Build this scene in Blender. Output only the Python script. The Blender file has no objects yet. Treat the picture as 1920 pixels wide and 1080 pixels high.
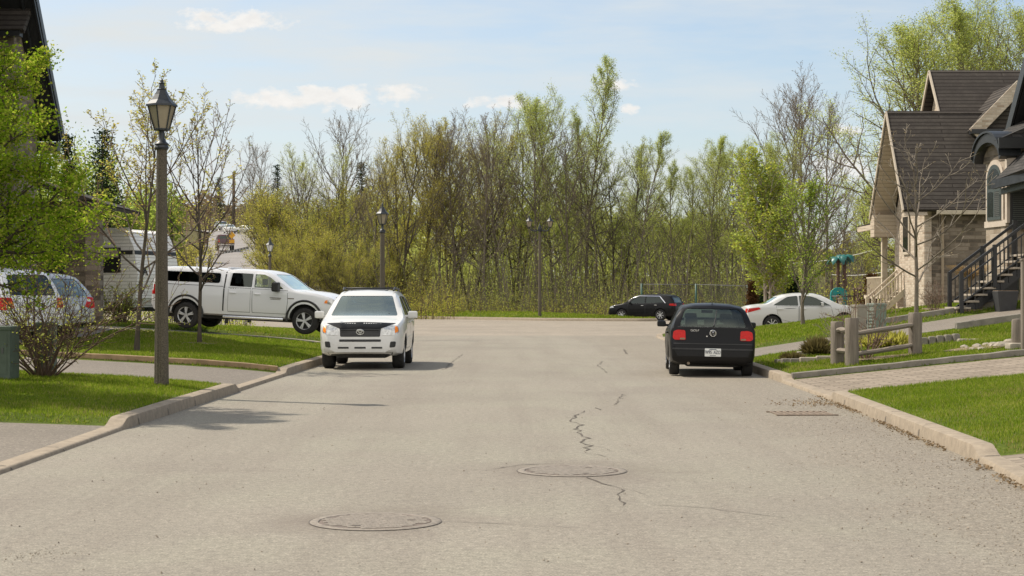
import bpy, bmesh, math, random
import numpy as np
from math import radians as R, sin, cos, pi, atan2, hypot
from mathutils import Vector, Matrix
from mathutils.bvhtree import BVHTree
from mathutils.geometry import delaunay_2d_cdt

S = bpy.context.scene
COL = S.collection
# ------------------------------------------------------------------ camera
FPX, HY, EYE = 3100.0, 557.0, 1.6          # focal length (pixels of a 1920 wide picture), horizon row, eye height
cam = bpy.data.objects.new('camera', bpy.data.cameras.new('camera'))
COL.objects.link(cam)
cam.data.sensor_width = 36.0
cam.data.lens = FPX / 1920 * 36
cam.data.clip_start, cam.data.clip_end = 0.1, 6000
cam.location = (0, 0, EYE)
cam.rotation_euler = (R(90) + math.atan((HY - 540) / FPX), 0, 0)
S.camera = cam
# ------------------------------------------------------------------ light
SUN_H = Vector((-0.885, 0.465))            # horizontal direction towards the sun
SUN_EL = 50.0
world = bpy.data.worlds.new('World'); S.world = world; world.use_nodes = True
sun = bpy.data.objects.new('sun', bpy.data.lights.new('sun', 'SUN'))
COL.objects.link(sun)
sun.data.energy, sun.data.angle, sun.data.color = 4.6, R(0.53), (1.0, 0.91, 0.78)
sd = Vector((SUN_H.x * cos(R(SUN_EL)), SUN_H.y * cos(R(SUN_EL)), sin(R(SUN_EL)))).normalized()
sun.rotation_euler = sd.to_track_quat('Z', 'Y').to_euler()
S.view_settings.view_transform = 'Standard'; S.view_settings.look = 'None'
S.view_settings.exposure, S.view_settings.gamma = 0.27, 1.0
SKY_STRENGTH = 0.125
S.cycles.use_denoising = True; S.cycles.denoising_input_passes = 'RGB_ALBEDO_NORMAL'; S.cycles.denoising_prefilter = 'ACCURATE'
S.cycles.max_bounces = 8; S.cycles.transparent_max_bounces = 16; S.cycles.sample_clamp_indirect = 6.0

def build_world():
    nt = world.node_tree; nt.nodes.clear(); N = nt.nodes.new; L = nt.links.new
    out = N('ShaderNodeOutputWorld'); bg = N('ShaderNodeBackground'); L(bg.outputs[0], out.inputs[0])
    bg.inputs[1].default_value = SKY_STRENGTH
    sky = N('ShaderNodeTexSky'); sky.sky_type = 'NISHITA'; sky.sun_disc = False
    sky.sun_elevation = R(SUN_EL); sky.sun_rotation = atan2(SUN_H.x, SUN_H.y)
    sky.air_density, sky.dust_density, sky.ozone_density = 1.0, 1.2, 1.6
    tc = N('ShaderNodeTexCoord'); sp = N('ShaderNodeSeparateXYZ'); L(tc.outputs['Generated'], sp.inputs[0])
    def mth(op, a, b=None, c=None, clamp=False):
        m = N('ShaderNodeMath'); m.operation = op; m.use_clamp = clamp
        for i, x in enumerate((a, b, c)):
            if x is None: continue
            if isinstance(x, (int, float)): m.inputs[i].default_value = x
            else: L(x, m.inputs[i])
        return m.outputs[0]
    yy = mth('MAXIMUM', sp.outputs[1], 0.02)
    u, v = mth('DIVIDE', sp.outputs[0], yy), mth('DIVIDE', sp.outputs[2], yy)
    def noise(sx, sy, scale, det, rough=0.55, ox=0.0):
        cb = N('ShaderNodeCombineXYZ')
        L(mth('MULTIPLY_ADD', u, sx, ox), cb.inputs[0]); L(mth('MULTIPLY', v, sy), cb.inputs[1])
        n = N('ShaderNodeTexNoise'); n.inputs['Scale'].default_value = scale; n.inputs['Detail'].default_value = det
        n.inputs['Roughness'].default_value = rough; L(cb.outputs[0], n.inputs['Vector'])
        return n.outputs[0]
    front = mth('GREATER_THAN', sp.outputs[1], 0.03)
    # small cumulus, each at its own direction
    nz = noise(1.0, 1.6, 55.0, 7.0, 0.62)
    puff = None
    for (px, py, w, h) in ((430, 38, 112, 26), (600, 182, 195, 26), (735, 176, 70, 20), (1163, 157, 52, 14), (945, 192, 80, 15), (1572, 308, 62, 34), (1178, 205, 24, 12),
                           (1585, 245, 40, 16), (-300, 200, 300, 60), (2400, 150, 260, 50), (2900, 330, 300, 50)):
        du = mth('MULTIPLY', mth('SUBTRACT', u, (px - 960) / FPX), FPX / w)
        dv = mth('MULTIPLY', mth('SUBTRACT', v, (HY - py) / FPX), FPX / h)
        q = mth('SUBTRACT', 1.0, mth('ADD', mth('MULTIPLY', du, du), mth('MULTIPLY', dv, dv)))
        puff = q if puff is None else mth('MAXIMUM', puff, q)
    pm = mth('ADD', mth('MULTIPLY', puff, 0.9), mth('MULTIPLY', mth('SUBTRACT', nz, 0.53), 4.2))
    pm = mth('MULTIPLY', mth('MULTIPLY', pm, 1.35, clamp=True), front, clamp=True)
    pm = mth('SMOOTH_MIN', pm, 0.92, 0.15)
    # thin high cirrus, thicker towards the sun side
    c1 = noise(1.0, 5.0, 7.0, 5.0, 0.55, 0.9)
    c2 = noise(1.6, 9.0, 5.0, 4.0, 0.6, 5.3)
    ci = mth('MULTIPLY', mth('SUBTRACT', mth('ADD', mth('MULTIPLY', c1, 0.7), mth('MULTIPLY', c2, 0.5)), 0.50, clamp=True), 2.4, clamp=True)
    left = mth('MULTIPLY_ADD', u, -1.0, 0.42, clamp=True)
    ci = mth('ADD', mth('MULTIPLY', ci, 0.85), mth('MULTIPLY', left, 0.70), clamp=True)
    low = mth('SUBTRACT', 0.27, mth('MULTIPLY', v, 1.6), clamp=True)
    ci = mth('MULTIPLY', mth('ADD', ci, low, clamp=True), front)
    def mix(f, a, b):
        m = N('ShaderNodeMix'); m.data_type = 'RGBA'; L(f, m.inputs[0])
        for s, x in ((6, a), (7, b)):
            if isinstance(x, tuple): m.inputs[s].default_value = (*x, 1)
            else: L(x, m.inputs[s])
        return m.outputs[2]
    col = mix(ci, sky.outputs[0], (5.0, 5.25, 5.3))
    pale = mix(noise(1.0, 2.2, 90.0, 5.0), (5.3, 5.15, 4.95), (6.9, 6.7, 6.4))
    col = mix(pm, col, pale)
    # bright white added to the unseen sky behind the camera, lifting shaded faces
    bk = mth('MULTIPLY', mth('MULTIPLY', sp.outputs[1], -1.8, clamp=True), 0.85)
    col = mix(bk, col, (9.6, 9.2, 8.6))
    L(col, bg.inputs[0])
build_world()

# ------------------------------------------------------------------ small helpers
def at(px, py, d): return Vector(((px - 960) * d / FPX, d, EYE - (py - HY) * d / FPX))
def X(px, d): return (px - 960) * d / FPX
def Z(py, d): return EYE - (py - HY) * d / FPX
def sstep(a, b, x):
    t = np.clip((np.asarray(x, float) - a) / (b - a), 0, 1); return t * t * (3 - 2 * t)

def thing(name, label, cat, loc=(0, 0, 0), rot=(0, 0, 0), group=None):
    o = bpy.data.objects.new(name, None); COL.objects.link(o)
    o.empty_display_size = 0.2
    o.location = loc; o.rotation_euler = rot if not isinstance(rot, (int, float)) else (0, 0, rot)
    return tag(o, label, cat, group)
def tag(o, label=None, cat=None, group=None, kind=None):
    if label: o['label'] = label
    if cat: o['category'] = cat
    if group: o['group'] = group
    if kind: o['kind'] = kind
    return o
KIDS = {}
def link(name, me, parent=None):
    o = bpy.data.objects.new(name, me); COL.objects.link(o)
    if parent is not None:
        o.parent = parent; KIDS.setdefault(parent.name, []).append(o)
    return o
def copy_tree(o, parent=None):
    c = o.copy(); COL.objects.link(c)
    if parent is not None: c.parent = parent; KIDS.setdefault(parent.name, []).append(c)
    for ch in list(KIDS.get(o.name, [])): copy_tree(ch, c)
    return c

def np_mesh(name, V, F, mats, smooth=False, mi=None):
    """V (n,3); F (m,k) one face size only."""
    V = np.asarray(V, np.float32); F = np.asarray(F, np.int32)
    me = bpy.data.meshes.new(name)
    me.vertices.add(len(V)); me.vertices.foreach_set('co', V.ravel())
    k = F.shape[1]; me.loops.add(F.size); me.loops.foreach_set('vertex_index', F.ravel())
    me.polygons.add(len(F)); me.polygons.foreach_set('loop_start', np.arange(0, F.size, k, dtype=np.int32))
    me.polygons.foreach_set('loop_total', np.full(len(F), k, np.int32))
    for m in mats: me.materials.append(m)
    if mi is not None: me.polygons.foreach_set('material_index', np.asarray(mi, np.int32))
    me.polygons.foreach_set('use_smooth', np.full(len(F), bool(smooth)))
    me.update(calc_edges=True); me.validate()
    return me

class MB:
    def __init__(s): s.v, s.f, s.m, s.s = [], [], [], []
    def add(s, vs, fs, mi=0, smooth=False):
        b = len(s.v); s.v += [tuple(v) for v in vs]
        for f in fs: s.f.append([b + i for i in f]); s.m.append(mi); s.s.append(smooth)
        return s
    def box(s, c, d, rz=0.0, mi=0, bev=0.0, rot=None, taper=1.0):
        """box centred at c of size d; bev chamfers all edges; taper scales the top."""
        hx, hy, hz = d[0] / 2, d[1] / 2, d[2] / 2
        M = rot if rot is not None else Matrix.Rotation(rz, 3, 'Z')
        bm = bmesh.new(); bmesh.ops.create_cube(bm, size=1)
        for v in bm.verts:
            k = taper if v.co.z > 0 else 1.0
            v.co = Vector((v.co.x * 2 * hx * k, v.co.y * 2 * hy * k, v.co.z * 2 * hz))
        if bev > 0:
            bmesh.ops.bevel(bm, geom=bm.edges[:], offset=min(bev, hx * .9, hy * .9, hz * .9), segments=2, affect='EDGES', profile=0.6)
        bm.verts.index_update()
        C = Vector(c)
        s.add([M @ v.co + C for v in bm.verts], [[v.index for v in f.verts] for f in bm.faces], mi, False)
        bm.free(); return s
    def tube(s, pts, r, n=8, cap=True, mi=0, closed=False, smooth=True, flat=1.0):
        pts = [Vector(p) for p in pts]; k = len(pts)
        rs = r if isinstance(r, (list, tuple)) else [r] * k
        vs, fs = [], []
        prev = None
        for i, p in enumerate(pts):
            a = pts[(i - 1) % k] if (closed or i) else p
            b = pts[(i + 1) % k] if (closed or i < k - 1) else p
            t = (b - a).normalized()
            if prev is None:
                ref = Vector((0, 0, 1)) if abs(t.z) < .9 else Vector((1, 0, 0))
                u = t.cross(ref).normalized()
            else: u = (prev - t * prev.dot(t)).normalized()
            prev = u; w = t.cross(u)
            for j in range(n):
                q = 2 * pi * j / n
                vs.append(p + (u * cos(q) + w * sin(q) * flat) * rs[i])
        for i in range(k if closed else k - 1):
            for j in range(n):
                a, b = i * n + j, i * n + (j + 1) % n
                c, d = ((i + 1) % k) * n + (j + 1) % n, ((i + 1) % k) * n + j
                fs.append([a, b, c, d])
        s.add(vs, fs, mi, smooth)
        if cap and not closed:
            s.add(vs[:n][::-1], [list(range(n))], mi); s.add(vs[-n:], [list(range(n))], mi)
        return s
    def lathe(s, prof, n=16, c=(0, 0, 0), axis='z', mi=0, smooth=True, phase=0.0):
        vs, fs = [], []
        for (r, h) in prof:
            for j in range(n):
                q = 2 * pi * j / n + phase
                x, y = r * cos(q), r * sin(q)
                v = (x, y, h) if axis == 'z' else ((x, h, y) if axis == 'y' else (h, x, y))
                vs.append((v[0] + c[0], v[1] + c[1], v[2] + c[2]))
        for i in range(len(prof) - 1):
            for j in range(n):
                f = [i * n + j, i * n + (j + 1) % n, (i + 1) * n + (j + 1) % n, (i + 1) * n + j]
                fs.append(f if axis != 'y' else f[::-1])
        return s.add(vs, fs, mi, smooth)
    def prism(s, poly, a, b, axis='y', mi=0):
        """2D polygon extruded from a to b along axis (x: poly=(y,z); y: poly=(x,z); z: poly=(x,y))."""
        def P(p, h): return (h, p[0], p[1]) if axis == 'x' else ((p[0], h, p[1]) if axis == 'y' else (p[0], p[1], h))
        n = len(poly)
        vs = [P(p, a) for p in poly] + [P(p, b) for p in poly]
        fs = [list(range(n))[::-1], list(range(n, 2 * n))] + [[i, (i + 1) % n, n + (i + 1) % n, n + i] for i in range(n)]
        return s.add(vs, fs, mi)
    def loft(s, rings, cap=True, mi=0, smooth=True, closed_ring=True):
        n = len(rings[0]); vs = [v for r in rings for v in r]; fs = []
        for i in range(len(rings) - 1):
            for j in range(n if closed_ring else n - 1):
                fs.append([i * n + j, i * n + (j + 1) % n, (i + 1) * n + (j + 1) % n, (i + 1) * n + j])
        s.add(vs, fs, mi, smooth)
        if cap:
            s.add(rings[0][::-1], [list(range(n))], mi, smooth); s.add(rings[-1], [list(range(n))], mi, smooth)
        return s
    def mesh(s, name, mats, weld=True, sharp=38):
        bm = bmesh.new(); vs = [bm.verts.new(v) for v in s.v]
        for f, m, sm in zip(s.f, s.m, s.s):
            try:
                q = bm.faces.new([vs[i] for i in f]); q.material_index = m; q.smooth = sm
            except ValueError: pass
        if weld: bmesh.ops.remove_doubles(bm, verts=bm.verts[:], dist=1e-5)
        bmesh.ops.recalc_face_normals(bm, faces=bm.faces[:])
        sharpen(bm, sharp)
        me = bpy.data.meshes.new(name); bm.to_mesh(me); bm.free()
        for m in (mats if isinstance(mats, (list, tuple)) else [mats]): me.materials.append(m)
        return me
    def build(s, name, mats, parent=None, sharp=38):
        return link(name, s.mesh(name, mats, True, sharp), parent)
def sharpen(bm, deg):
    for e in bm.edges:
        if len(e.link_faces) == 2:
            try: e.smooth = e.calc_face_angle() < R(deg)
            except ValueError: pass
def roundp(pts, r, n=4):
    """rounded polygon."""
    out = []; k = len(pts)
    for i in range(k):
        p, a, b = Vector(pts[i]), Vector(pts[i - 1]), Vector(pts[(i + 1) % k])
        rr = r[i] if isinstance(r, (list, tuple)) else r
        da, db = (a - p), (b - p)
        q = min(rr, da.length * .45, db.length * .45)
        A, B = p + da.normalized() * q, p + db.normalized() * q
        for j in range(n + 1):
            t = j / n
            out.append(tuple((1 - t) ** 2 * A + 2 * t * (1 - t) * p + t * t * B))
    return out
def text_mesh(txt, size, mat, name, parent, loc, rot, depth=0.004, sx=1.0, align='CENTER', spacing=1.0):
    c = bpy.data.curves.new(name, 'FONT'); c.body = txt; c.size = size; c.extrude = depth; c.align_x = align; c.align_y = 'CENTER'
    c.space_character = spacing
    o = bpy.data.objects.new(name, c); COL.objects.link(o)
    me = bpy.data.meshes.new_from_object(o.evaluated_get(bpy.context.evaluated_depsgraph_get()))
    bpy.data.objects.remove(o); bpy.data.curves.remove(c)
    me.materials.clear(); me.materials.append(mat)
    ob = link(name, me, parent); ob.location = loc; ob.rotation_euler = rot; ob.scale = (sx, 1, 1)
    return ob
# ------------------------------------------------------------------ materials
def nodes(name):
    m = bpy.data.materials.new(name); m.use_nodes = True
    nt = m.node_tree; b = nt.nodes['Principled BSDF']
    return m, nt, b
class G:
    """tiny node-graph helper."""
    def __init__(s, nt): s.nt = nt; s.N = nt.nodes.new; s.L = nt.links.new
    def set(s, inp, x):
        if isinstance(x, (int, float)): inp.default_value = x
        elif isinstance(x, tuple): inp.default_value = (*x, 1) if len(x) == 3 and inp.type == 'RGBA' else x
        else: s.L(x, inp)
    def coord(s, kind='Object', scale=(1, 1, 1), rot=(0, 0, 0)):
        t = s.N('ShaderNodeTexCoord'); mp = s.N('ShaderNodeMapping')
        mp.inputs['Scale'].default_value = scale; mp.inputs['Rotation'].default_value = rot
        s.L(t.outputs[kind], mp.inputs[0]); return mp.outputs[0]
    def noise(s, vec, scale, det=4, rough=.55, out=0):
        n = s.N('ShaderNodeTexNoise'); s.set(n.inputs['Scale'], scale); s.set(n.inputs['Detail'], det); s.set(n.inputs['Roughness'], rough)
        s.L(vec, n.inputs['Vector']); return n.outputs[out]
    def voro(s, vec, scale, feat='F1', out='Distance', rnd=1.0):
        n = s.N('ShaderNodeTexVoronoi'); n.feature = feat; s.set(n.inputs['Scale'], scale); s.set(n.inputs['Randomness'], rnd)
        s.L(vec, n.inputs['Vector']); return n.outputs[out]
    def ramp(s, f, stops, interp='LINEAR'):
        r = s.N('ShaderNodeValToRGB'); r.color_ramp.interpolation = interp; e = r.color_ramp.elements
        while len(e) < len(stops): e.new(.5)
        for q, (p, c) in zip(e, stops):
            q.position = p; q.color = (*c, 1) if isinstance(c, tuple) else (c, c, c, 1)
        s.L(f, r.inputs[0]); return r.outputs[0]
    def mix(s, f, a, b, mode='MIX'):
        m = s.N('ShaderNodeMix'); m.data_type = 'RGBA'; m.blend_type = mode
        s.set(m.inputs[0], f); s.set(m.inputs[6], a); s.set(m.inputs[7], b); return m.outputs[2]
    def math(s, op, a, b=0.0, clamp=False):
        m = s.N('ShaderNodeMath'); m.operation = op; m.use_clamp = clamp; s.set(m.inputs[0], a); s.set(m.inputs[1], b); return m.outputs[0]
    def bump(s, h, b, strength=.3, dist=.01):
        n = s.N('ShaderNodeBump'); n.inputs['Strength'].default_value = strength; n.inputs['Distance'].default_value = dist
        s.L(h, n.inputs['Height']); s.L(n.outputs[0], b.inputs['Normal'])
def simple(name, col, rough=.6, metal=0.0, coat=0.0, var=.12, scale=6.0, bump=0.0, bscale=80.0, spec=.5, coord='Object'):
    m, nt, b = nodes(name); g = G(nt); v = g.coord(coord)
    n = g.noise(v, scale, 5, .6)
    lo, hi = tuple(max(0, c * (1 - var)) for c in col), tuple(min(1, c * (1 + var)) for c in col)
    g.L(g.ramp(n, [(.3, lo), (.7, hi)]), b.inputs['Base Color'])
    b.inputs['Roughness'].default_value = rough; b.inputs['Metallic'].default_value = metal
    b.inputs['Coat Weight'].default_value = coat; b.inputs['Coat Roughness'].default_value = .04
    b.inputs['Specular IOR Level'].default_value = spec
    if bump: g.bump(g.noise(v, bscale, 4), b, bump, .01)
    return m
def paint(name, col, metal=0.0, rough=.35, dirt=(.25, .22, .18), dirt_amt=.25, coat=.7, spec=.4):
    m, nt, b = nodes(name); g = G(nt); v = g.coord('Object')
    sp = g.N('ShaderNodeSeparateXYZ'); g.L(v, sp.inputs[0])
    n = g.noise(v, 9, 6, .65)
    f = g.math('MULTIPLY', g.math('MULTIPLY', g.math('SUBTRACT', .75, sp.outputs[2], True), 1.4), g.math('MULTIPLY', n, dirt_amt * 2), True)
    g.L(g.mix(f, col, dirt), b.inputs['Base Color'])
    b.inputs['Metallic'].default_value = metal; b.inputs['Roughness'].default_value = rough
    b.inputs['Coat Weight'].default_value = coat; b.inputs['Coat Roughness'].default_value = .05
    b.inputs['Specular IOR Level'].default_value = spec
    return m
def glass(name, tint, gloss=.02, amount=1.0):
    m = bpy.data.materials.new(name); m.use_nodes = True; nt = m.node_tree; nt.nodes.clear(); g = G(nt)
    o = g.N('ShaderNodeOutputMaterial'); t = g.N('ShaderNodeBsdfTransparent'); t.inputs[0].default_value = (*tint, 1)
    gl = g.N('ShaderNodeBsdfGlossy'); gl.inputs['Roughness'].default_value = gloss; gl.inputs['Color'].default_value = (.90, 1, .90, 1)
    lw = g.N('ShaderNodeFresnel'); lw.inputs[0].default_value = 1.52
    mx = g.N('ShaderNodeMixShader'); g.L(g.math('MULTIPLY', lw.outputs[0], amount * 1.6, True), mx.inputs[0])
    g.L(t.outputs[0], mx.inputs[1]); g.L(gl.outputs[0], mx.inputs[2]); g.L(mx.outputs[0], o.inputs[0])
    return m
def leafmat(name, cols, trans=.45, tint=1.25):
    """leaves: colour varies leaf by leaf and clump by clump."""
    m = bpy.data.materials.new(name); m.use_nodes = True; nt = m.node_tree; nt.nodes.clear(); g = G(nt)
    o = g.N('ShaderNodeOutputMaterial'); geo = g.N('ShaderNodeNewGeometry'); v = g.coord('Object')
    f = g.math('ADD', g.math('MULTIPLY', geo.outputs['Random Per Island'], .6), g.math('MULTIPLY', g.noise(v, .9, 3), .5), True)
    k = len(cols)
    c = g.ramp(f, [(.12 + .78 * i / max(1, k - 1), x) for i, x in enumerate(cols)])
    d = g.N('ShaderNodeBsdfDiffuse'); t = g.N('ShaderNodeBsdfTranslucent'); g.L(c, d.inputs[0])
    g.L(g.mix(1.0, c, (tint, tint, tint * .85), 'MULTIPLY'), t.inputs[0])
    mx = g.N('ShaderNodeMixShader'); mx.inputs[0].default_value = trans
    g.L(d.outputs[0], mx.inputs[1]); g.L(t.outputs[0], mx.inputs[2]); g.L(mx.outputs[0], o.inputs[0])
    return m
def bark(name, a, b_):
    m, nt, b = nodes(name); g = G(nt); v = g.coord('Object', (3, 3, .7))
    n = g.noise(v, 4, 6, .7)
    g.L(g.ramp(n, [(.3, a), (.7, b_)]), b.inputs['Base Color']); b.inputs['Roughness'].default_value = .9
    b.inputs['Specular IOR Level'].default_value = .2
    g.bump(g.noise(v, 14, 4), b, .5, .02); return m

def asphalt(name, base, warm=1.0, light=1.0):
    m, nt, b = nodes(name); g = G(nt); v = g.coord('Object')
    big = g.noise(v, .22, 5, .6); mid = g.noise(g.coord('Object', (1, .12, 1)), 1.7, 4, .6); fine = g.noise(v, 60, 3, .7)
    spk = g.voro(v, 46, out='Color'); sp = g.N('ShaderNodeSeparateColor'); g.L(spk, sp.inputs[0])
    c = g.ramp(big, [(.3, tuple(x * .86 for x in base)), (.7, tuple(x * 1.1 for x in base))])
    c = g.mix(g.math('MULTIPLY', g.math('SUBTRACT', mid, .42, True), 1.3, True), c, tuple(x * .78 for x in base))
    c = g.mix(.85, c, g.ramp(fine, [(.25, .62), (.75, 1.35)]), 'MULTIPLY')
    stone = g.ramp(sp.outputs[0], [(0, .45), (.12, .8), (.5, 1.0), (.86, 1.15), (.97, 1.9)])
    c = g.mix(.55, c, stone, 'MULTIPLY')
    g.L(c, b.inputs['Base Color']); b.inputs['Roughness'].default_value = .82; b.inputs['Specular IOR Level'].default_value = .35
    g.bump(g.math('ADD', fine, g.math('MULTIPLY', sp.outputs[0], .6)), b, .5, .006)
    return m
def road_material():
    """worn pale asphalt: speckled stone, darker damp halos, thin long tar joints, gravelly right edge."""
    m, nt, b = nodes('worn asphalt'); g = G(nt); v = g.coord('Object')
    base = (.252, .227, .184)
    big = g.noise(v, .16, 5, .6); fine = g.noise(v, 70, 3, .75); med = g.noise(v, 5, 5, .65)
    sp = g.N('ShaderNodeSeparateColor'); g.L(g.voro(v, 75, out='Color'), sp.inputs[0])
    xyz = g.N('ShaderNodeSeparateXYZ'); g.L(v, xyz.inputs[0])
    c = g.ramp(big, [(.28, tuple(x * .88 for x in base)), (.5, base), (.72, tuple(x * 1.09 for x in base))])
    c = g.mix(g.ramp(g.noise(v, .38, 5, .62), [(.46, 0.0), (.60, .75)]), c, (.262, .243, .192))
    c = g.mix(g.ramp(g.noise(g.coord('Object', (1, .6, 1), (0, 0, .6)), .55, 5, .62), [(.52, 0.0), (.66, .6)]), c, (.222, .195, .160))
    tr = g.noise(g.coord('Object', (1.0, .05, 1)), 1.3, 4, .6)
    c = g.mix(g.math('MULTIPLY', g.math('SUBTRACT', tr, .46, True), 2.4, True), c, (.205, .178, .145))
    c = g.mix(g.math('MULTIPLY', g.math('SUBTRACT', med, .56, True), 1.6, True), c, (.17, .15, .13))
    # coarser, darker loose stone towards the right gutter
    edge = g.math('MULTIPLY', g.math('SUBTRACT', g.math('ADD', xyz.outputs[0], g.math('MULTIPLY', g.noise(v, .7, 4), 2.2)), 3.6, True), .55, True)
    coarse = g.N('ShaderNodeSeparateColor'); g.L(g.voro(v, 46, out='Color'), coarse.inputs[0])
    gv = g.ramp(coarse.outputs[1], [(0, (.11, .092, .070)), (.3, (.19, .16, .12)), (.8, (.255, .215, .165)), (1, (.36, .32, .26))])
    c = g.mix(g.math('MULTIPLY', edge, .75), c, gv)
    c = g.mix(1.0, c, g.ramp(fine, [(.25, .48), (.75, 1.46)]), 'MULTIPLY')
    c = g.mix(.8, c, g.ramp(g.noise(v, 16, 4, .7), [(.3, .72), (.7, 1.26)]), 'MULTIPLY')
    c = g.mix(.5, c, g.ramp(sp.outputs[0], [(0, .55), (.1, .85), (.5, 1.0), (.9, 1.08), (.985, 1.55)]), 'MULTIPLY')
    # dark worn rings round the iron covers
    for cx, cy, w in ((-1.06, 11.78, 1.0), (.55, 15.2, 1.25)):
        cb = g.N('ShaderNodeCombineXYZ'); cb.inputs[0].default_value, cb.inputs[1].default_value = cx, cy
        vd = g.N('ShaderNodeVectorMath'); vd.operation = 'DISTANCE'; g.L(v, vd.inputs[0]); g.L(cb.outputs[0], vd.inputs[1])
        dd = g.math('ADD', vd.outputs['Value'], g.math('MULTIPLY', g.math('SUBTRACT', g.noise(v, 1.4, 4), .5), 1.6))
        c = g.mix(g.math('MULTIPLY', g.math('SUBTRACT', 1.0, g.math('DIVIDE', dd, w), True), .75, True), c, (.15, .122, .10))
    # oil dribble stains
    st = g.noise(g.coord('Object', (.8, 2.2, 1)), .55, 5, .7)
    c = g.mix(g.math('MULTIPLY', g.math('SUBTRACT', st, .62, True), 2.2, True), c, (.12, .105, .09))
    g.L(c, b.inputs['Base Color']); b.inputs['Roughness'].default_value = .84; b.inputs['Specular IOR Level'].default_value = .3
    g.bump(g.math('ADD', fine, g.math('MULTIPLY', sp.outputs[0], .7)), b, .55, .007)
    return m
def grassground(name, a, b_, c_):
    m, nt, b = nodes(name); g = G(nt); v = g.coord('Object')
    n = g.noise(v, .9, 6, .65); f = g.noise(v, 24, 4, .7)
    c = g.ramp(n, [(.3, a), (.55, b_), (.75, c_)])
    c = g.mix(.7, c, g.ramp(f, [(.25, .45), (.75, 1.5)]), 'MULTIPLY')
    g.L(c, b.inputs['Base Color']); b.inputs['Roughness'].default_value = .95; b.inputs['Specular IOR Level'].default_value = .1
    g.bump(f, b, .6, .03); return m
def brick(name, cols, mortar, w, h, ms=.012, plane='xz', bump=.5, rough=.85, offset=.5, var=.5, squash=1.0):
    """coursed stone, brick, pavers or shingles: colour by unit from a ramp of cols."""
    m, nt, b = nodes(name); g = G(nt)
    t = g.N('ShaderNodeTexCoord'); sp = g.N('ShaderNodeSeparateXYZ'); g.L(t.outputs['Object'], sp.inputs[0])
    cb = g.N('ShaderNodeCombineXYZ')
    ia, ib = {'xz': (0, 2), 'yz': (1, 2), 'xy': (0, 1), 'sz': (None, 2)}[plane]
    if ia is None: g.L(g.math('ADD', sp.outputs[0], sp.outputs[1]), cb.inputs[0])
    else: g.L(sp.outputs[ia], cb.inputs[0])
    g.L(sp.outputs[ib], cb.inputs[1])
    br = g.N('ShaderNodeTexBrick'); br.offset = offset; br.squash = squash; br.squash_frequency = 3
    br.inputs['Scale'].default_value = 1.0; br.inputs['Brick Width'].default_value = w; br.inputs['Row Height'].default_value = h
    br.inputs['Mortar Size'].default_value = ms; br.inputs['Mortar Smooth'].default_value = .3; br.inputs['Bias'].default_value = 0
    br.inputs['Color1'].default_value = (0, 0, 0, 1); br.inputs['Color2'].default_value = (1, 1, 1, 1); br.inputs['Mortar'].default_value = (.5, .5, .5, 1)
    g.L(cb.outputs[0], br.inputs['Vector'])
    k = len(cols); v = g.coord('Object')
    f = g.math('ADD', g.math('MULTIPLY', br.outputs['Color'], 1 - var * .5), g.math('MULTIPLY', g.math('SUBTRACT', g.noise(v, 3, 5, .7), .5), var), True)
    c = g.ramp(f, [(i / max(1, k - 1), x) for i, x in enumerate(cols)])
    c = g.mix(.5, c, g.ramp(g.noise(v, 28, 4, .7), [(.25, .65), (.75, 1.3)]), 'MULTIPLY')
    c = g.mix(br.outputs['Fac'], c, mortar)
    g.L(c, b.inputs['Base Color']); b.inputs['Roughness'].default_value = rough; b.inputs['Specular IOR Level'].default_value = .25
    g.bump(g.math('SUBTRACT', g.math('MULTIPLY', g.noise(v, 30, 4), .4), br.outputs['Fac']), b, bump, .012)
    return m
def wood(name, a, b_, axis=0):
    m, nt, b = nodes(name); g = G(nt)
    sc = [9, 9, 9]; sc[axis] = .6
    v = g.coord('Object', tuple(sc)); n = g.noise(v, 3, 6, .7)
    g.L(g.ramp(n, [(.25, a), (.75, b_)]), b.inputs['Base Color']); b.inputs['Roughness'].default_value = .85
    g.bump(n, b, .5, .02); return m

M = {}
M['road'] = road_material()
M['drive'] = asphalt('driveway asphalt', (.185, .160, .130))
M['cross'] = asphalt('side street asphalt', (.262, .225, .177))
M['hillroad'] = asphalt('far road asphalt', (.25, .23, .215))
M['kerb'] = simple('kerb concrete', (.275, .225, .165), .9, var=.2, scale=9, bump=.4, bscale=60)
M['concrete'] = simple('pale concrete', (.34, .295, .235), .85, var=.2, scale=5, bump=.3)
M['timber_edge'] = simple('stained edging', (.27, .185, .105), .9, var=.3, scale=4, bump=.5, bscale=40)
M['edge_stone'] = simple('grey edging stone', (.20, .18, .15), .9, var=.3, scale=4, bump=.5, bscale=40)
M['lawn'] = grassground('lawn soil', (.055, .075, .014), (.085, .115, .018), (.14, .14, .035))
M['wild'] = grassground('rough ground', (.05, .055, .018), (.10, .085, .035), (.15, .12, .06))
M['dirt'] = simple('bare soil', (.20, .145, .095), .95, var=.35, scale=12, bump=.6, bscale=50)
M['blade'] = leafmat('grass blades', [(.075, .135, .010), (.125, .19, .014), (.18, .24, .022), (.30, .30, .07)], .52, 1.4)
M['blade_dry'] = leafmat('dry grass blades', [(.15, .17, .03), (.28, .25, .08), (.42, .34, .17)], .35, 1.1)
M['paver'] = brick('paving stones', [(.20, .165, .125), (.26, .215, .165), (.32, .27, .21)], (.13, .105, .075), .42, .21, .016, 'xy', .5, offset=.5)
M['stone'] = brick('grey brown stone veneer', [(.10, .083, .065), (.20, .165, .128), (.28, .235, .185), (.38, .325, .26)], (.20, .16, .115), .52, .15, .014, 'sz', .7, var=.7, squash=.6)
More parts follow.
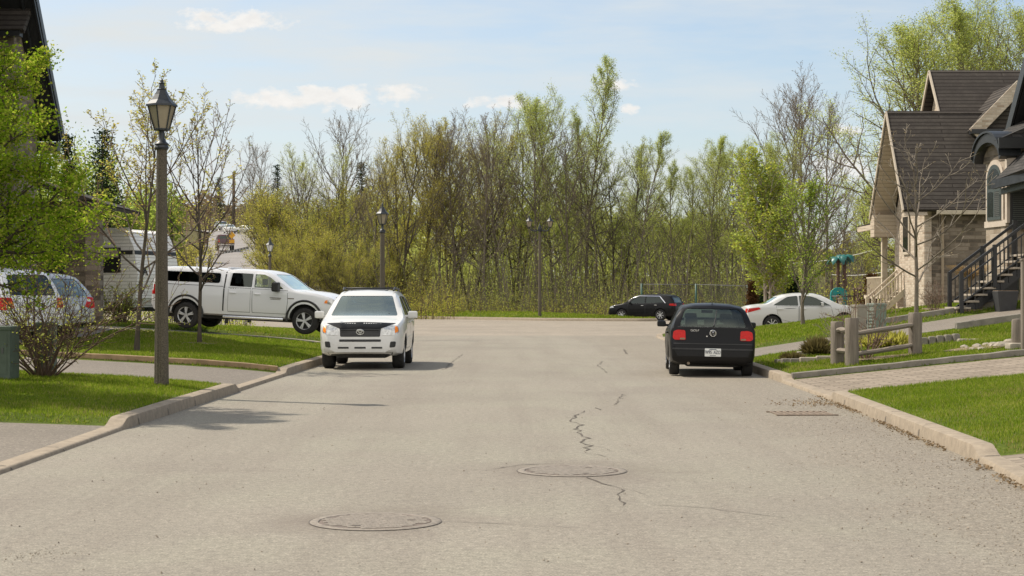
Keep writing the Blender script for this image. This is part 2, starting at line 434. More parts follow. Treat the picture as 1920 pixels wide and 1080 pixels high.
M['stone_pale'] = brick('pale stone veneer', [(.23, .18, .13), (.38, .32, .25), (.5, .43, .34)], (.34, .29, .23), .40, .19, .014, 'sz', .6, var=.6, squash=.6)
M['quoin'] = brick('pale quoin brick', [(.34, .26, .19), (.5, .42, .33), (.58, .5, .41)], (.4, .35, .28), .30, .10, .012, 'sz', .5)
SH = [(.046, .039, .033), (.078, .067, .056), (.112, .097, .082)]
M['shingle_x'] = brick('brown shingles', SH, (.028, .022, .018), 7.0, .165, .024, 'xz', 1.0, var=1.2)
M['shingle_y'] = brick('brown shingles across', SH, (.016, .012, .010), 9.0, .165, .035, 'yz', 1.0, var=1.1)
SG = [(.03, .028, .026), (.065, .06, .055), (.11, .10, .092)]
M['shingle_g'] = brick('grey shingles', SG, (.02, .02, .02), .30, .10, .01, 'sz', .8, var=.6)
M['siding'] = brick('cream lap siding', [(.43, .36, .275), (.46, .385, .295)], (.25, .205, .155), 6.0, .16, .012, 'sz', .5, var=.1)
M['cream'] = simple('cream trim', (.47, .40, .31), .6, var=.06)
M['soffit'] = simple('brown soffit', (.30, .235, .16), .7, var=.1)
M['beige'] = simple('beige painted wood', (.50, .43, .32), .7, var=.12)
M['palesill'] = simple('pale cast stone', (.48, .41, .335), .8, var=.12, scale=4, bump=.2)
M['blacktrim'] = simple('black painted trim', (.018, .019, .020), .38, var=.2)
M['blackmetal'] = simple('black railing metal', (.012, .012, .013), .4, var=.2)
M['darkframe'] = simple('dark grey green window frame', (.045, .058, .055), .45, var=.1)
M['blind'] = brick('window blind', [(.055, .06, .056), (.085, .09, .083)], (.02, .025, .025), 8.0, .055, .012, 'sz', .4, var=.1)
M['winglass'] = simple('house window glass', (.014, .017, .018), .12, var=.1, spec=.25)
M['white'] = paint('white car paint', (.62, .615, .59))
M['whiteblue'] = paint('cool white truck paint', (.72, .725, .74), dirt_amt=.15)
M['silver'] = paint('pale silver paint', (.44, .45, .46), .35)
M['black'] = paint('black car paint', (.007, .0072, .008), rough=.4, dirt=(.035, .03, .026), dirt_amt=.3, coat=.15, spec=.12)
M['darkred'] = paint('dark red paint', (.07, .02, .02), rough=.35)
M['plastic'] = simple('black plastic', (.018, .018, .018), .5, var=.3)
M['interior'] = simple('dark car interior', (.035, .035, .034), .8, var=.3)
M['seat'] = simple('charcoal seat cloth', (.06, .062, .06), .85, var=.2)
M['tyre'] = simple('tyre rubber', (.020, .019, .018), .85, var=.4, scale=14)
M['rim'] = simple('alloy rim', (.62, .62, .62), .3, metal=.45, var=.15)
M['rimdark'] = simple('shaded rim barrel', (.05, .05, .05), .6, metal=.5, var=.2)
M['chrome'] = simple('chrome', (.75, .75, .75), .14, metal=1.0, var=.05)
M['redlamp'] = simple('red lamp lens', (.52, .012, .009), .3, coat=.12, var=.18, scale=22, spec=.2)
M['orange'] = simple('amber lamp lens', (.90, .24, .015), .25, coat=.3, var=.15, scale=22, spec=.3)
M['clearlamp'] = simple('clear headlamp lens', (.50, .50, .48), .08, metal=.5, coat=1.0, var=.45, scale=16)
M['platewhite'] = simple('number plate white', (.70, .71, .68), .5, var=.06)
M['plateink'] = simple('number plate ink', (.02, .03, .07), .5, var=.05)
M['glass_clear'] = glass('clear car glass', (.80, .90, .83), .02, 1.1)
M['glass_screen'] = glass('windscreen glass', (.78, .90, .80), .03, 2.3)
M['glass_dark'] = glass('tinted car glass', (.09, .11, .12))
M['post'] = simple('exposed aggregate post', (.105, .088, .064), .9, var=.55, scale=55, bump=.6, bscale=70)
M['lantern'] = simple('weathered black lantern metal', (.030, .034, .038), .45, metal=.2, var=.35)
M['pane'] = simple('frosted lantern pane', (.30, .255, .18), .4, var=.1)
M['lamp_white'] = simple('white lantern glass', (.62, .63, .62), .35, var=.08)
M['oldwood'] = wood('weathered grey wood', (.09, .075, .058), (.25, .21, .165), 2)
M['oldrail'] = wood('weathered grey rail', (.10, .082, .062), (.27, .225, .175), 0)
M['green_box'] = simple('faded green cabinet', (.175, .205, .17), .6, var=.14)
M['green_dark'] = simple('dull green cabinet', (.085, .115, .085), .6, var=.16)
M['boxgrey'] = simple('grey brown cabinet', (.24, .22, .17), .6, var=.14)
M['rust'] = simple('rusty iron', (.19, .145, .105), .85, var=.4, scale=30, bump=.6)
M['iron'] = simple('worn cast iron', (.215, .185, .150), .75, metal=.05, var=.3, scale=24, bump=.5)
M['crack'] = simple('open crack', (.085, .071, .057), .95, var=.4)
M['tar'] = simple('dark joint', (.10, .088, .075), .95, var=.3)
M['stonelump'] = simple('loose stone', (.25, .21, .16), .9, var=.45, scale=7, bump=.4)
M['rock'] = simple('garden rock', (.33, .29, .23), .9, var=.3, scale=4, bump=.5, bscale=20)
M['pot'] = simple('charcoal planter', (.032, .033, .034), .6, var=.2)
M['seat_light'] = simple('pale grey seat cloth', (.30, .30, .28), .85, var=.2)
M['iron_dark'] = simple('cast iron grooves', (.135, .105, .085), .85, var=.3)
M['teal'] = simple('teal plastic', (.015, .24, .23), .45, var=.12)
M['tealdark'] = simple('dark green plastic', (.012, .11, .095), .4, var=.2)
M['brownpost'] = simple('brown play post', (.085, .045, .028), .7, var=.2)
M['yellow'] = simple('yellow sign', (.65, .33, .02), .5, var=.05)
M['fencegreen'] = simple('green fence post', (.02, .075, .055), .5, var=.2)
M['wire'] = simple('green coated fence wire', (.035, .05, .04), .6, var=.2)
M['galv'] = simple('galvanised steel', (.12, .125, .12), .7, metal=.2, var=.15)
M['trailer'] = brick('white corrugated trailer skin', [(.80, .785, .75), (.83, .815, .78)], (.5, .485, .45), 9.0, .11, .012, 'sz', .6, var=.1)
M['bark_grey'] = bark('grey bark', (.10, .083, .064), (.22, .185, .142))
M['bark_dark'] = bark('dark bark', (.045, .037, .028), (.115, .094, .07))
M['bark_warm'] = bark('warm bark', (.085, .055, .038), (.18, .125, .09))
M['twig_red'] = bark('reddish twig', (.13, .085, .062), (.25, .175, .13))
M['twig_pale'] = bark('pale twig', (.20, .17, .13), (.34, .29, .23))
M['leaf_bright'] = leafmat('fresh bright leaves', [(.09, .17, .010), (.16, .26, .014), (.26, .35, .025), (.36, .43, .07)], .52, 1.3)
M['leaf_green'] = leafmat('spring green leaves', [(0.15, 0.2, 0.04), (0.235, 0.295, 0.06), (0.33, 0.38, 0.1)], .58, 1.5)
M['leaf_pale'] = leafmat('pale budding leaves', [(0.24, 0.27, 0.07), (0.35, 0.38, 0.11), (0.46, 0.48, 0.17)], .58, 1.5)
M['leaf_olive'] = leafmat('olive gold buds', [(0.19, 0.18, 0.04), (0.3, 0.285, 0.06), (0.41, 0.385, 0.1)], .58, 1.5)
M['leaf_gold'] = leafmat('golden catkins', [(0.25, 0.205, 0.05), (0.37, 0.31, 0.075), (0.47, 0.41, 0.11)], .58, 1.45)
M['leaf_willow'] = leafmat('yellow green willow', [(0.19, 0.205, 0.035), (0.285, 0.295, 0.05), (0.385, 0.38, 0.08)], .58, 1.5)
M['bud_red'] = leafmat('brown red buds', [(.20, .15, .10), (.28, .215, .14), (.34, .28, .19)], .3, 1.1)
M['needle'] = leafmat('dark needles', [(.012, .024, .012), (.024, .042, .018), (.04, .06, .026)], .2, 1.1)
M['needle_rust'] = leafmat('rusty cedar', [(.055, .026, .014), (.10, .05, .024), (.09, .06, .025)], .2, 1.1)
M['juniper'] = leafmat('brownish juniper', [(.09, .075, .03), (.15, .12, .05), (.21, .175, .075)], .25, 1.1)
M['litter'] = leafmat('brown leaf litter', [(.17, .115, .065), (.24, .175, .11), (.30, .235, .155)], .15, 1.0)
M['straw'] = leafmat('dry straw', [(.40, .29, .15), (.55, .42, .25)], .3, 1.1)
# ------------------------------------------------------------------ ground
rngG = np.random.default_rng(11)
def xL(y): return np.interp(y, [-12, 14, 20, 36, 45, 68], [-4.62, -4.6, -4.68, -4.55, -4.4, -3.84])
def xR(y): return np.interp(y, [-12, 13.85, 15.8, 25.7, 33.5, 45, 66], [3.5, 4.29, 4.5, 4.93, 5.08, 5.3, 5.7])
DRIVES = {'L': [(8.0, 19.9), (28.1, 33.5), (46.2, 49.0)], 'R': [(14.2, 16.0), (25.8, 30.8), (38.9, 44.2), (59.2, 64.6)]}
YEND = {'L': 68.2, 'R': 69.0}
TR = .4
def low(side, y):
    """1 inside a driveway, 0 on a lawn."""
    y = np.asarray(y, float); f = np.zeros_like(y)
    for a, b in DRIVES[side]: f = np.maximum(f, sstep(a - TR, a, y) * (1 - sstep(b, b + TR, y)))
    return f
def emin(side, y):
    ye = YEND[side]; r = 4.0
    d = np.clip(np.asarray(y, float) - (ye - r), 0, r)
    return r - np.sqrt(np.maximum(r * r - d * d, 0))
def lot_h(side, e, y):
    e = np.asarray(e, float); y = np.asarray(y, float)
    kz = .12 - .09 * low(side, y)
    if side == 'L':
        a = np.interp(y, [19, 23, 33, 36, 45, 48, 60, 68], [0, .07, .08, .14, .24, .26, .16, .0])
        b = np.interp(y, [18, 23, 33, 37, 43, 47, 56, 68], [.015, .045, .05, .034, .036, .06, .05, .02])
        ec = np.minimum(e, 9)
    else:
        a = np.interp(y, [45, 52, 57, 59], [0, .12, .1, 0])
        b = np.interp(y, [31, 38, 45, 52, 57, 59.5, 70], [.10, .14, .155, .135, .12, .05, .05])
        ec = np.minimum(e, 8.6)
    return kz + a * (1 - np.exp(-e / 1.3)) + b * ec + .012 * np.maximum(e - ec, 0)
def hill(x, y):
    x = np.asarray(x, float); y = np.asarray(y, float)
    l = sstep(-9, -26, x)
    hl = .058 * np.clip(y - 80, 0, 260) + .02 * np.clip(y - 340, 0, 260)
    c = .035 * np.clip(y - 138, 0, 130) + .012 * np.clip(y - 268, 0, 300)
    r = .03 * np.clip(x - 20, 0, 60) * sstep(70, 130, y)
    return -.08 + l * hl + (1 - l) * c + r
def ground(x, y):
    """height of the finished ground."""
    if y < YEND['L'] and x < xL(y): return float(lot_h('L', xL(y) - x, y))
    if y < YEND['R'] and x > xR(y): return float(lot_h('R', x - xR(y), y))
    if y > 108 and verge_in(x, y): return verge_h(x, y)
    return float(hill(x, y)) if y > 70 else 0.0
# verge: the grassed outside of the bend with its kerb
VF = ([-60, -12, -7, -2, 2, 6, 8.6, 9.6], [133, 128, 124, 117, 112.6, 110.4, 109.6, 109.9])
VB = ([-60, -12, -2, 3, 6, 8.6, 9.6], [140, 136, 132, 121, 114.6, 111.0, 110.0])
def verge_in(x, y): return -60 < x < 9.6 and np.interp(x, *VF) < y < np.interp(x, *VB)
def verge_h(x, y):
    d = y - np.interp(x, *VF); return float(.16 + .30 * (1 - math.exp(-d / 2.5)) * np.interp(x, [2, 7, 9.6], [1, .7, .1]))

def grid_mesh(name, xs, ys, fz, mat, parent=None, kind='structure'):
    Xg, Yg = np.meshgrid(xs, ys); Zg = fz(Xg, Yg)
    nx, ny = len(xs), len(ys)
    i = np.arange(ny - 1)[:, None] * nx + np.arange(nx - 1)[None]
    F = np.stack([i, i + 1, i + nx + 1, i + nx], -1).reshape(-1, 4)
    o = link(name, np_mesh(name, np.stack([Xg, Yg, Zg], -1).reshape(-1, 3), F, [mat], True), parent)
    if kind and parent is None: o['kind'] = kind
    return o
# one sheet to the horizon
xs = np.unique(np.concatenate([np.linspace(-1000, -300, 8), np.arange(-300, 301, 6.0), np.linspace(300, 1000, 8)]))
ys = np.unique(np.concatenate([np.array([-150, -90, -40]), np.arange(-40, 460, 5.0), np.linspace(460, 1500, 12)]))
grid_mesh('ground', xs, ys, lambda x, y: hill(x, y) + .25 * np.sin(x * .11) * np.sin(y * .07) * sstep(130, 160, y), M['wild'])
# main road and the side street that crosses its far end
ys = np.arange(-14, 69.6, 1.5)
V, F = [], []
for i, y in enumerate(ys):
    for t in np.linspace(0, 1, 13):
        a, b = xL(y) - .06, xR(y) + .06
        V.append((a + (b - a) * t, y, 0.0))
for i in range(len(ys) - 1):
    for j in range(12): q = i * 13 + j; F.append((q, q + 1, q + 14, q + 13))
road = link('road', np_mesh('road', V, F, [M['road']], True)); road['kind'] = 'structure'
grid_mesh('side_street', np.arange(-70, 71, 5.0), np.arange(60, 122, 4.0), lambda x, y: np.maximum(x * 0 - .006, hill(x, y) + .06), M['cross'])

ESAMP = np.array([.0, .06, .15, .3, .5, .75, 1.05, 1.4, 1.8, 2.3, 2.9, 3.6, 4.4, 5.3, 6.4, 7.5, 8.6, 10, 12, 15, 19, 24, 32, 45])
def ysamp(side):
    a = list(np.arange(-12, YEND[side] + .01, .45)) + [YEND[side] - 3.9, YEND[side] - 3.5, YEND[side] - .15, YEND[side] - .05, YEND[side]]
    for p, q in DRIVES[side]:
        a = [y for y in a if not (p - TR - .1 < y < p + .05 or q - .05 < y < q + TR + .1)]
        a += list(np.linspace(p - TR, p, 7)) + list(np.linspace(q, q + TR, 7))
    return np.array(sorted(set(np.round(a, 4))))
KW = .21
def lot_xy(side, e, y):
    ee = emin(side, y) + KW + e
    return (xL(y) - ee if side == 'L' else xR(y) + ee), ee
def lot_sheet(name, side, y0, y1, e0, e1, mat, lift, kind='structure'):
    ysm = [y for y in ysamp(side) if y0 - 1e-3 <= y <= y1 + 1e-3]; es = [e for e in ESAMP if e0 - 1e-3 <= e <= e1 + 1e-3]
    Yg, Eg = np.meshgrid(ysm, es, indexing='ij')
    Xg, EE = lot_xy(side, Eg, Yg); Zg = lot_h(side, EE, Yg) + lift
    nx = len(es); i = np.arange(len(ysm) - 1)[:, None] * nx + np.arange(nx - 1)[None]
    F = np.stack([i, i + 1, i + nx + 1, i + nx], -1).reshape(-1, 4)
    if side == 'L': F = F[:, ::-1]
    o = link(name, np_mesh(name, np.stack([Xg, Yg, Zg], -1).reshape(-1, 3), F, [mat], True)); o['kind'] = kind
    return o
for sd_ in 'LR': lot_sheet('lawn', sd_, -12, YEND[sd_], 0, 45, M['lawn'], 0.0)
lot_sheet('driveway', 'L', 8, 19.9, 0, 15, M['drive'], .012)
lot_sheet('driveway', 'L', 28.1, 33.5, 0, 15, M['drive'], .012)
lot_sheet('driveway', 'L', 33.85, 45.8, 6.4, 15, M['drive'], .012)
lot_sheet('driveway', 'L', 46.2, 49.0, 0, 12, M['concrete'], .012)
lot_sheet('driveway', 'R', 38.9, 44.2, 0, 15, M['drive'], .012)
lot_sheet('driveway', 'R', 59.2, 64.6, 0, 19, M['drive'], .012)
lot_sheet('paved_driveway', 'R', 25.8, 30.8, 0, 24, M['paver'], .012)
lot_sheet('paved_path', 'R', 14.2, 16.0, 0, 24, M['paver'], .012)

def kerb(side):
    m = MB(); rings = []
    for y in ysamp(side):
        em = float(emin(side, y)); s = -1 if side == 'L' else 1
        x0 = float(xL(y) if side == 'L' else xR(y)) + s * em
        h = float(lot_h(side, em + KW, y)) + .008
        h = max(h, .035)
        g = [(0, -.05), (.010, h * .55), (.024, h * .95), (.045, h), (KW, h + .004), (KW + .02, h), (KW + .02, -.05)]
        # the turned end points along the side street
        t = min(1.0, em / 4.0)
        rings.append([(x0 + s * d * (1 - .0 * t), y + (.0 if em < 1e-6 else -.0), z) for d, z in g])
    m.loft(rings, cap=True, closed_ring=True)
    o = m.build('kerb', M['kerb'], sharp=50); o['kind'] = 'structure'
    # joints between the kerb lengths
    j = MB(); y = 6.3
    while y < 60:
        s = -1 if side == 'L' else 1
        h = float(lot_h(side, KW, y)) + .008; x0 = float(xL(y) if side == 'L' else xR(y))
        h = max(h, .035)
        pts = [(x0 - s * .006, y, .0), (x0 + s * .006, y, h * .55), (x0 + s * .04, y, h * .94), (x0 + s * .10, y, h + .006), (x0 + s * KW, y, h + .010)]
        w = .012
        j.add([(p[0], p[1] - w, p[2] + .001) for p in pts] + [(p[0], p[1] + w, p[2] + .001) for p in pts],
              [[i, i + 1, i + 6, i + 5] for i in range(4)])
        y += 1.55 + 2.2 * rngG.random()
    j.build('joint', M['tar'], o)
kerb('L'); kerb('R')
# verge behind the side street
xsv = np.unique(np.concatenate([np.arange(-60, 2, 2.0), np.arange(2, 9.61, .5), [9.6]])); V, F = [], []
for x in xsv:
    for t in np.linspace(0, 1, 9):
        a, b = np.interp(x, *VF), np.interp(x, *VB); y = a + (b - a) * t ** 1.7; V.append((x, y, verge_h(x, y)))
for i in range(len(xsv) - 1):
    for j in range(8): q = i * 9 + j; F.append((q, q + 9, q + 10, q + 1))
o = link('verge', np_mesh('verge', V, F, [M['lawn']], True)); o['kind'] = 'structure'
m = MB(); rings = []
for x in xsv:
    a = float(np.interp(x, *VF)); rings.append([(x, a - .25, -.05), (x, a - .22, .12), (x, a - .16, .18), (x, a + .02, .185), (x, a + .02, -.05)])
m.loft(rings); o = m.build('kerb', M['kerb'], sharp=50); o['kind'] = 'structure'

# edging strips beside the driveways
def edging(name, side, pts, h, w, mat, label, lift=0.0):
    """pts: (e, y) along the strip, top h above the lower ground."""
    m = MB(); rings = []
    es = []
    for (e0, y0), (e1, y1) in zip(pts[:-1], pts[1:]):
        n = max(2, int(hypot(e1 - e0, y1 - y0) / .35))
        es += [(e0 + (e1 - e0) * i / n, y0 + (y1 - y0) * i / n) for i in range(n)]
    es.append(pts[-1])
    for i, (e, y) in enumerate(es):
        x, ee = lot_xy(side, e, y); x = float(x)
        z = max(float(lot_h(side, ee, y)), float(lot_h(side, ee, y + .3)), float(lot_h(side, ee, y - .3))) + lift + rngG.normal(0, .004)
        zt = z + h; zb = z - .4; jy = rngG.normal(0, .006)
        rings.append([(x, y - w / 2 + jy, zb), (x, y - w / 2 + jy, zt - .012), (x, y - w / 2 + .012 + jy, zt), (x, y + w / 2 - .012 + jy, zt), (x, y + w / 2 + jy, zt - .012), (x, y + w / 2 + jy, zb)])
    m.loft(rings); o = m.build(name, mat, sharp=30); tag(o, label, 'edging'); return o
edging('driveway_edging', 'L', [(.0, 33.75), (4.3, 33.75), (9, 33.9)], .05, .14, M['timber_edge'], 'low brown timber edging between the left asphalt driveway and the lawn')
edging('driveway_edging', 'R', [(.0, 31.0), (1.2, 31.0), (12, 31.05)], .035, .15, M['edge_stone'], 'grey stone edging between the paved driveway and the lawn with the rail fence')
edging('driveway_edging', 'R', [(.0, 38.75), (3.3, 38.75), (14, 38.7)], .03, .14, M['edge_stone'], 'thin grey edging on the near side of the sloping asphalt driveway')
edging('retaining_wall', 'R', [(4.9, 38.3), (9.5, 38.25)], .17, .18, M['edge_stone'], 'stepped dark timber retaining wall at the upper lawn below the planter pot')
edging('retaining_wall', 'R', [(3.6, 44.9), (7.6, 44.85)], .16, .22, M['edge_stone'], 'low timber retaining wall at the foot of the brown roofed house')

# cracks and patches lying in the road
def gp(px, py): d = EYE * FPX / (py - HY); return (X(px, d), d)
def crack_strip(m, pts, w, z=.004, jit=.02):
    P = [Vector((*gp(*p), 0)) for p in pts]; Q = []
    for a, b in zip(P[:-1], P[1:]):
        n = max(1, int((b - a).length / .12)); Q += [a.lerp(b, i / n) + Vector((rngG.normal(0, jit), rngG.normal(0, jit), 0)) for i in range(n)]
    Q.append(P[-1])
    vs = []
    for i, p in enumerate(Q):
        t = (Q[min(i + 1, len(Q) - 1)] - Q[max(i - 1, 0)]); nrm = Vector((-t.y, t.x, 0)).normalized() if t.length > 1e-6 else Vector((1, 0, 0))
        k = w * (0.15 + rngG.random() * 1.1) * (0.3 if i in (0, len(Q) - 1) else 1)
        vs += [(p.x - nrm.x * k / 2, p.y - nrm.y * k / 2, z), (p.x + nrm.x * k / 2, p.y + nrm.y * k / 2, z)]
    m.add(vs, [[2 * i, 2 * i + 1, 2 * i + 3, 2 * i + 2] for i in range(len(Q) - 1)])
m = MB()
for pts, w in (([(1170, 739), (1158, 750), (1152, 760)], .024), ([(1118, 764), (1126, 769)], .03),
               ([(1098, 770), (1083, 779), (1067, 790), (1092, 797), (1080, 805), (1090, 815), (1102, 822), (1087, 829), (1104, 836), (1098, 846)], .024),
               ([(1098, 846), (1104, 850), (1118, 853), (1138, 857)], .012), ([(1083, 779), (1070, 784), (1060, 782)], .010), ([(1080, 805), (1068, 808)], .010), ([(1104, 836), (1122, 838), (1150, 846)], .009), ([(1164, 916), (1190, 921), (1215, 930)], .008), ([(1128, 677), (1122, 686), (1130, 692), (1138, 700)], .022), ([(1170, 655), (1176, 664)], .04),
               ([(868, 664), (846, 680), (833, 694)], .022), ([(1096, 893), (1128, 906), (1164, 916), (1160, 935), (1168, 948)], .018)):
    crack_strip(m, pts, w)
m.build('crack', M['crack'], road)
m = MB()
for pts, w in (([(830, 978), (940, 982), (1100, 991)], .010), ([(1215, 946), (1330, 953), (1480, 972)], .011), ([(180, 886), (420, 882), (700, 884)], .007),
               ([(905, 883), (975, 872), (1060, 868)], .02), ([(1260, 790), (1400, 786)], .006), ([(650, 846), (800, 842)], .006)):
    crack_strip(m, pts, w, jit=.01)
m.build('joint', M['tar'], road)

# manhole covers
def manhole(px, py, dia, label, rot):
    x, d = gp(px, py); t = thing('manhole_cover', label, 'manhole cover', (x, d, .002), rot, None)
    r = dia / 2
    m = MB().lathe([(r * .865, .002), (r * .875, .006), (r * .985, .006), (r, .0025)], 48); m.build('frame', M['iron'], t)
    m = MB().lathe([(r * .995, .0028), (r * 1.018, .003), (r * 1.02, .002)], 48); m.build('joint', M['tar'], t)
    m = MB().lathe([(0, .003), (r * .852, .003), (r * .855, .001)], 48); m.build('lid', M['iron_dark'], t); m = MB()
    n = 13; st = 2 * r * .8 / n
    for i in range(n):
        for j in range(n):
            cx, cy = (i - (n - 1) / 2) * st + (st * .5 if j % 2 else 0), (j - (n - 1) / 2) * st
            if hypot(cx, cy) < r * .78: m.box((cx, cy, .0045), (st * .95, st * .90, .005))
    m.build('lid_pattern', M['iron'], t)
    for hx_, hy_ in ((r * .55, -.02), (-r * .35, -r * .5)): MB().lathe([(0, .0085), (.033, .0085), (.034, .004)], 10, (hx_, hy_, 0)).build('lifting_hole', M['crack'], t)
    return t
manhole(704, 978, .93, 'round iron manhole cover nearest the camera, its lid cast in a brick pattern', .2)
manhole(1072, 883, 1.0, 'round iron manhole cover behind the nearer one, below the long road crack', 1.0)
x, d = gp(1503, 776)
t = thing('storm_drain', 'rusty storm drain grate in the gutter by the right kerb', 'drain grate', (x, d, .003), .05)
m = MB()
for i in range(9): m.box((-.36 + i * .09, 0, .006), (.045, .62, .014), bev=.004)
m.box((0, .33, .006), (.84, .06, .014)); m.box((0, -.33, .006), (.84, .06, .014)); m.build('grate', M['rust'], t)
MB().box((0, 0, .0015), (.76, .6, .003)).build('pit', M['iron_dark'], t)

# loose stones towards the right gutter and bits of grit on the road
def stones(n, fx, fy, smin, smax, seed):
    r = np.random.default_rng(seed)
    y = fy(r, n); x = fx(r, n, y); s = smin + (smax - smin) * r.random(n) ** 3
    base = np.array([[1, 0, 0], [0, 1, 0], [-1, 0, 0], [0, -1, 0], [0, 0, .7], [0, 0, -.3]], float)
    tri = np.array([[0, 1, 4], [1, 2, 4], [2, 3, 4], [3, 0, 4], [1, 0, 5], [2, 1, 5], [3, 2, 5], [0, 3, 5]])
    a = r.random(n) * 6.28; V = np.repeat(base[None], n, 0) * (1 + r.normal(0, .25, (n, 6, 1)))
    c, q = np.cos(a)[:, None], np.sin(a)[:, None]
    V = np.stack([V[..., 0] * c - V[..., 1] * q, V[..., 0] * q + V[..., 1] * c, V[..., 2]], -1) * s[:, None, None]
    V += np.stack([x, y, s * .2 + .002], -1)[:, None]
    F = (tri[None] + 6 * np.arange(n)[:, None, None]).reshape(-1, 3)
    return V.reshape(-1, 3), F
V1, F1 = stones(4200, lambda r, n, y: xR(y) - .02 - np.abs(r.normal(0, .75, n)) * np.interp(y, [9, 16, 25], [1.2, 1.1, .5]), lambda r, n: 9 + 16.5 * r.random(n) ** 1.2, .003, .011, 5)
V2, F2 = stones(1500, lambda r, n, y: -4.5 + 9 * r.random(n), lambda r, n: 9 + 26 * r.random(n) ** 1.5, .003, .011, 6)
V3, F3 = stones(150, lambda r, n, y: -2.95 + r.normal(0, .16, n), lambda r, n: 10.3 + r.normal(0, .16, n), .003, .008, 7)
o = link('gravel', np_mesh('gravel', np.concatenate([V1, V2, V3]), np.concatenate([F1, F2 + len(V1), F3 + len(V1) + len(V2)]), [M['stonelump']])); tag(o, kind='stuff')

# ------------------------------------------------------------------ grass blades
def vnoise(x, y, s):
    x = np.asarray(x) / s; y = np.asarray(y) / s; i, j = np.floor(x), np.floor(y); f, g = x - i, y - j; f = f * f * (3 - 2 * f); g = g * g * (3 - 2 * g)
    def h(a, b): q = np.sin(a * 127.1 + b * 311.7) * 43758.5453; return q - np.floor(q)
    return (h(i, j) * (1 - f) + h(i + 1, j) * f) * (1 - g) + (h(i, j + 1) * (1 - f) + h(i + 1, j + 1) * f) * g
def blades(name, P, h, w, mats, seed, lean=.8):
    r = np.random.default_rng(seed); n = len(P)
    cl = .5 * vnoise(P[:, 0], P[:, 1], .22) + .5 * vnoise(P[:, 0] + 9, P[:, 1], .8)
    hh = h * (.35 + .7 * r.random(n)) * (.45 + 1.1 * cl); a = r.random(n) * 6.283; b = r.random(n) * 6.283; l = hh * lean * r.random(n)
    dx, dy = np.cos(a) * w * (.6 + .8 * r.random(n)), np.sin(a) * w * (.6 + .8 * r.random(n))
    V = np.empty((n, 3, 3)); V[:, 0] = P + np.stack([dx, dy, -.01 + 0 * dx], -1); V[:, 1] = P - np.stack([dx, dy, .01 + 0 * dx], -1)
    V[:, 2] = P + np.stack([np.cos(b) * l, np.sin(b) * l, hh], -1)
    dry = vnoise(P[:, 0] + 31, P[:, 1] + 5, 1.3); mi = (r.random(n) < .07 + .75 * np.clip(dry - .55, 0, 1)).astype(np.int32)
    o = link(name, np_mesh(name, V.reshape(-1, 3), np.arange(3 * n).reshape(-1, 3), mats, False, mi)); tag(o, kind='stuff'); return o
def lawn_points(side, y0, y1, e0, e1, dens, seed):
    r = np.random.default_rng(seed); n = int((y1 - y0) * (e1 - e0) * dens)
    y = y0 + (y1 - y0) * r.random(n); e = e0 + (e1 - e0) * r.random(n)
    x, ee = lot_xy(side, e, y)
    ok = low(side, y) < .8
    if side == 'L': ok &= ~((e > 6.3) & (y > 33.8) & (y < 45.9))
    # thin, patchy growth right behind the kerb
    ok &= r.random(n) < np.clip(.15 + e * 2.2 + .5 * vnoise(x, y, .3), 0, 1)
    # only what the picture can see (with room to step aside)
    px = x / y * FPX + 960
    ok &= (px > -500) & (px < 2420)
    z = lot_h(side, ee, y)
    return np.stack([x, y, z], -1)[ok]
GB = [M['blade'], M['blade_dry']]
blades('grass', np.concatenate([lawn_points('L', 19.9, 28.1, .02, 7, 2400, 1), lawn_points('R', 16, 25.9, .02, 8, 2300, 2)]), .05, .0055, GB, 3)
blades('grass', np.concatenate([lawn_points('R', 30.9, 38.9, .02, 11, 1100, 4), lawn_points('L', 33.5, 46.3, .02, 8, 1000, 5)]), .065, .009, GB, 6)
blades('grass', np.concatenate([lawn_points('R', 44.2, 59.3, .02, 11, 420, 7), lawn_points('L', 49, 68.3, .02, 10, 300, 8)]), .075, .014, GB, 9)
r_ = np.random.default_rng(10); n = 14000; x = -14 + 23.5 * r_.random(n); a, b = np.interp(x, *VF), np.interp(x, *VB); y = a + (b - a) * r_.random(n) ** 1.6
blades('grass', np.stack([x, y, [verge_h(p, q) for p, q in zip(x, y)]], -1), .13, .03, GB, 12)

# ------------------------------------------------------------------ far road climbing the hill
P = [(-16, 112), (-22, 140), (-27.5, 168), (-31.6, 194), (-36.5, 222), (-43, 258), (-52, 310), (-62, 345), (-78, 375)]
V = []
for i, (x, y) in enumerate(P):
    a, b = Vector(P[max(i - 1, 0)]), Vector(P[min(i + 1, len(P) - 1)]); t = (b - a).normalized(); nrm = Vector((t.y, -t.x))
    for k in (-1, -.5, 0, .5, 1):
        q = Vector((x, y)) + nrm * k * 4.6; V.append((q.x, q.y, float(hill(x, y)) + .45))
F = [(i * 5 + j, i * 5 + j + 1, i * 5 + j + 6, i * 5 + j + 5) for i in range(len(P) - 1) for j in range(4)]
o = link('road', np_mesh('far_road', V, F, [M['hillroad']], True)); o['kind'] = 'structure'
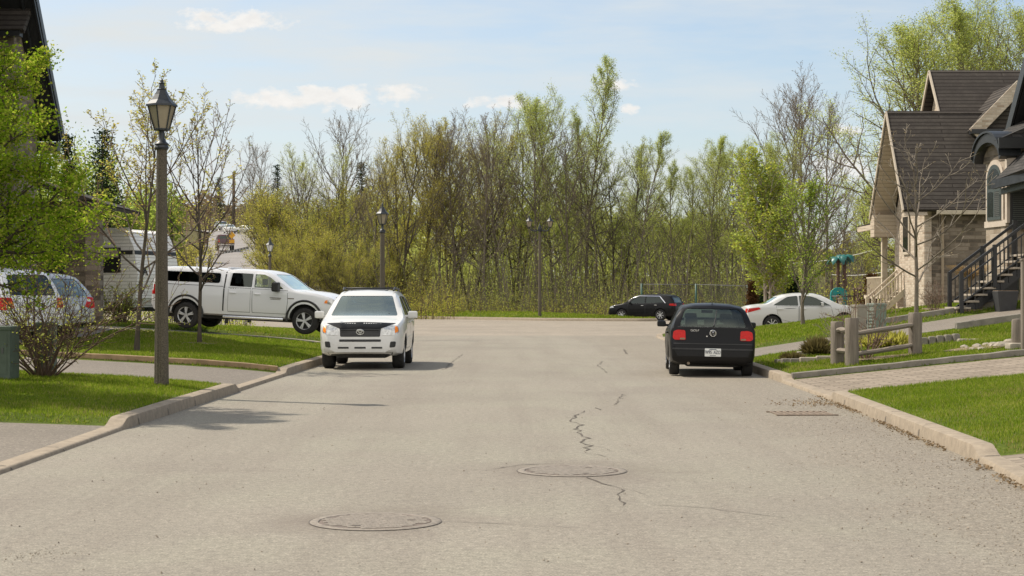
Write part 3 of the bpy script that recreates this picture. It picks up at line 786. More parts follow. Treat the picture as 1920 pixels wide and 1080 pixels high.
# ------------------------------------------------------------------ vehicles
def pchip(xq, tab):
    x = np.array([t[0] for t in tab], float); y = np.array([t[1] for t in tab], float); xq = np.asarray(xq, float)
    h = np.diff(x); d = np.diff(y) / h; k = len(x); s = np.zeros(k)
    for i in range(1, k - 1):
        if d[i - 1] * d[i] > 0: s[i] = 2 / (1 / d[i - 1] + 1 / d[i])
    s[0], s[-1] = d[0], d[-1]
    i = np.clip(np.searchsorted(x, xq, 'right') - 1, 0, k - 2); t = (xq - x[i]) / h[i]
    t = np.clip(t, 0, 1)
    return (2*t**3-3*t**2+1)*y[i] + (t**3-2*t**2+t)*h[i]*s[i] + (-2*t**3+3*t**2)*y[i+1] + (t**3-t**2)*h[i]*s[i+1]
def body_ring(x, c, cav=0.0):
    zt = float(pchip(x, c['top'])) - cav; zb = float(pchip(x, c['bot'])); w = float(pchip(x, c['wid'])) - cav
    belt = float(np.interp(x, [p[0] for p in c['belt']], [p[1] for p in c['belt']]))
    if cav: zb = belt - c.get('cavd', .32)
    sh = min(belt, zt - .035); tum = c.get('tum', .30); cr = c.get('crown', .025)
    dz = max(zt - sh, .01); g = min(1, dz / .3)
    ins = c.get('ins', .05)
    hf = [(0, zb), (w * .82, zb), (w * .955, zb + .05), (w * .99, zb + (sh - zb) * .25), (w, zb + (sh - zb) * .58), (w * .993, sh - .05),
          (w - ins * .55, sh + .01 * g), (w - ins - tum * dz * .80, sh + dz * .80), (w - ins - tum * dz - .05 - .02 * (1 - g), zt - .012), ((w - ins - tum * dz) * .55, zt + cr * .7), (0, zt + cr)]
    return [(x, y, z) for y, z in hf] + [(x, -y, z) for y, z in hf[-2:0:-1]]
def stations(c, step=.14):
    k = sorted({p[0] for t in ('top', 'bot', 'wid') for p in c[t]})
    out = []
    for a, b in zip(k[:-1], k[1:]):
        n = max(1, int(math.ceil((b - a) / step))); out += [a + (b - a) * i / n for i in range(n)]
    return out + [k[-1]]
def me_from(mb, mat): return mb.mesh('tmp', mat, True, 40)
def boolean(me, cutters):
    o = bpy.data.objects.new('tmp', me); COL.objects.link(o); tmp = []
    for cm in cutters:
        q = bpy.data.objects.new('tmpc', cm); COL.objects.link(q); tmp.append(q)
        md = o.modifiers.new('b', 'BOOLEAN'); md.operation = 'DIFFERENCE'; md.solver = 'EXACT'; md.object = q
    dg = bpy.context.evaluated_depsgraph_get(); dg.update()
    r = bpy.data.meshes.new_from_object(o.evaluated_get(dg))
    for q in tmp + [o]: bpy.data.objects.remove(q)
    return r
DIRS = {'L': (Vector((0, -1, 0)), lambda u, v: Vector((u, 4, v))), 'R': (Vector((0, 1, 0)), lambda u, v: Vector((u, -4, v))),
        'F': (Vector((-1, 0, 0)), lambda u, v: Vector((9, u, v))), 'B': (Vector((1, 0, 0)), lambda u, v: Vector((-9, u, v))), 'T': (Vector((0, 0, -1)), lambda u, v: Vector((u, v, 6)))}
def patch_mesh(bvh, outline, d, off, mat, name, step=.07, skirt=.012):
    """a panel cut to outline and laid on the body skin."""
    dv, orig = DIRS[d]; pts = []
    k = len(outline)
    for i in range(k):
        a, b = Vector(outline[i]), Vector(outline[(i + 1) % k]); n = max(1, int((b - a).length / step)); pts += [a.lerp(b, j / n) for j in range(n)]
    area = sum(a.x * b.y - b.x * a.y for a, b in zip(pts, pts[1:] + pts[:1]))
    if area < 0: pts.reverse()
    n0 = len(pts)
    us, vs = [p.x for p in pts], [p.y for p in pts]
    def inside(x, y):
        c = False
        for a, b in zip(pts, pts[1:] + pts[:1]):
            if (a.y > y) != (b.y > y) and x < (b.x - a.x) * (y - a.y) / (b.y - a.y) + a.x: c = not c
        return c
    extra = [Vector((x, y)) for x in np.arange(min(us) + step * .5, max(us), step) for y in np.arange(min(vs) + step * .5, max(vs), step) if inside(x, y)]
    co, _, fa, *_ = delaunay_2d_cdt([Vector((p.x, p.y)) for p in pts + extra], [(i, (i + 1) % n0) for i in range(n0)], [], 0, 1e-5)
    fa = [f for f in fa if inside(sum(co[i].x for i in f) / len(f), sum(co[i].y for i in f) / len(f))]
    V = []; last = None
    for p in co:
        hit = bvh.ray_cast(orig(p.x, p.y), dv)
        if hit[0] is None:
            h2 = bvh.find_nearest(orig(p.x, p.y) + dv * (3.2 if d in 'LR' else 5))
            q = h2[0].copy(); base = orig(p.x, p.y)
            for ax in range(3):
                if abs(dv[ax]) < .5: q[ax] = base[ax]
        else: q = hit[0]
        V.append(q - dv * off)
    mb = MB(); mb.add(V, fa, 0, True)
    # the rim turns inwards
    idx = {(round(c.x, 5), round(c.y, 5)): i for i, c in enumerate(co)}
    ring = [idx.get((round(p.x, 5), round(p.y, 5))) for p in pts]
    if skirt and None not in ring:
        b = len(mb.v); mb.v += [tuple(Vector(V[i]) + dv * skirt) for i in ring]
        for i in range(n0): mb.f.append([ring[i], ring[(i + 1) % n0], b + (i + 1) % n0, b + i]); mb.m.append(0); mb.s.append(False)
    return mb.mesh(name, mat, False)
class Car:
    def __init__(s, c, name, label, loc, rot, group=None, mat=None, cut=True, glassm=None):
        s.c = c; s.root = thing(name, label, c.get('cat', 'car'), loc, rot, group); s.mat = mat
        st = stations(c)
        mb = MB(); mb.loft([body_ring(x, c) for x in st], True)
        base = me_from(mb, mat)
        bm = bmesh.new(); bm.from_mesh(base); bmesh.ops.triangulate(bm, faces=bm.faces[:]); s.bvh = BVHTree.FromBMesh(bm); bm.free()
        s.W = max(p[1] for p in c['wid']); s.L = c['top'][-1][0]; s.x0 = (c['ax'][0] + c['ax'][1]) / 2
        cut_m = []
        R_ = c['arch']
        for ax in c['ax']:
            for sy in (1, -1):
                q = MB(); q.lathe([(0, sy * (s.W - .34)), (R_, sy * (s.W - .34)), (R_, sy * (s.W + .2)), (0, sy * (s.W + .2))], 28, (ax, 0, c['wr'] + c.get('lift', .02)), 'y', smooth=False)
                cut_m.append(me_from(q, mat))
        if cut:
            xa, xb = c['cabin']; q = MB(); q.loft([body_ring(x, c, .055) for x in np.linspace(xa, xb, 26)], True); cut_m.append(me_from(q, mat))
            for side in (1, -1):
                for w in c.get('side', []):
                    q = MB(); q.prism(w['p'], side * (s.W * .45), side * (s.W + .3), 'y'); cut_m.append(me_from(q, mat))
            if c.get('front'): q = MB(); q.prism(c['front'], c['cabin'][1] - .9, s.L + .3, 'x'); cut_m.append(me_from(q, mat))
            if c.get('rear'): q = MB(); q.prism(c['rear'], -.3, c['cabin'][0] + .5, 'x'); cut_m.append(me_from(q, mat))
        me = boolean(base, cut_m); me.materials.clear(); me.materials.append(mat); me.materials.append(M['interior'])
        bm = bmesh.new(); bm.from_mesh(me)
        for f in bm.faces:
            p = f.calc_center_median(); h = s.bvh.find_nearest(p); inn = h[0] is not None and h[3] > .014
            f.material_index = 1 if inn else 0; f.smooth = not inn
        bmesh.ops.recalc_face_normals(bm, faces=bm.faces[:])
        sharpen(bm, 35); bm.to_mesh(me); bm.free()
        s.body = link('body', me, s.root); s.shift(s.body)
        if cut:
            for side, d in ((1, 'L'), (-1, 'R')):
                for w in c.get('side', []): s.patch(w.get('name', 'side_window'), w['p'], d, -.012, M[w.get('g' + d, w.get('g', 'glass_dark'))], skirt=0)
            if c.get('front'): s.patch('windscreen', c['front'], 'F', -.012, M[c.get('fg', 'glass_screen')], skirt=0)
            if c.get('rear'): s.patch('rear_window', c['rear'], 'B', -.012, M[c.get('rg', 'glass_dark')], skirt=0)
    def shift(s, o): o.location.x -= s.x0; return o
    def patch(s, name, outline, d, off, mat, parent=None, **k):
        o = link(name, patch_mesh(s.bvh, outline, d, off, mat, name, **k), parent or s.root)
        if parent is None: s.shift(o)
        return o
    def both(s, name, outline, off, mat, **k):
        return [s.patch(name, outline, d, off, mat, **k) for d in 'LR']
    def mirror_patch(s, name, outline, d, off, mat, **k):
        return [s.patch(name, [(u * q, v) for u, v in outline], d, off, mat, **k) for q in (1, -1)]
    def add(s, name, mb, mat, parent=None, sharp=38):
        o = mb.build(name, mat, parent or s.root, sharp)
        if parent is None: s.shift(o)
        return o
    def door(s, outline, handle, seam=.012, hmat=None):
        for d in 'LR':
            cx = sum(p[0] for p in outline) / len(outline); cy = sum(p[1] for p in outline) / len(outline)
            big = [(cx + (x - cx) * (1 + 2 * seam / 1.0) + 0, cy + (y - cy) * (1 + 2 * seam / .7)) for x, y in outline]
            o = s.patch('door', outline, d, .0045, s.mat, skirt=.004)
            s.patch('door_seam', big, d, .0022, M['plastic'], parent=o, skirt=0)
            if handle:
                hx, hz = handle; hit = s.bvh.ray_cast(DIRS[d][1](hx, hz), DIRS[d][0])[0]; sg = 1 if d == 'L' else -1
                s.add('handle', MB().box((hx, hit.y + sg * .022, hz), (.19, .03, .034), bev=.01), hmat or s.mat, o)
    def wheels(s, spokes=5, hub=.58, dark=False, style=0):
        c = s.c; r = c['wr']; wd = c.get('ww', .205); proto = None
        for ax in c['ax']:
            for sy in (1, -1):
                if proto is None:
                    t = MB(); h = wd / 2
                    t.lathe([(r * .64, -h), (r * .70, -h * 1.02), (r * .92, -h), (r * .985, -h * .8), (r, -h * .5), (r, h * .5), (r * .985, h * .8), (r * .92, h), (r * .70, h * 1.02), (r * .64, h)], 36, (0, 0, 0), 'y')
                    tyre = t.mesh('tyre', M['tyre'], sharp=50)
                    q = MB(); q.lathe([(0, h * .1), (r * .60, h * .05), (r * .645, h * .5), (r * .66, h)], 36, (0, 0, 0), 'y'); barrel = q.mesh('rim_barrel', M['rimdark'])
                    q = MB(); q.lathe([(r * .60, h * .75), (r * .66, h * 1.0), (r * .66, h * .8)], 36, (0, 0, 0), 'y')
                    q.lathe([(0, h * .92), (r * .10, h * .9), (r * .15, h * .7)], 16, (0, 0, 0), 'y')
                    for k in range(spokes):
                        a = 2 * pi * k / spokes + .3
                        ws = .16 if spokes <= 6 else .10
                        for sg in ((-1, 1) if style == 1 else (0,)):
                            a2 = a + sg * .12
                            Mx = Matrix.Rotation(-a2, 3, 'Y')
                            q.box(Mx @ Vector((r * .37, h * .78, 0)), (r * .56, h * .30, r * ws * (.62 if style == 1 else 1.0)), rot=Mx, bev=.006)
                    rim = q.mesh('rim', M['rim'])
                w = link('wheel', barrel, s.root); w.location = (ax - s.x0, sy * (s.W - wd / 2 - .03), r); w.rotation_euler = (0, random.Random(ax * 7 + sy).random() * 6, 0 if sy > 0 else pi)
                link('tyre', tyre, w); link('rim', rim, w); proto = 1
    def mirrors(s, x, z, mat, y=None, size=(.10, .20, .14)):
        for d, sy in (('L', 1), ('R', -1)):
            hit = s.bvh.ray_cast(DIRS[d][1](x, z), DIRS[d][0])[0]; y0 = abs(hit.y)
            m = MB(); m.box((x, sy * (y0 + .05 + size[1] / 2), z + .03), size, bev=.04); m.box((x - .01, sy * (y0 + .035), z), (.05, .12, .05), bev=.015)
            o = s.add('wing_mirror', m, mat)
            s.add('mirror_glass', MB().box((x - size[0] / 2 - .002, sy * (y0 + .05 + size[1] / 2), z + .03), (.006, size[1] * .8, size[2] * .72), bev=.002), M['winglass'], o)
    def seats(s, rows, z, top, w=.5, hr=True, mat='seat'):
        for x, ys_ in rows:
            for y in ys_:
                m = MB(); m.box((x, y, (z + top - .22) / 2), (.16, w, top - .22 - z), bev=.05)
                if hr: m.box((x - .02, y, top - .09), (.10, .26, .19), bev=.05)
                s.add('seat', m, M[mat])
    def underside(s, x0, x1, z0, z1, w):
        s.add('underbody', MB().box(((x0 + x1) / 2, 0, (z0 + z1) / 2), (x1 - x0, w, z1 - z0), bev=.05), M['interior'])

def emblem_ovals(car, x, z, mats):
    """three chrome ovals on the grille."""
    def ov(cy, cz, a, b): return [(x, cy + a * cos(t), cz + b * sin(t)) for t in np.linspace(0, 2 * pi, 22, endpoint=False)]
    m = MB()
    for cy, cz, a, b in ((0, z, .078, .053), (0, z + .012, .048, .022), (0, z, .022, .048)): m.tube(ov(cy, cz, a, b), .009, 6, closed=True)
    car.add('emblem', m, M['chrome'])

# ---- white SUV facing the camera
c = dict(cat='car', top=[(0, .60), (.03, .92), (.09, 1.06), (.32, 1.42), (.50, 1.60), (.9, 1.655), (1.8, 1.685), (2.45, 1.655), (2.80, 1.585), (3.25, 1.33), (3.60, 1.13), (3.75, 1.085), (4.1, 1.035), (4.38, .955), (4.52, .86), (4.575, .74), (4.60, .56)],
     bot=[(0, .42), (.12, .33), (.6, .28), (3.9, .28), (4.4, .30), (4.6, .37)], wid=[(0, .74), (.06, .84), (.3, .895), (.9, .9075), (3.7, .9075), (4.15, .89), (4.40, .83), (4.52, .755), (4.60, .64)],
     belt=[(0, 1.12), (3.4, 1.09), (3.8, 1.06), (4.6, .9)], tum=.37, crown=.04, ins=.05, ax=(.98, 3.64), wr=.345, arch=.40, ww=.25, cabin=(.22, 3.42),
     front=roundp([(-.725, 1.135), (.725, 1.135), (.565, 1.565), (-.565, 1.565)], .04), rear=roundp([(-.66, 1.16), (.66, 1.16), (.55, 1.54), (-.55, 1.54)], .05),
     side=[dict(p=roundp([(2.12, 1.14), (3.15, 1.135), (2.80, 1.46), (2.62, 1.54), (2.12, 1.56)], .04), g='glass_dark'), dict(p=roundp([(1.22, 1.15), (2.02, 1.14), (2.02, 1.56), (1.22, 1.55)], .04), g='glass_dark'),
           dict(p=roundp([(.48, 1.22), (1.10, 1.16), (1.10, 1.54), (.70, 1.50)], .05), g='glass_dark')])
D = 36.3; sc = 1.04
rav = Car(c, 'parked_suv', 'white SUV parked on the street against the kerb, its black grille facing the camera', (X(675, D), D + 2.3 * sc, 0), R(-90), mat=M['white'])
rav.root.scale = (sc,) * 3
rav.wheels(5, dark=True); rav.mirrors(3.12, 1.12, M['white'], size=(.10, .21, .16)); rav.seats([(2.2, (-.38, .38)), (1.3, (-.42, .42))], .62, 1.40, .46, mat='seat_light')
rav.add('dashboard', MB().box((3.1, 0, .98), (.5, 1.35, .24), bev=.08), M['seat'])
rav.add('steering_wheel', MB().tube([(2.92, .38 + .18 * cos(a), .98 + .18 * sin(a)) for a in np.linspace(0, 2 * pi, 18, endpoint=False)], .016, 6, closed=True), M['plastic'])
rav.add('rear_view_mirror', MB().box((2.86, 0, 1.45), (.03, .22, .06), bev=.01), M['plastic'])
rav.door([(2.10, .42), (3.20, .42), (3.28, .75), (3.22, 1.085), (2.10, 1.085)], (2.28, .98)); rav.door([(1.32, .55), (2.04, .42), (2.04, 1.085), (1.10, 1.10), (1.14, .78)], (1.32, 1.0))
gr = rav.patch('grille', roundp([(-.42, .70), (.42, .70), (.44, .90), (-.44, .90)], .03), 'F', .006, M['plastic'])
rav.patch('bonnet_guard', roundp([(-.44, .875), (.44, .875), (.60, .935), (.74, .985), (.40, 1.0), (0, 1.012), (-.40, 1.0), (-.74, .985), (-.60, .935)], .02, 2), 'F', .016, M['black'], step=.05)
xg = rav.bvh.ray_cast(Vector((9, 0, .80)), Vector((-1, 0, 0)))[0].x
emblem_ovals(rav, xg + .02, .80, None)
m = MB()
for z in (.745, .79, .84): m.box((xg - .01, 0, z), (.03, .80, .012))
rav.add('grille_bar', m, M['plastic'])
for o in rav.mirror_patch('headlight', roundp([(.46, .735), (.70, .735), (.82, .79), (.80, .925), (.62, .955), (.50, .90)], .03), 'F', .010, M['clearlamp'], step=.04): pass
for o in rav.mirror_patch('indicator', roundp([(.735, .775), (.80, .81), (.79, .90), (.73, .93)], .02), 'F', .015, M['orange'], step=.03): pass
rav.patch('lower_intake', roundp([(-.44, .595), (.44, .595), (.44, .645), (-.44, .645)], .015), 'F', .006, M['plastic'], step=.05)
for y0, y1 in ((-.47, -.24), (-.12, .12), (.24, .47)): rav.patch('bumper_slot', roundp([(y0, .45), (y1, .45), (y1, .487), (y0, .487)], .01), 'F', .006, M['plastic'], step=.04)
rav.mirror_patch('fog_light', roundp([(.62, .47), (.74, .48), (.755, .60), (.64, .60)], .03), 'F', .006, M['plastic'], step=.04)
rav.patch('chin_guard', roundp([(-.66, .30), (.66, .30), (.70, .375), (-.70, .375)], .02), 'F', .004, M['plastic'], step=.06)
for sy in (1, -1):
    m = MB(); m.tube([(.75, sy * .56, 1.66), (.85, sy * .57, 1.72), (2.3, sy * .57, 1.745), (2.5, sy * .56, 1.685)], .022, 8); rav.add('roof_rail', m, M['plastic'])
m = MB()
for x in (1.2, 2.05): m.tube([(x, -.56, 1.74), (x, .56, 1.74)], .016, 8)
rav.add('roof_bar', m, M['plastic']); rav.patch('sunroof', roundp([(1.7, -.42), (2.45, -.42), (2.45, .42), (1.7, .42)], .05), 'T', .004, M['plastic'])
rav.add('wiper', MB().tube([(3.52, .55, 1.175), (3.50, .05, 1.19)], .010, 5).tube([(3.52, -.05, 1.18), (3.50, -.55, 1.18)], .010, 5), M['plastic'])
rav.underside(.5, 4.3, .24, .42, 1.1)
rav.both('side_moulding', [(1.35, .62), (3.15, .60), (3.15, .66), (1.35, .68)], .012, M['white'])

# ---- black hatchback seen from behind
c = dict(cat='car', top=[(0, .50), (.02, .66), (.07, .76), (.13, .985), (.30, 1.20), (.46, 1.375), (.62, 1.415), (1.2, 1.44), (2.0, 1.435), (2.45, 1.385), (2.75, 1.24), (3.12, .99), (3.3, .955), (3.7, .885), (3.95, .80), (4.08, .68), (4.14, .5)],
     bot=[(0, .36), (.06, .27), (.5, .22), (3.6, .2), (4.0, .22), (4.14, .32)], wid=[(0, .70), (.04, .80), (.18, .85), (.6, .8675), (3.4, .8675), (3.8, .83), (4.04, .72), (4.14, .56)],
     belt=[(0, .98), (.2, .97), (3.1, .92), (4.14, .76)], tum=.39, crown=.045, ins=.05, ax=(.80, 3.31), wr=.312, arch=.355, ww=.20, cabin=(.26, 3.02),
     front=roundp([(-.66, 1.0), (.66, 1.0), (.50, 1.34), (-.50, 1.34)], .05), rear=roundp([(-.665, 1.0), (.665, 1.0), (.545, 1.365), (-.545, 1.365)], [.05, .05, .09, .09]), rg='glass_clear', fg='glass_clear',
     side=[dict(p=roundp([(1.75, 1.0), (2.75, .985), (2.45, 1.24), (2.28, 1.34), (1.75, 1.365)], .04), g='glass_clear'), dict(p=roundp([(.98, 1.01), (1.68, 1.0), (1.68, 1.365), (1.02, 1.34)], .05), g='glass_clear')])
D = 32.95
golf = Car(c, 'parked_hatchback', 'black hatchback seen from behind, parked on the street beside the right kerb', (4.13, D + 2.07, 0), (R(1.3), 0, R(86.2)), mat=M['black'])
golf.root.rotation_euler = (0, 0, R(86.2)); golf.root.rotation_euler = (R(1.1), 0, R(86.2))
golf.wheels(5); golf.mirrors(2.68, .98, M['black'], size=(.10, .19, .13))
golf.seats([(1.05, (-.40, .0, .40))], .5, 1.17, .26); golf.seats([(2.05, (-.37, .37))], .45, 1.25, .36)
golf.add('dashboard', MB().box((2.82, 0, .84), (.4, 1.3, .16), bev=.06), M['seat']); golf.add('rear_view_mirror', MB().box((2.55, 0, 1.29), (.03, .24, .065), bev=.01), M['plastic'])
golf.mirror_patch('tail_light', roundp([(.54, .735), (.755, .735), (.80, .77), (.785, .905), (.70, .935), (.55, .925)], .03), 'B', .010, M['redlamp'], step=.04)
for yy in (.555, -.655): golf.patch('reversing_light', roundp([(yy, .742), (yy + .10, .742), (yy + .10, .775), (yy, .775)], .01), 'B', .014, M['bud_red'], step=.03)
hy = [(-.47, .66), (.47, .66), (.47, .995), (-.47, .995)]
golf.patch('hatch_seam', roundp([(-.70, .985), (.70, .985), (.70, .998), (-.70, .998)], .004), 'B', .003, M['plastic'], step=.1)
golf.patch('bumper_strip', roundp([(-.80, .545), (.80, .545), (.80, .575), (-.80, .575)], .01), 'B', .014, M['plastic'], step=.08)
golf.patch('bumper_top', roundp([(-.78, .655), (.78, .655), (.78, .672), (-.78, .672)], .004), 'B', .008, M['plastic'], step=.08)
pl = golf.patch('number_plate', roundp([(-.16, .415), (.16, .415), (.16, .575), (-.16, .575)], .012), 'B', .030, M['platewhite'], step=.1)
xp = golf.bvh.ray_cast(Vector((-9, 0, .495)), Vector((1, 0, 0)))[0].x
t = text_mesh('W95  AZO', .098, M['plateink'], 'lettering', pl, (xp - .034, 0, .497), (R(90), 0, R(-90)), .003, .66)
m = MB(); m.box((xp - .031, 0, .556), (.006, .14, .012)); m.box((xp - .031, 0, .434), (.006, .12, .009)); golf.add('plate_motto', m, M['plateink'], pl)
xh = golf.bvh.ray_cast(Vector((-9, 0, .815)), Vector((1, 0, 0)))[0].x
m = MB(); zc = .875
m.tube([(xh - .012, .062 * cos(a), zc + .062 * sin(a)) for a in np.linspace(0, 2 * pi, 26, endpoint=False)], .008, 6, closed=True)
V1 = [(.028, .052), (0, .010), (-.028, .052)]; W1 = [(.052, .022), (.026, -.050), (0, -.002), (-.026, -.050), (-.052, .022)]
for q in (V1, W1): m.tube([(xh - .012, y, zc + z) for y, z in q], .0075, 5)
golf.add('emblem', m, M['chrome']); golf.add('emblem_ground', MB().lathe([(0, xh - .008), (.058, xh - .008), (.060, xh + .03)], 24, (0, 0, zc), 'x'), M['plastic'])
x2 = golf.bvh.ray_cast(Vector((-9, .36, .93)), Vector((1, 0, 0)))[0].x
text_mesh('GOLF', .055, M['chrome'], 'lettering', golf.root, (x2 - .010 - golf.x0, .36, .925), (R(90), 0, R(-90)), .004, 1.25)
golf.add('hatch_lock', MB().lathe([(0, xh - .03), (.014, xh - .03), (.018, xh + .02)], 12, (0, .12, .815), 'x'), M['chrome'])
golf.add('wiper', MB().tube([(.115, -.02, 1.015), (.27, -.06, 1.20), (.395, -.085, 1.34)], [.018, .011, .008], 6), M['plastic'])
golf.door([(1.72, .33), (2.80, .33), (2.86, .6), (2.86, .92), (1.72, .94)], (1.92, .84)); golf.door([(1.10, .5), (1.66, .33), (1.66, .94), (.98, .95), (1.0, .72)], (1.12, .86))
golf.add('exhaust_pipe', MB().tube([(.02, .48, .27), (.5, .48, .27)], .03, 10), M['rust']); golf.underside(.35, 3.8, .19, .36, 1.05)
golf.add('aerial', MB().tube([(.62, 0, 1.44), (.56, 0, 1.475)], [.018, .006], 6), M['plastic'])

# ---- white pickup with a cap on the bed
c = dict(cat='pickup truck', top=[(.12, .76), (.14, 1.08), (.17, 1.45), (.21, 1.66), (.32, 1.725), (1.0, 1.745), (2.2, 1.74), (2.32, 1.725), (2.36, 1.71), (2.44, 1.73), (2.8, 1.75), (3.3, 1.74), (3.65, 1.69), (4.02, 1.48), (4.38, 1.245), (4.5, 1.215), (5.0, 1.18), (5.4, 1.10), (5.66, 1.0), (5.76, .86), (5.80, .64)],
     bot=[(.12, .58), (.22, .46), (.7, .42), (4.2, .40), (5.3, .38), (5.7, .38), (5.80, .42)], wid=[(.12, .93), (.17, .97), (.4, 1.0), (2.0, 1.008), (4.8, 1.005), (5.4, .98), (5.68, .91), (5.80, .80)],
     belt=[(0, 1.27), (4.3, 1.21), (5.0, 1.12), (5.8, .95)], tum=.22, crown=.03, ins=.05, ax=(1.20, 4.77), wr=.375, arch=.46, ww=.25, lift=.02, cabin=(.56, 4.15), cavd=.4,
     front=roundp([(-.78, 1.25), (.78, 1.25), (.66, 1.65), (-.66, 1.65)], .05), rear=roundp([(-.66, 1.32), (.66, 1.32), (.60, 1.60), (-.60, 1.60)], .05),
     side=[dict(p=roundp([(.42, 1.33), (2.20, 1.33), (2.20, 1.62), (.48, 1.62)], .07), g='glass_dark', name='cap_window'), dict(p=roundp([(2.50, 1.265), (3.17, 1.255), (3.17, 1.64), (2.54, 1.645)], .04), g='glass_dark', gL='glass_clear'),
           dict(p=roundp([(3.24, 1.255), (4.12, 1.245), (3.72, 1.54), (3.52, 1.63), (3.24, 1.64)], .03), g='glass_clear')])
fx, fy = -5.94, 47.0
ram = Car(c, 'pickup_truck', 'white crew cab pickup with a windowed white cap over its bed', (-7.41, 47.88, .63), (0, R(2.6), R(-12)), mat=M['whiteblue'])
ram.wheels(5, style=1); ram.mirrors(3.95, 1.27, M['plastic'], size=(.18, .26, .27)); ram.seats([(3.05, (-.45, .45)), (2.4, (-.45, .45))], .8, 1.5, .42)
ram.both('bed_gap', [(2.31, .55), (2.35, .55), (2.38, 1.72), (2.34, 1.72)], .004, M['plastic'])
ram.both('cap_seam', [(.14, 1.245), (2.31, 1.24), (2.31, 1.255), (.14, 1.26)], .004, M['plastic'])
ram.door([(3.22, .55), (4.22, .55), (4.26, .9), (4.24, 1.20), (3.20, 1.215)], (3.36, 1.07)); ram.door([(2.48, .55), (3.14, .55), (3.14, 1.215), (2.48, 1.225)], (2.62, 1.08))
for sy in (1, -1):
    ram.add('running_board', MB().tube([(2.35, sy * .98, .39), (4.15, sy * .98, .39)], .045, 10), M['chrome'])
    m = MB(); m.tube([(4.77 + .52 * cos(a), sy * 1.0, .425 + .52 * sin(a)) for a in np.linspace(-.15, pi + .15, 20)], .034, 6); ram.add('wheel_arch_trim', m, M['plastic'])
    m = MB(); m.tube([(1.20 + .52 * cos(a), sy * .995, .425 + .52 * sin(a)) for a in np.linspace(-.15, pi + .15, 20)], .034, 6); ram.add('wheel_arch_trim', m, M['plastic'])
    ram.add('mud_flap', MB().box((2.42, sy * .9, .30), (.03, .22, .22), bev=.005), M['plastic'])
for d, sg in (('R', -1), ('L', 1)):
    ram.patch('tail_light', roundp([(.12, .94), (.28, .94), (.28, 1.22), (.12, 1.22)], .03), d, .012, M['redlamp'], step=.05)
    ram.patch('headlight', roundp([(5.36, .89), (5.72, .86), (5.70, .96), (5.50, 1.03), (5.38, .99)], .03), d, .010, M['clearlamp'], step=.05)
    ram.patch('indicator', roundp([(5.34, .90), (5.43, .90), (5.43, 1.0), (5.37, .98)], .02), d, .016, M['orange'], step=.04)
    m = MB()
    yb = ram.bvh.ray_cast(DIRS[d][1](3.95, .95), DIRS[d][0])[0].y
    m.box((3.90, yb + sg * .006, .985), (.34, .006, .026)); m.box((3.90, yb + sg * .006, .945), (.30, .006, .016)); m.box((4.36, yb + sg * .004, .99), (.18, .006, .03))
    ram.add('badge', m, M['edge_stone'])
ram.patch('grille', roundp([(-.52, .72), (.52, .72), (.58, 1.08), (-.58, 1.08)], .05), 'F', .01, M['plastic']); ram.patch('bumper', roundp([(-.86, .50), (.86, .50), (.84, .70), (-.84, .70)], .04), 'F', .05, M['chrome'])
ram.add('roof_hatch_lip', MB().box((2.26, 0, 1.78), (.10, .9, .05), bev=.015), M['whiteblue'])
ram.underside(.4, 5.4, .30, .48, 1.2)

# ---- pale wagon at the left, tail towards the camera
c = dict(cat='car', top=[(0, .62), (.03, .90), (.09, 1.08), (.22, 1.38), (.38, 1.63), (.6, 1.70), (1.4, 1.745), (2.2, 1.73), (2.7, 1.65), (3.2, 1.25), (3.4, 1.13), (4.1, 1.05), (4.42, .92), (4.5, .62)],
     bot=[(0, .42), (.1, .32), (.6, .30), (3.9, .28), (4.5, .36)], wid=[(0, .76), (.05, .86), (.3, .905), (.9, .915), (3.6, .91), (4.2, .86), (4.5, .66)],
     belt=[(0, 1.10), (3.4, 1.08), (4.5, .92)], tum=.24, crown=.03, ins=.05, ax=(.95, 3.6), wr=.35, arch=.41, ww=.22, cabin=(.2, 3.2),
     front=roundp([(-.7, 1.13), (.7, 1.13), (.6, 1.6), (-.6, 1.6)], .05), rear=roundp([(-.70, 1.13), (.70, 1.13), (.60, 1.60), (-.60, 1.60)], .07), rg='glass_dark',
     side=[dict(p=roundp([(2.0, 1.13), (2.95, 1.12), (2.6, 1.55), (2.0, 1.62)], .04)), dict(p=roundp([(1.15, 1.13), (1.9, 1.13), (1.9, 1.62), (1.15, 1.62)], .04)), dict(p=roundp([(.40, 1.16), (1.05, 1.13), (1.05, 1.62), (.62, 1.60)], .08), g='glass_dark')])
def on_ground(x, y): return ground(x, y)
jeep = Car(c, 'parked_wagon', 'white tall wagon at the left border, nosed towards the house, beside a silver hatchback', (-12.72, 38.55, ground(-12.0, 38.6) - .04), R(150), mat=M['whiteblue'])
jeep.wheels(5); jeep.mirrors(2.95, 1.15, M['white'])
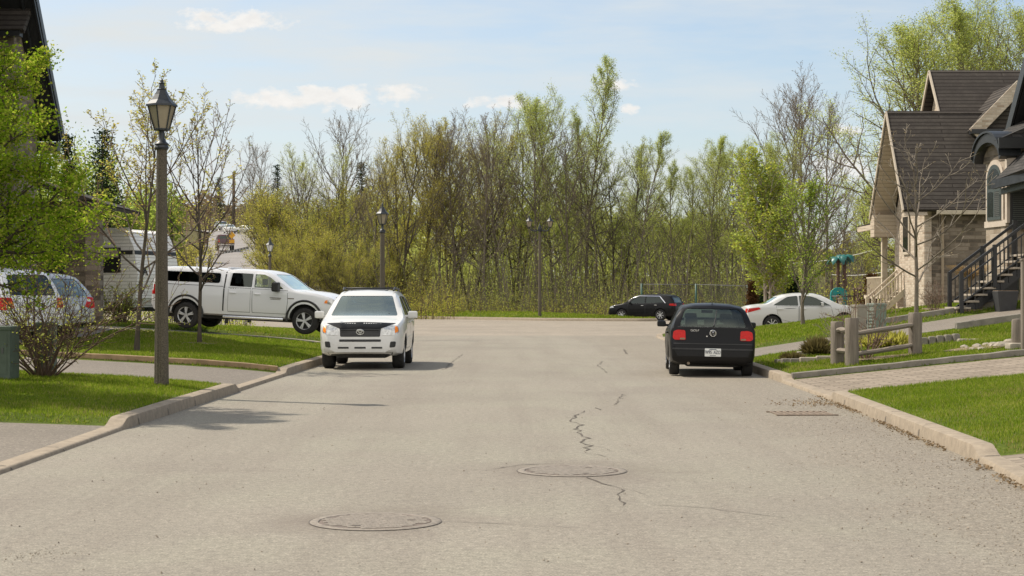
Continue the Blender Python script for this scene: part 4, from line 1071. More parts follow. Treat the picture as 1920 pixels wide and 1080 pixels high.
def tail_of(q):
    q.mirror_patch('tail_light', roundp([(.64, .80), (.86, .80), (.87, 1.08), (.68, 1.08)], .03), 'B', .012, M['redlamp'], step=.04)
    q.mirror_patch('reversing_light', roundp([(.66, .79), (.85, .79), (.85, .84), (.66, .84)], .01), 'B', .018, M['platewhite'], step=.04)
    q.mirror_patch('indicator', roundp([(.69, .92), (.86, .92), (.86, .99), (.70, .99)], .01), 'B', .018, M['orange'], step=.04)
    q.patch('bumper', roundp([(-.85, .45), (.85, .45), (.86, .64), (-.86, .64)], .04), 'B', .07, q.mat, skirt=.08); q.patch('bumper_lower', roundp([(-.78, .36), (.78, .36), (.80, .45), (-.80, .45)], .02), 'B', .05, M['plastic'])
    q.patch('plate_recess', roundp([(-.26, .80), (.26, .80), (.26, .96), (-.26, .96)], .03), 'B', .006, M['plastic'])
    q.patch('number_plate', roundp([(-.15, .81), (.15, .81), (.15, .95), (-.15, .95)], .01), 'B', .014, M['platewhite'])
    q.add('wiper', MB().tube([(.06, 0, 1.12), (.16, .35, 1.22)], .012, 6), M['plastic'])
tail_of(jeep)
for d in 'LR': jeep.patch('tail_light', roundp([(.04, .80), (.20, .80), (.22, 1.08), (.09, 1.08)], .02), d, .012, M['redlamp'], step=.04)
for sy in (1, -1): jeep.add('roof_rail', MB().tube([(.6, sy * .66, 1.72), (.7, sy * .66, 1.79), (2.2, sy * .66, 1.81), (2.35, sy * .65, 1.73)], .022, 8), M['plastic'])
jeep.underside(.3, 4.1, .26, .45, 1.2)
hat = Car(dict(rav.c, rear=roundp([(-.66, 1.10), (.66, 1.10), (.50, 1.54), (-.50, 1.54)], .12), rg='glass_screen'), 'parked_hatchback', 'silver hatchback behind the bare shrub in the left driveway, its large red tail light showing', (-12.85, 41.5, ground(-11.6, 41.3) - .06), R(157), mat=M['silver'])
hat.wheels(5); hat.mirrors(3.12, 1.12, M['silver'])
hat.mirror_patch('tail_light', roundp([(.40, .86), (.62, .80), (.84, .84), (.84, 1.08), (.60, 1.10)], .03), 'B', .012, M['redlamp'], step=.04)
hat.mirror_patch('reversing_light', roundp([(.52, .98), (.66, .98), (.66, 1.04), (.54, 1.04)], .01), 'B', .018, M['platewhite'], step=.04)
for d in 'LR': hat.patch('tail_light', roundp([(.05, .84), (.34, .86), (.30, 1.06), (.09, 1.08)], .02), d, .012, M['redlamp'], step=.04)
hat.patch('number_plate', roundp([(-.15, .78), (.15, .78), (.15, .92), (-.15, .92)], .01), 'B', .014, M['platewhite']); hat.patch('bumper', roundp([(-.83, .46), (.83, .46), (.83, .62), (-.83, .62)], .04), 'B', .05, M['silver'], skirt=.06); hat.patch('bumper_lower', roundp([(-.74, .36), (.74, .36), (.78, .46), (-.78, .46)], .02), 'B', .04, M['plastic'])
hat.underside(.5, 4.3, .24, .42, 1.1)

# ---- black crossover beyond the bend
c = dict(cat='car', top=[(0, .60), (.03, .95), (.09, 1.14), (.28, 1.47), (.46, 1.64), (.9, 1.70), (1.9, 1.73), (2.6, 1.69), (3.05, 1.56), (3.55, 1.24), (3.85, 1.10), (4.3, 1.04), (4.65, .94), (4.80, .80), (4.86, .58)],
     bot=[(0, .42), (.1, .32), (.6, .28), (4.2, .27), (4.86, .36)], wid=[(0, .80), (.06, .90), (.4, .97), (1, .995), (3.8, .99), (4.4, .94), (4.7, .84), (4.86, .68)],
     belt=[(0, 1.16), (3.6, 1.10), (4.86, .95)], tum=.30, crown=.03, ins=.06, ax=(1.05, 3.80), wr=.38, arch=.43, ww=.24, cabin=(.3, 3.5),
     front=roundp([(-.76, 1.15), (.76, 1.15), (.6, 1.6), (-.6, 1.6)], .05), rear=roundp([(-.72, 1.2), (.72, 1.2), (.58, 1.56), (-.58, 1.56)], .05),
     side=[dict(p=roundp([(2.16, 1.15), (3.30, 1.13), (2.95, 1.44), (2.7, 1.56), (2.16, 1.60)], .04)), dict(p=roundp([(.80, 1.20), (2.08, 1.15), (2.08, 1.60), (1.2, 1.57)], .06))])
mdx = Car(c, 'parked_crossover', 'shiny black crossover parked beyond the bend of the street, in front of the woods', (X(1211, 114.5), 114.2, -.02), R(153), mat=M['black'])
mdx.root.scale = (1.04,) * 3
mdx.wheels(7); mdx.mirrors(3.12, 1.12, M['black']); mdx.door([(2.14, .45), (3.3, .45), (3.36, 1.1), (2.14, 1.13)], (2.3, 1.0), hmat=M['chrome']); mdx.door([(1.5, .55), (2.06, .45), (2.06, 1.13), (1.2, 1.16)], (1.35, 1.03), hmat=M['chrome'])
for d in 'LR':
    mdx.patch('tail_light', roundp([(.04, .98), (.42, 1.02), (.40, 1.12), (.08, 1.14)], .03), d, .012, M['redlamp'], step=.06); mdx.patch('headlight', roundp([(4.36, .86), (4.74, .82), (4.72, .92), (4.42, .98)], .03), d, .012, M['clearlamp'], step=.06)
    mdx.patch('window_trim', [(.72, 1.17), (1.16, 1.60), (2.6, 1.625), (2.98, 1.50), (3.0, 1.53), (2.62, 1.655), (1.12, 1.635), (.66, 1.17)], d, .012, M['chrome'], step=.08)
mdx.mirror_patch('tail_light', roundp([(.62, .98), (.90, .98), (.88, 1.12), (.62, 1.12)], .03), 'B', .012, M['redlamp'], step=.05); mdx.underside(.4, 4.4, .24, .42, 1.2)

# ---- white saloon on the right hand driveway
c = dict(cat='car', top=[(0, .55), (.02, .82), (.06, .98), (.30, 1.035), (.62, 1.065), (.80, 1.11), (1.20, 1.32), (1.50, 1.40), (2.0, 1.435), (2.5, 1.415), (2.85, 1.33), (3.35, 1.07), (3.55, .985), (4.0, .90), (4.32, .78), (4.46, .66), (4.53, .48)],
     bot=[(0, .36), (.08, .26), (.5, .2), (4.0, .19), (4.53, .28)], wid=[(0, .70), (.05, .80), (.3, .86), (.8, .8775), (3.6, .875), (4.1, .83), (4.38, .72), (4.53, .52)],
     belt=[(0, 1.0), (.9, .97), (3.3, .90), (4.53, .7)], tum=.36, crown=.03, ins=.05, ax=(.93, 3.60), wr=.325, arch=.37, ww=.21, cabin=(.85, 3.2),
     front=roundp([(-.66, .98), (.66, .98), (.5, 1.34), (-.5, 1.34)], .05), rear=roundp([(-.62, 1.09), (.62, 1.09), (.52, 1.33), (-.52, 1.33)], .05),
     side=[dict(p=roundp([(1.98, .985), (3.14, .96), (2.62, 1.25), (2.4, 1.33), (1.98, 1.36)], .03)), dict(p=roundp([(.98, 1.03), (1.92, .985), (1.92, 1.36), (1.55, 1.33)], .05))])
civ = Car(c, 'parked_saloon', 'white saloon car nosed up a driveway behind the young tree, its side to the street', (X(1507, 62), 62.0, .30), (0, R(-1.5), R(1.5)), mat=M['white'])
civ.wheels(8, style=0); civ.mirrors(2.78, 1.0, M['white']); civ.door([(1.96, .32), (3.12, .32), (3.2, .6), (3.12, .93), (1.96, .955)], (2.1, .86)); civ.door([(1.28, .5), (1.90, .32), (1.90, .955), (1.1, 1.0), (1.14, .7)], (1.24, .88))
for d in 'LR':
    civ.patch('tail_light', roundp([(.02, .78), (.52, .90), (.46, .97), (.03, .93)], .02), d, .010, M['redlamp'], step=.05); civ.patch('headlight', roundp([(4.0, .70), (4.42, .60), (4.40, .69), (4.1, .79)], .02), d, .010, M['clearlamp'], step=.05)
    civ.patch('indicator', roundp([(4.28, .60), (4.44, .56), (4.42, .68), (4.30, .71)], .02), d, .016, M['orange'], step=.04)
civ.mirror_patch('tail_light', roundp([(.40, .78), (.76, .78), (.76, .93), (.44, .93)], .02), 'B', .010, M['redlamp'], step=.05); civ.underside(.4, 4.1, .17, .32, 1.0)

# ---- vehicles on the far hill road
def far_car(spec, name, label, mat, x, y, rot, sc=1.0):
    cc = Car(spec, name, label, (x, y, float(hill(x, y)) + .47), rot, 'vehicles on the far hill road', mat=mat, cut=True); cc.root.scale = (sc,) * 3
    cc.wheels(5); return cc
far_spec = dict(c)
tr = dict(ram.c, bot=[(0, .62), (.1, .52), (.6, .50), (4.2, .47), (5.3, .44), (5.7, .42), (5.80, .46)], wid=[(0, .93), (.05, .97), (.3, 1.0), (2.0, 1.008), (4.8, 1.005), (5.4, .98), (5.68, .91), (5.80, .80)], belt=[(0, 1.36), (4.3, 1.30), (5.0, 1.20), (5.8, 1.0)], front=roundp([(-.78, 1.34), (.78, 1.34), (.66, 1.79), (-.66, 1.79)], .05), cat='pickup truck', top=[(0, .85), (.03, 1.2), (.10, 1.32), (1.9, 1.32), (2.12, 1.33), (2.2, 1.70), (2.4, 1.88), (2.7, 1.91), (3.3, 1.90), (3.65, 1.845), (4.02, 1.60), (4.38, 1.335), (5.0, 1.265), (5.66, 1.09), (5.76, .92), (5.80, .66)],
          cabin=(2.3, 4.15), side=[dict(p=roundp([(2.36, 1.36), (3.14, 1.35), (3.14, 1.785), (2.42, 1.79)], .04)), dict(p=roundp([(3.22, 1.35), (4.12, 1.34), (3.72, 1.66), (3.52, 1.775), (3.22, 1.785)], .03))], rear=roundp([(-.62, 1.42), (.62, 1.42), (.56, 1.76), (-.56, 1.76)], .05))
tx, ty = X(421, 194), 194
f1 = far_car(tr, 'far_pickup_truck', 'dark red pickup driving away up the far hill road beside the yellow sign', M['darkred'], tx, ty, R(103))
f1.mirror_patch('tail_light', roundp([(.72, .95), (.9, .95), (.9, 1.25), (.72, 1.25)], .03), 'B', .012, M['redlamp']); f1.patch('bumper', roundp([(-.9, .55), (.9, .55), (.9, .75), (-.9, .75)], .03), 'B', .05, M['chrome'])
far_car(rav.c, 'far_suv', 'white SUV coming down the far hill road, the lower of two together', M['white'], X(430, 300), 300, R(-70))
far_car(jeep.c, 'far_wagon', 'silver tall wagon coming down the far hill road behind a white SUV', M['silver'], X(416, 322), 322, R(-66), 1.12)
far_car(civ.c, 'far_saloon', 'pale saloon half hidden by the yellow trees beside the far hill road', M['white'], X(462, 300), 300, R(-40))
# ------------------------------------------------------------------ trees and shrubs
def unit(v): return v / max(1e-9, math.sqrt(v[0] * v[0] + v[1] * v[1] + v[2] * v[2]))
def grow(out, tips, r, p, d, L, rad, lvl, T):
    n = T['seg'][lvl]; pts = [p]; rs = [rad]; q = p.copy(); dd = d.copy(); dirs = []
    end = T['end'][lvl]
    for i in range(n):
        dd = unit(dd + r.normal(0, T['wig'][lvl], 3) + np.array([0, 0, T['up'][lvl]]))
        q = q + dd * (L / n); pts.append(q); dirs.append(dd); rs.append(max(T['rmin'], rad * (1 - (1 - end) * (i + 1) / n)))
    out.append((np.array(pts), rs, lvl))
    if lvl >= T['leaf_from']: tips.append((np.array(pts), lvl))
    if lvl + 1 < T['levels']:
        k = T['n'][lvl]; t0 = T['t0'][lvl]; az0 = r.random() * 6.28
        for j in range(k):
            t = t0 + (1 - t0) * (j + r.random()) / k; f = t * n; i = min(n - 1, int(f)); pos = pts[i] + (pts[i + 1] - pts[i]) * (f - i); dv = dirs[i]
            a0, a1 = T['ang'][lvl]; ang = R(a0 + (a1 - a0) * (t - t0) / (1 - t0)) * (.75 + .5 * r.random()); az = az0 + 2.4 * j + r.normal(0, .4)
            ref = np.array([1., 0, 0]) if abs(dv[2]) > .8 else np.array([0, 0, 1.]); u = unit(np.cross(dv, ref)); w = np.cross(dv, u)
            nd = unit(dv * cos(ang) + (u * cos(az) + w * sin(az)) * sin(ang))
            s = (t - t0) / (1 - t0)
            shape = {'cone': 1.05 - .8 * s, 'oval': .55 + 1.1 * s * (1 - s) * 1.8 - .25 * s, 'vase': 1.1 - .55 * s, 'col': .8 - .4 * s}[T['shape']] if lvl == 0 else 1 - .45 * s
            cl = L * T['ratio'][lvl] * max(.12, shape) * (.7 + .5 * r.random())
            rr = rs[i] + (rs[i + 1] - rs[i]) * (f - i)
            grow(out, tips, r, pos, nd, cl, min(rr * .8, rad * T['rr'][lvl] * (.5 + .7 * (1 - s * .6))), lvl + 1, T)
def tubes(br, sides):
    Vs, Fs = [], []; b = 0
    for pts, rs, lvl in br:
        k = len(pts); n = sides[lvl]
        t = np.gradient(pts, axis=0); t /= np.maximum(np.linalg.norm(t, axis=1, keepdims=True), 1e-9)
        ref = np.array([.31, .95, .05]) if abs(t[0][2]) > .7 else np.array([0, 0, 1.]); u = np.cross(t, ref); u /= np.maximum(np.linalg.norm(u, axis=1, keepdims=True), 1e-9); w = np.cross(t, u)
        a = 2 * pi * np.arange(n) / n; rr = np.array(rs)[:, None, None]
        V = pts[:, None] + (u[:, None] * np.cos(a)[None, :, None] + w[:, None] * np.sin(a)[None, :, None]) * rr
        i = np.arange(k - 1)[:, None] * n; j = np.arange(n)[None]; jn = (j + 1) % n
        Fs.append(np.stack([i + j, i + jn, i + n + jn, i + n + j], -1).reshape(-1, 4) + b); Vs.append(V.reshape(-1, 3)); b += k * n
    return np.concatenate(Vs), np.concatenate(Fs)
def leafcards(C, size, r, aspect=.6, up=0.0):
    """diamond leaves at C."""
    n = len(C); s = size * (.55 + .8 * r.random(n))
    a = r.normal(0, 1, (n, 3)); a[:, 2] = np.abs(a[:, 2]) * .6 + up; a /= np.linalg.norm(a, axis=1, keepdims=True)
    h = r.normal(0, 1, (n, 3)); b = np.cross(a, h); b /= np.maximum(np.linalg.norm(b, axis=1, keepdims=True), 1e-9)
    a *= s[:, None]; b *= (s * aspect * .5)[:, None]
    V = np.stack([C, C + a * .45 + b, C + a, C + a * .45 - b], 1).reshape(-1, 3)
    return V, np.arange(4 * n).reshape(-1, 4)
def leaf_points(tips, per, r, spread, from_t=.15):
    P = []
    for pts, lvl in tips:
        m = r.poisson(per)
        if not m: continue
        t = (from_t + (1 - from_t) * r.random(m)) * (len(pts) - 1); i = np.minimum(t.astype(int), len(pts) - 2); f = (t - i)[:, None]
        P.append(pts[i] * (1 - f) + pts[i + 1] * f)
    if not P: return np.zeros((0, 3))
    P = np.concatenate(P); return P + r.normal(0, spread, P.shape)
BASE = dict(levels=4, seg=(9, 6, 4, 3), wig=(.05, .10, .14, .16), up=(.05, .10, .08, .04), end=(.25, .25, .35, .5), n=(16, 6, 5), t0=(.30, .25, .2), ang=((62, 28), (45, 35), (42, 35)),
            ratio=(.38, .42, .45), rr=(.42, .5, .55), rmin=.012, leaf_from=2, shape='oval', sides=(9, 6, 4, 3))
class Tree:
    """meshes of one kind of tree of height H: trunk with its limbs, crown of twigs and leaves."""
    def __init__(s, seed, H, rad, leaf=None, per=0, size=.1, spread=.05, bark='bark_grey', twig=None, stems=1, lean=.04, splay=0.0, split=1, aspect=.6, leaf2=None, frac2=.3, **kw):
        r = np.random.default_rng(seed); T = dict(BASE); T.update(kw); out, tips = [], []
        for k in range(stems):
            a = r.random() * 6.28 + k * 2.4; d = unit(np.array([cos(a) * (splay * (.4 + .8 * r.random()) if stems > 1 else lean * r.normal()), sin(a) * (splay * (.4 + .8 * r.random()) if stems > 1 else lean * r.normal()), 1.0]))
            p0 = np.array([cos(a), sin(a), 0]) * (rad * .7 if stems > 1 else 0) + np.array([0, 0, -.15])
            grow(out, tips, r, p0, d, H * (1 if k == 0 else .7 + .3 * r.random()), rad * (1 if k == 0 else .6 + .4 * r.random()), 0, T)
        # a flare at the root
        for pts, rs, lvl in out:
            if lvl == 0: rs[0] = rs[0] * 1.35
        zt = max(o[0][:, 2].max() for o in out); s.H = zt
        main = [o for o in out if o[2] <= split]; fine = [o for o in out if o[2] > split]
        V, F = tubes(main, T['sides']); s.trunk = np_mesh('trunk', V, F, [M[bark]], True)
        Vs, Fs, Ms = [], [], []; b = 0; mats = [M[twig or bark]]
        if fine: V, F = tubes(fine, T['sides']); Vs.append(V); Fs.append(F); Ms.append(np.zeros(len(F))); b = len(V)
        if per:
            C = leaf_points(tips, per, r, spread); V, F = leafcards(C, size, r, aspect); Vs.append(V); Fs.append(F + b)
            mats.append(M[leaf]); mi = np.ones(len(F))
            if leaf2: mats.append(M[leaf2]); mi[r.random(len(F)) < frac2] = 2
            Ms.append(mi)
        s.crown = np_mesh('crown', np.concatenate(Vs), np.concatenate(Fs), mats, False, np.concatenate(Ms))
    def place(s, name, label, loc, H, rot=0.0, group=None, fat=1.0):
        t = thing(name, label, 'tree', loc, rot, group); k = H / s.H; t.scale = (k * fat, k * fat, k)
        link('trunk', s.trunk, t); link('crown', s.crown, t); return t

# -- kinds that make up the wood
K = {}
def kind(key, nvar, f): K[key] = [f(100 * len(K) + i) for i in range(nvar)]
UP = dict(ang=((58, 20), (42, 28), (40, 30)), up=(.04, .11, .09, .05), wig=(.03, .065, .10, .12))
kind('bare', 3, lambda s: Tree(s, 17, .16, 'bud_red', 3.2, .08, .05, 'bark_grey', 'bark_grey', n=(17, 9, 7), t0=(.24, .14, .12), ratio=(.46, .46, .45), rmin=.011, shape='oval', **UP))
kind('olive', 3, lambda s: Tree(s, 15, .15, 'leaf_olive', 17, .088, .12, 'bark_dark', 'bark_grey', stems=2, splay=.20, n=(13, 9, 6), t0=(.24, .14, .15), ratio=(.46, .46, .45), rmin=.010, shape='oval', leaf2='leaf_gold', frac2=.4, **UP))
kind('green', 3, lambda s: Tree(s, 18, .16, 'leaf_green', 20, .092, .16, 'bark_grey', 'bark_grey', n=(19, 9, 7), t0=(.26, .14, .14), ratio=(.42, .46, .45), rmin=.010, shape='oval', leaf2='leaf_pale', frac2=.65, **UP))
kind('slender', 3, lambda s: Tree(s, 20, .13, 'leaf_pale', 17, .088, .14, 'bark_grey', 'bark_grey', n=(27, 8, 5), t0=(.28, .14, .15), ratio=(.27, .48, .45), rmin=.010, shape='cone', leaf2='leaf_green', frac2=.35, ang=((62, 24), (42, 30), (40, 30)), up=(.05, .12, .09, .05)))
kind('twin', 2, lambda s: Tree(s, 16, .13, 'leaf_pale', 11, .080, .11, 'bark_dark', 'bark_grey', stems=3, splay=.26, n=(12, 8, 6), t0=(.28, .14, .15), ratio=(.42, .46, .45), rmin=.011, shape='oval', **UP))
kind('willow', 3, lambda s: Tree(s, 7, .13, 'leaf_willow', 12, .070, .13, 'bark_dark', 'bark_grey', stems=6, splay=.55, n=(11, 7, 5), t0=(.16, .15, .15), ratio=(.5, .45, .45), rmin=.009, shape='vase', leaf2='leaf_gold', frac2=.45, ang=((52, 28), (42, 32), (40, 35)), up=(.03, .10, .06, .02)))
kind('poplar', 2, lambda s: Tree(s, 22, .26, 'leaf_pale', 30, .115, .24, 'bark_grey', 'bark_grey', n=(26, 10, 7), t0=(.16, .14, .12), ratio=(.48, .46, .45), rmin=.011, shape='oval', leaf2='leaf_green', frac2=.3, ang=((64, 26), (44, 30), (40, 30)), up=(.04, .10, .08, .04)))
KN = {'bare': 'bare_tree', 'olive': 'budding_tree', 'green': 'budding_tree', 'slender': 'slender_tree', 'twin': 'forked_tree', 'willow': 'willow_bush', 'poplar': 'poplar_tree'}
KL = {'bare': 'bare grey tree with fine upright twigs standing in the woods across the street', 'olive': 'dark stemmed tree with olive gold buds standing in the woods across the street',
      'green': 'pale green budding tree standing in the woods across the street', 'slender': 'slender straight tree with sparse pale leaves standing in the woods across the street',
      'twin': 'forked dark tree with sparse pale buds standing in the woods across the street', 'willow': 'rounded yellow green willow bush at the foot of the woods', 'poplar': 'tall pale green poplar standing in the woods across the street'}
rT = random.Random(4); cnt = {}
def wood_tree(px, top, d, k, label=None, fat=1.0, sink=.1):
    x = X(px, d); g = float(hill(x, d)) if not verge_in(x, d) else verge_h(x, d)
    H = Z(top, d) - g; i = cnt.get(k, 0); cnt[k] = i + 1
    return K[k][i % len(K[k])].place(KN[k], label or KL[k], (x, d, g - sink), H, rT.random() * 6.28, None if label else KN[k].replace('_', ' ') + 's of the woods (' + k + ')', fat)
front = [(590, 262, 138, 'twin'), (645, 192, 142, 'bare', 'bare grey tree highest of those above the parked white SUV, under the long cloud'), (700, 262, 150, 'bare'), (742, 205, 140, 'olive', 'olive gold budding tree behind the street lamp above the white SUV'), (776, 212, 146, 'olive'),
         (822, 215, 150, 'bare'), (852, 198, 145, 'bare'), (884, 205, 150, 'olive'), (905, 225, 141, 'bare'), (938, 186, 147, 'bare'), (968, 196, 152, 'twin'), (1008, 152, 143, 'green', 'tall round topped pale green tree behind the double lantern lamp'), (1040, 168, 150, 'green'),
         (1062, 215, 142, 'bare'), (1098, 100, 146, 'slender', 'tallest slender tree of the woods with pale glittering leaves'), (1120, 205, 151, 'slender'), (1152, 250, 145, 'twin'), (1187, 245, 139, 'slender'), (1222, 270, 148, 'slender'), (1255, 300, 141, 'slender'),
         (1290, 285, 150, 'green'), (1330, 258, 140, 'slender'), (1345, 262, 150, 'green'), (1372, 246, 143, 'green'), (1402, 270, 150, 'slender'), (1425, 300, 140, 'green'), (550, 300, 146, 'bare'), (525, 335, 140, 'twin')]
for q in front: wood_tree(*q[:4], q[4] if len(q) > 4 else None)
# the second and third rows, lower against the sky
for i in range(13):
    px = 470 + 1010 * (i + rT.random()) / 13; d = 156 + 44 * rT.random()
    top = np.interp(px, [470, 560, 700, 950, 1100, 1200, 1300, 1480], [400, 350, 285, 260, 300, 365, 345, 370]) + rT.uniform(-25, 45)
    k = rT.choice(['bare', 'olive', 'twin', 'bare', 'olive'] if px < 950 else ['green', 'slender', 'green', 'bare', 'green']); wood_tree(px, top, d, k)
for px, top, d, k in ((1470, 150, 132, 'bare'), (1548, 165, 150, 'bare'), (1575, 330, 140, 'bare'), (1610, 345, 142, 'slender'), (1652, 250, 150, 'slender'), (1600, 420, 170, 'bare'), (1640, 400, 165, 'twin'), (1625, 470, 150, 'olive')): wood_tree(px, top, d, k)
wood_tree(1512, 118, 118, 'bare', 'tallest bare grey tree, rising behind the green young trees and the white saloon')
wood_tree(1450, 232, 100, 'green', 'green leafed tree beside the tall bare tree, just left of the white saloon roof', 1.0)
wood_tree(1702, 22, 96, 'poplar', 'broad pale green poplar rising left of the brown roofed house', 1.25)
wood_tree(1790, -25, 104, 'poplar', 'very tall pale poplar behind the brown roof ridge', 1.0)
wood_tree(1862, 2, 100, 'slender', 'slender pale tree behind the brown roof, beyond the tall poplars', 1.3)
wood_tree(1925, -5, 104, 'poplar', 'pale poplar behind the brown roof at the far right end of the row', 1.0)
# willow bushes at the edge of the wood
for px, top, d, fat in ((520, 350, 140, .8), (548, 335, 136, 1.0), (600, 372, 132, .9), (640, 420, 126, 1.0), (520, 425, 124, .9), (700, 440, 134, 1.0), (575, 452, 121, .95), (515, 492, 116, .8), (770, 445, 140, .9), (655, 470, 122, .9)): wood_tree(px, top, d, 'willow', fat=fat)
for px, top, d in ((1180, 400, 150), (1130, 390, 158), (1240, 385, 156), (1285, 400, 150), (1340, 390, 152), (1050, 400, 158), (980, 395, 160), (910, 400, 160)):
    x = X(px, d); g = float(hill(x, d)); H = Z(top, d) - g; i = cnt.get('lw', 0); cnt['lw'] = i + 1
    K['green'][i % 3].place('budding_tree', KL['green'], (x, d, g - .1), H, rT.random() * 6, 'budding trees of the woods (green)', 1.5)
wood_tree(497, 248, 235, 'bare', 'lone bare tree rising far off above the yellow willow bushes', 1.0)
wood_tree(470, 300, 250, 'bare', 'faint bare tree far off, just left of the lone tall one', 1.0)

# -- undergrowth between the trunks: thin stems with small leaves
def undergrowth(seed, n, px0, px1, d0, d1, hmin, hmax, leafm, stem, lper, lsize, spread=.35):
    r = np.random.default_rng(seed); d = d0 + (d1 - d0) * r.random(n); px = px0 + (px1 - px0) * r.random(n); x = (px - 960) * d / FPX
    g = np.where((d > np.interp(x, *VF)) & (d < np.interp(x, *VB)), .35, hill(x, d)); h = hmin + (hmax - hmin) * r.random(n) ** 1.8
    ln = r.normal(0, .22, (n, 2)) * h[:, None]; k = 4; t = np.linspace(0, 1, k); w = (.010 + .012 * r.random(n)) * (1 + h * .25)
    P = np.stack([x[:, None] + ln[:, :1] * t ** 1.6, d[:, None] + ln[:, 1:] * t ** 1.6, g[:, None] - .1 + h[:, None] * t], -1) + r.normal(0, .05, (n, k, 3)) * h[:, None, None] * .35
    a = np.array([0, 2.094, 4.189]); ring = np.stack([np.cos(a), np.sin(a), 0 * a], -1)
    V = (P[:, :, None] + ring[None, None] * (w[:, None] * (1 - .75 * t))[:, :, None, None]).reshape(-1, 3)
    i = (np.arange(n) * k * 3)[:, None, None] + (np.arange(k - 1) * 3)[None, :, None]; j = np.arange(3)[None, None]; jn = (j + 1) % 3
    F = np.stack([i + j, i + jn, i + 3 + jn, i + 3 + j], -1).reshape(-1, 4)
    m = int(n * lper); q = r.integers(0, n, m); tt = .25 + .75 * r.random(m); i0 = np.minimum((tt * (k - 1)).astype(int), k - 2); f = (tt * (k - 1) - i0)[:, None]
    C = P[q, i0] * (1 - f) + P[q, i0 + 1] * f + r.normal(0, spread, (m, 3)); LV, LF = leafcards(C, lsize, r)
    mi = np.concatenate([np.zeros(len(F)), 1 + (r.random(m) < .4)])
    o = link('undergrowth', np_mesh('undergrowth', np.concatenate([V, LV]), np.concatenate([F, LF + len(V)]), [M[stem]] + [M[q] for q in leafm], False, mi)); tag(o, kind='stuff')
undergrowth(1, 1300, 540, 1500, 126, 180, .8, 9.5, ('leaf_olive', 'leaf_pale'), 'bark_grey', 55, .085, .6)
undergrowth(2, 900, 900, 1660, 126, 170, .8, 8.5, ('leaf_green', 'leaf_pale'), 'bark_grey', 55, .085, .6)
undergrowth(3, 700, 480, 860, 118, 135, .4, 3.2, ('leaf_willow', 'leaf_gold'), 'bark_warm', 40, .08)
undergrowth(4, 900, 560, 1560, 123, 134, .3, 1.8, ('leaf_olive', 'leaf_willow'), 'bark_warm', 26, .075)
undergrowth(5, 700, 80, 470, 72, 105, .4, 2.0, ('leaf_willow', 'leaf_green'), 'bark_dark', 12, .11)
undergrowth(6, 700, 1560, 1700, 84, 120, .6, 3.5, ('leaf_olive', 'leaf_willow'), 'bark_warm', 10, .12)
undergrowth(7, 500, 300, 400, 140, 200, .4, 2.4, ('leaf_olive', 'leaf_gold'), 'bark_warm', 10, .16)
undergrowth(8, 900, 240, 520, 330, 400, 2, 7.0, ('bud_red', 'leaf_olive'), 'bark_grey', 9, .35, .7)

# -- far woods on the slopes: rounded crowns of small leaves on stems
def far_wood(seed, spots, leafm, dens, lsize):
    r = np.random.default_rng(seed); LV, LF, TV, TF = [], [], [], []; b = 0; bt = 0
    for px, top, d, wpx in spots:
        x = X(px, d); g = float(hill(x, d)); z1 = Z(top, d); H = max(4, z1 - g); w = wpx * d / FPX
        n = int(dens); u = r.normal(0, 1, (n, 3)); u /= np.linalg.norm(u, axis=1, keepdims=True); rad = r.random(n) ** .45
        lump = 1 + .22 * np.sin(u[:, 0] * 5 + px) * np.cos(u[:, 2] * 6 + d)
        C = np.stack([x + u[:, 0] * w * rad * lump, d + u[:, 1] * w * rad * lump, g + H * .56 + u[:, 2] * H * .44 * rad * lump], -1)
        V, F = leafcards(C, lsize, r, .8); LV.append(V); LF.append(F + b); b += len(V)
        V, F = tubes([(np.array([[x, d, g - .3], [x + r.normal(0, .2), d, g + H * .5], [x + r.normal(0, .4), d, g + H * .9]]), [.22, .14, .04], 0)], (5,)); TV.append(V); TF.append(F + bt); bt += len(V)
    TV, TF, LV, LF = map(np.concatenate, (TV, TF, LV, LF))
    o = link('far_wood', np_mesh('far_wood', np.concatenate([TV, LV]), np.concatenate([TF, LF + len(TV)]), [M['bark_dark'], M[leafm]], False, np.concatenate([np.zeros(len(TF)), np.ones(len(LF))]))); tag(o, kind='stuff')
rr = random.Random(8)
far_wood(1, [(px, np.interp(px, [560, 760, 960, 1150, 1250, 1400], [380, 345, 330, 375, 392, 400]) + rr.uniform(-12, 30), rr.uniform(215, 290), rr.uniform(22, 36)) for px in [580 + i * 16 for i in range(56)]], 'leaf_willow', 1500, .30)
far_wood(5, [(px, rr.uniform(435, 480), rr.uniform(178, 212), rr.uniform(18, 28)) for px in [520 + i * 15 for i in range(68)]], 'leaf_pale', 800, .22)
far_wood(2, [(px, rr.uniform(238, 300), rr.uniform(170, 240), rr.uniform(26, 42)) for px in [-60 + i * 17 for i in range(17)]] + [(px, rr.uniform(330, 400), rr.uniform(150, 200), rr.uniform(24, 38)) for px in [-40 + i * 20 for i in range(19)]], 'leaf_green', 1300, .32)
far_wood(3, [(px, rr.uniform(345, 385), rr.uniform(390, 430), rr.uniform(14, 22)) for px in [250 + i * 14 for i in range(22)]], 'bud_red', 380, .8)
far_wood(4, [(px, rr.uniform(440, 480), rr.uniform(200, 300), rr.uniform(18, 30)) for px in [1480 + i * 18 for i in range(26)]], 'leaf_olive', 600, .5)

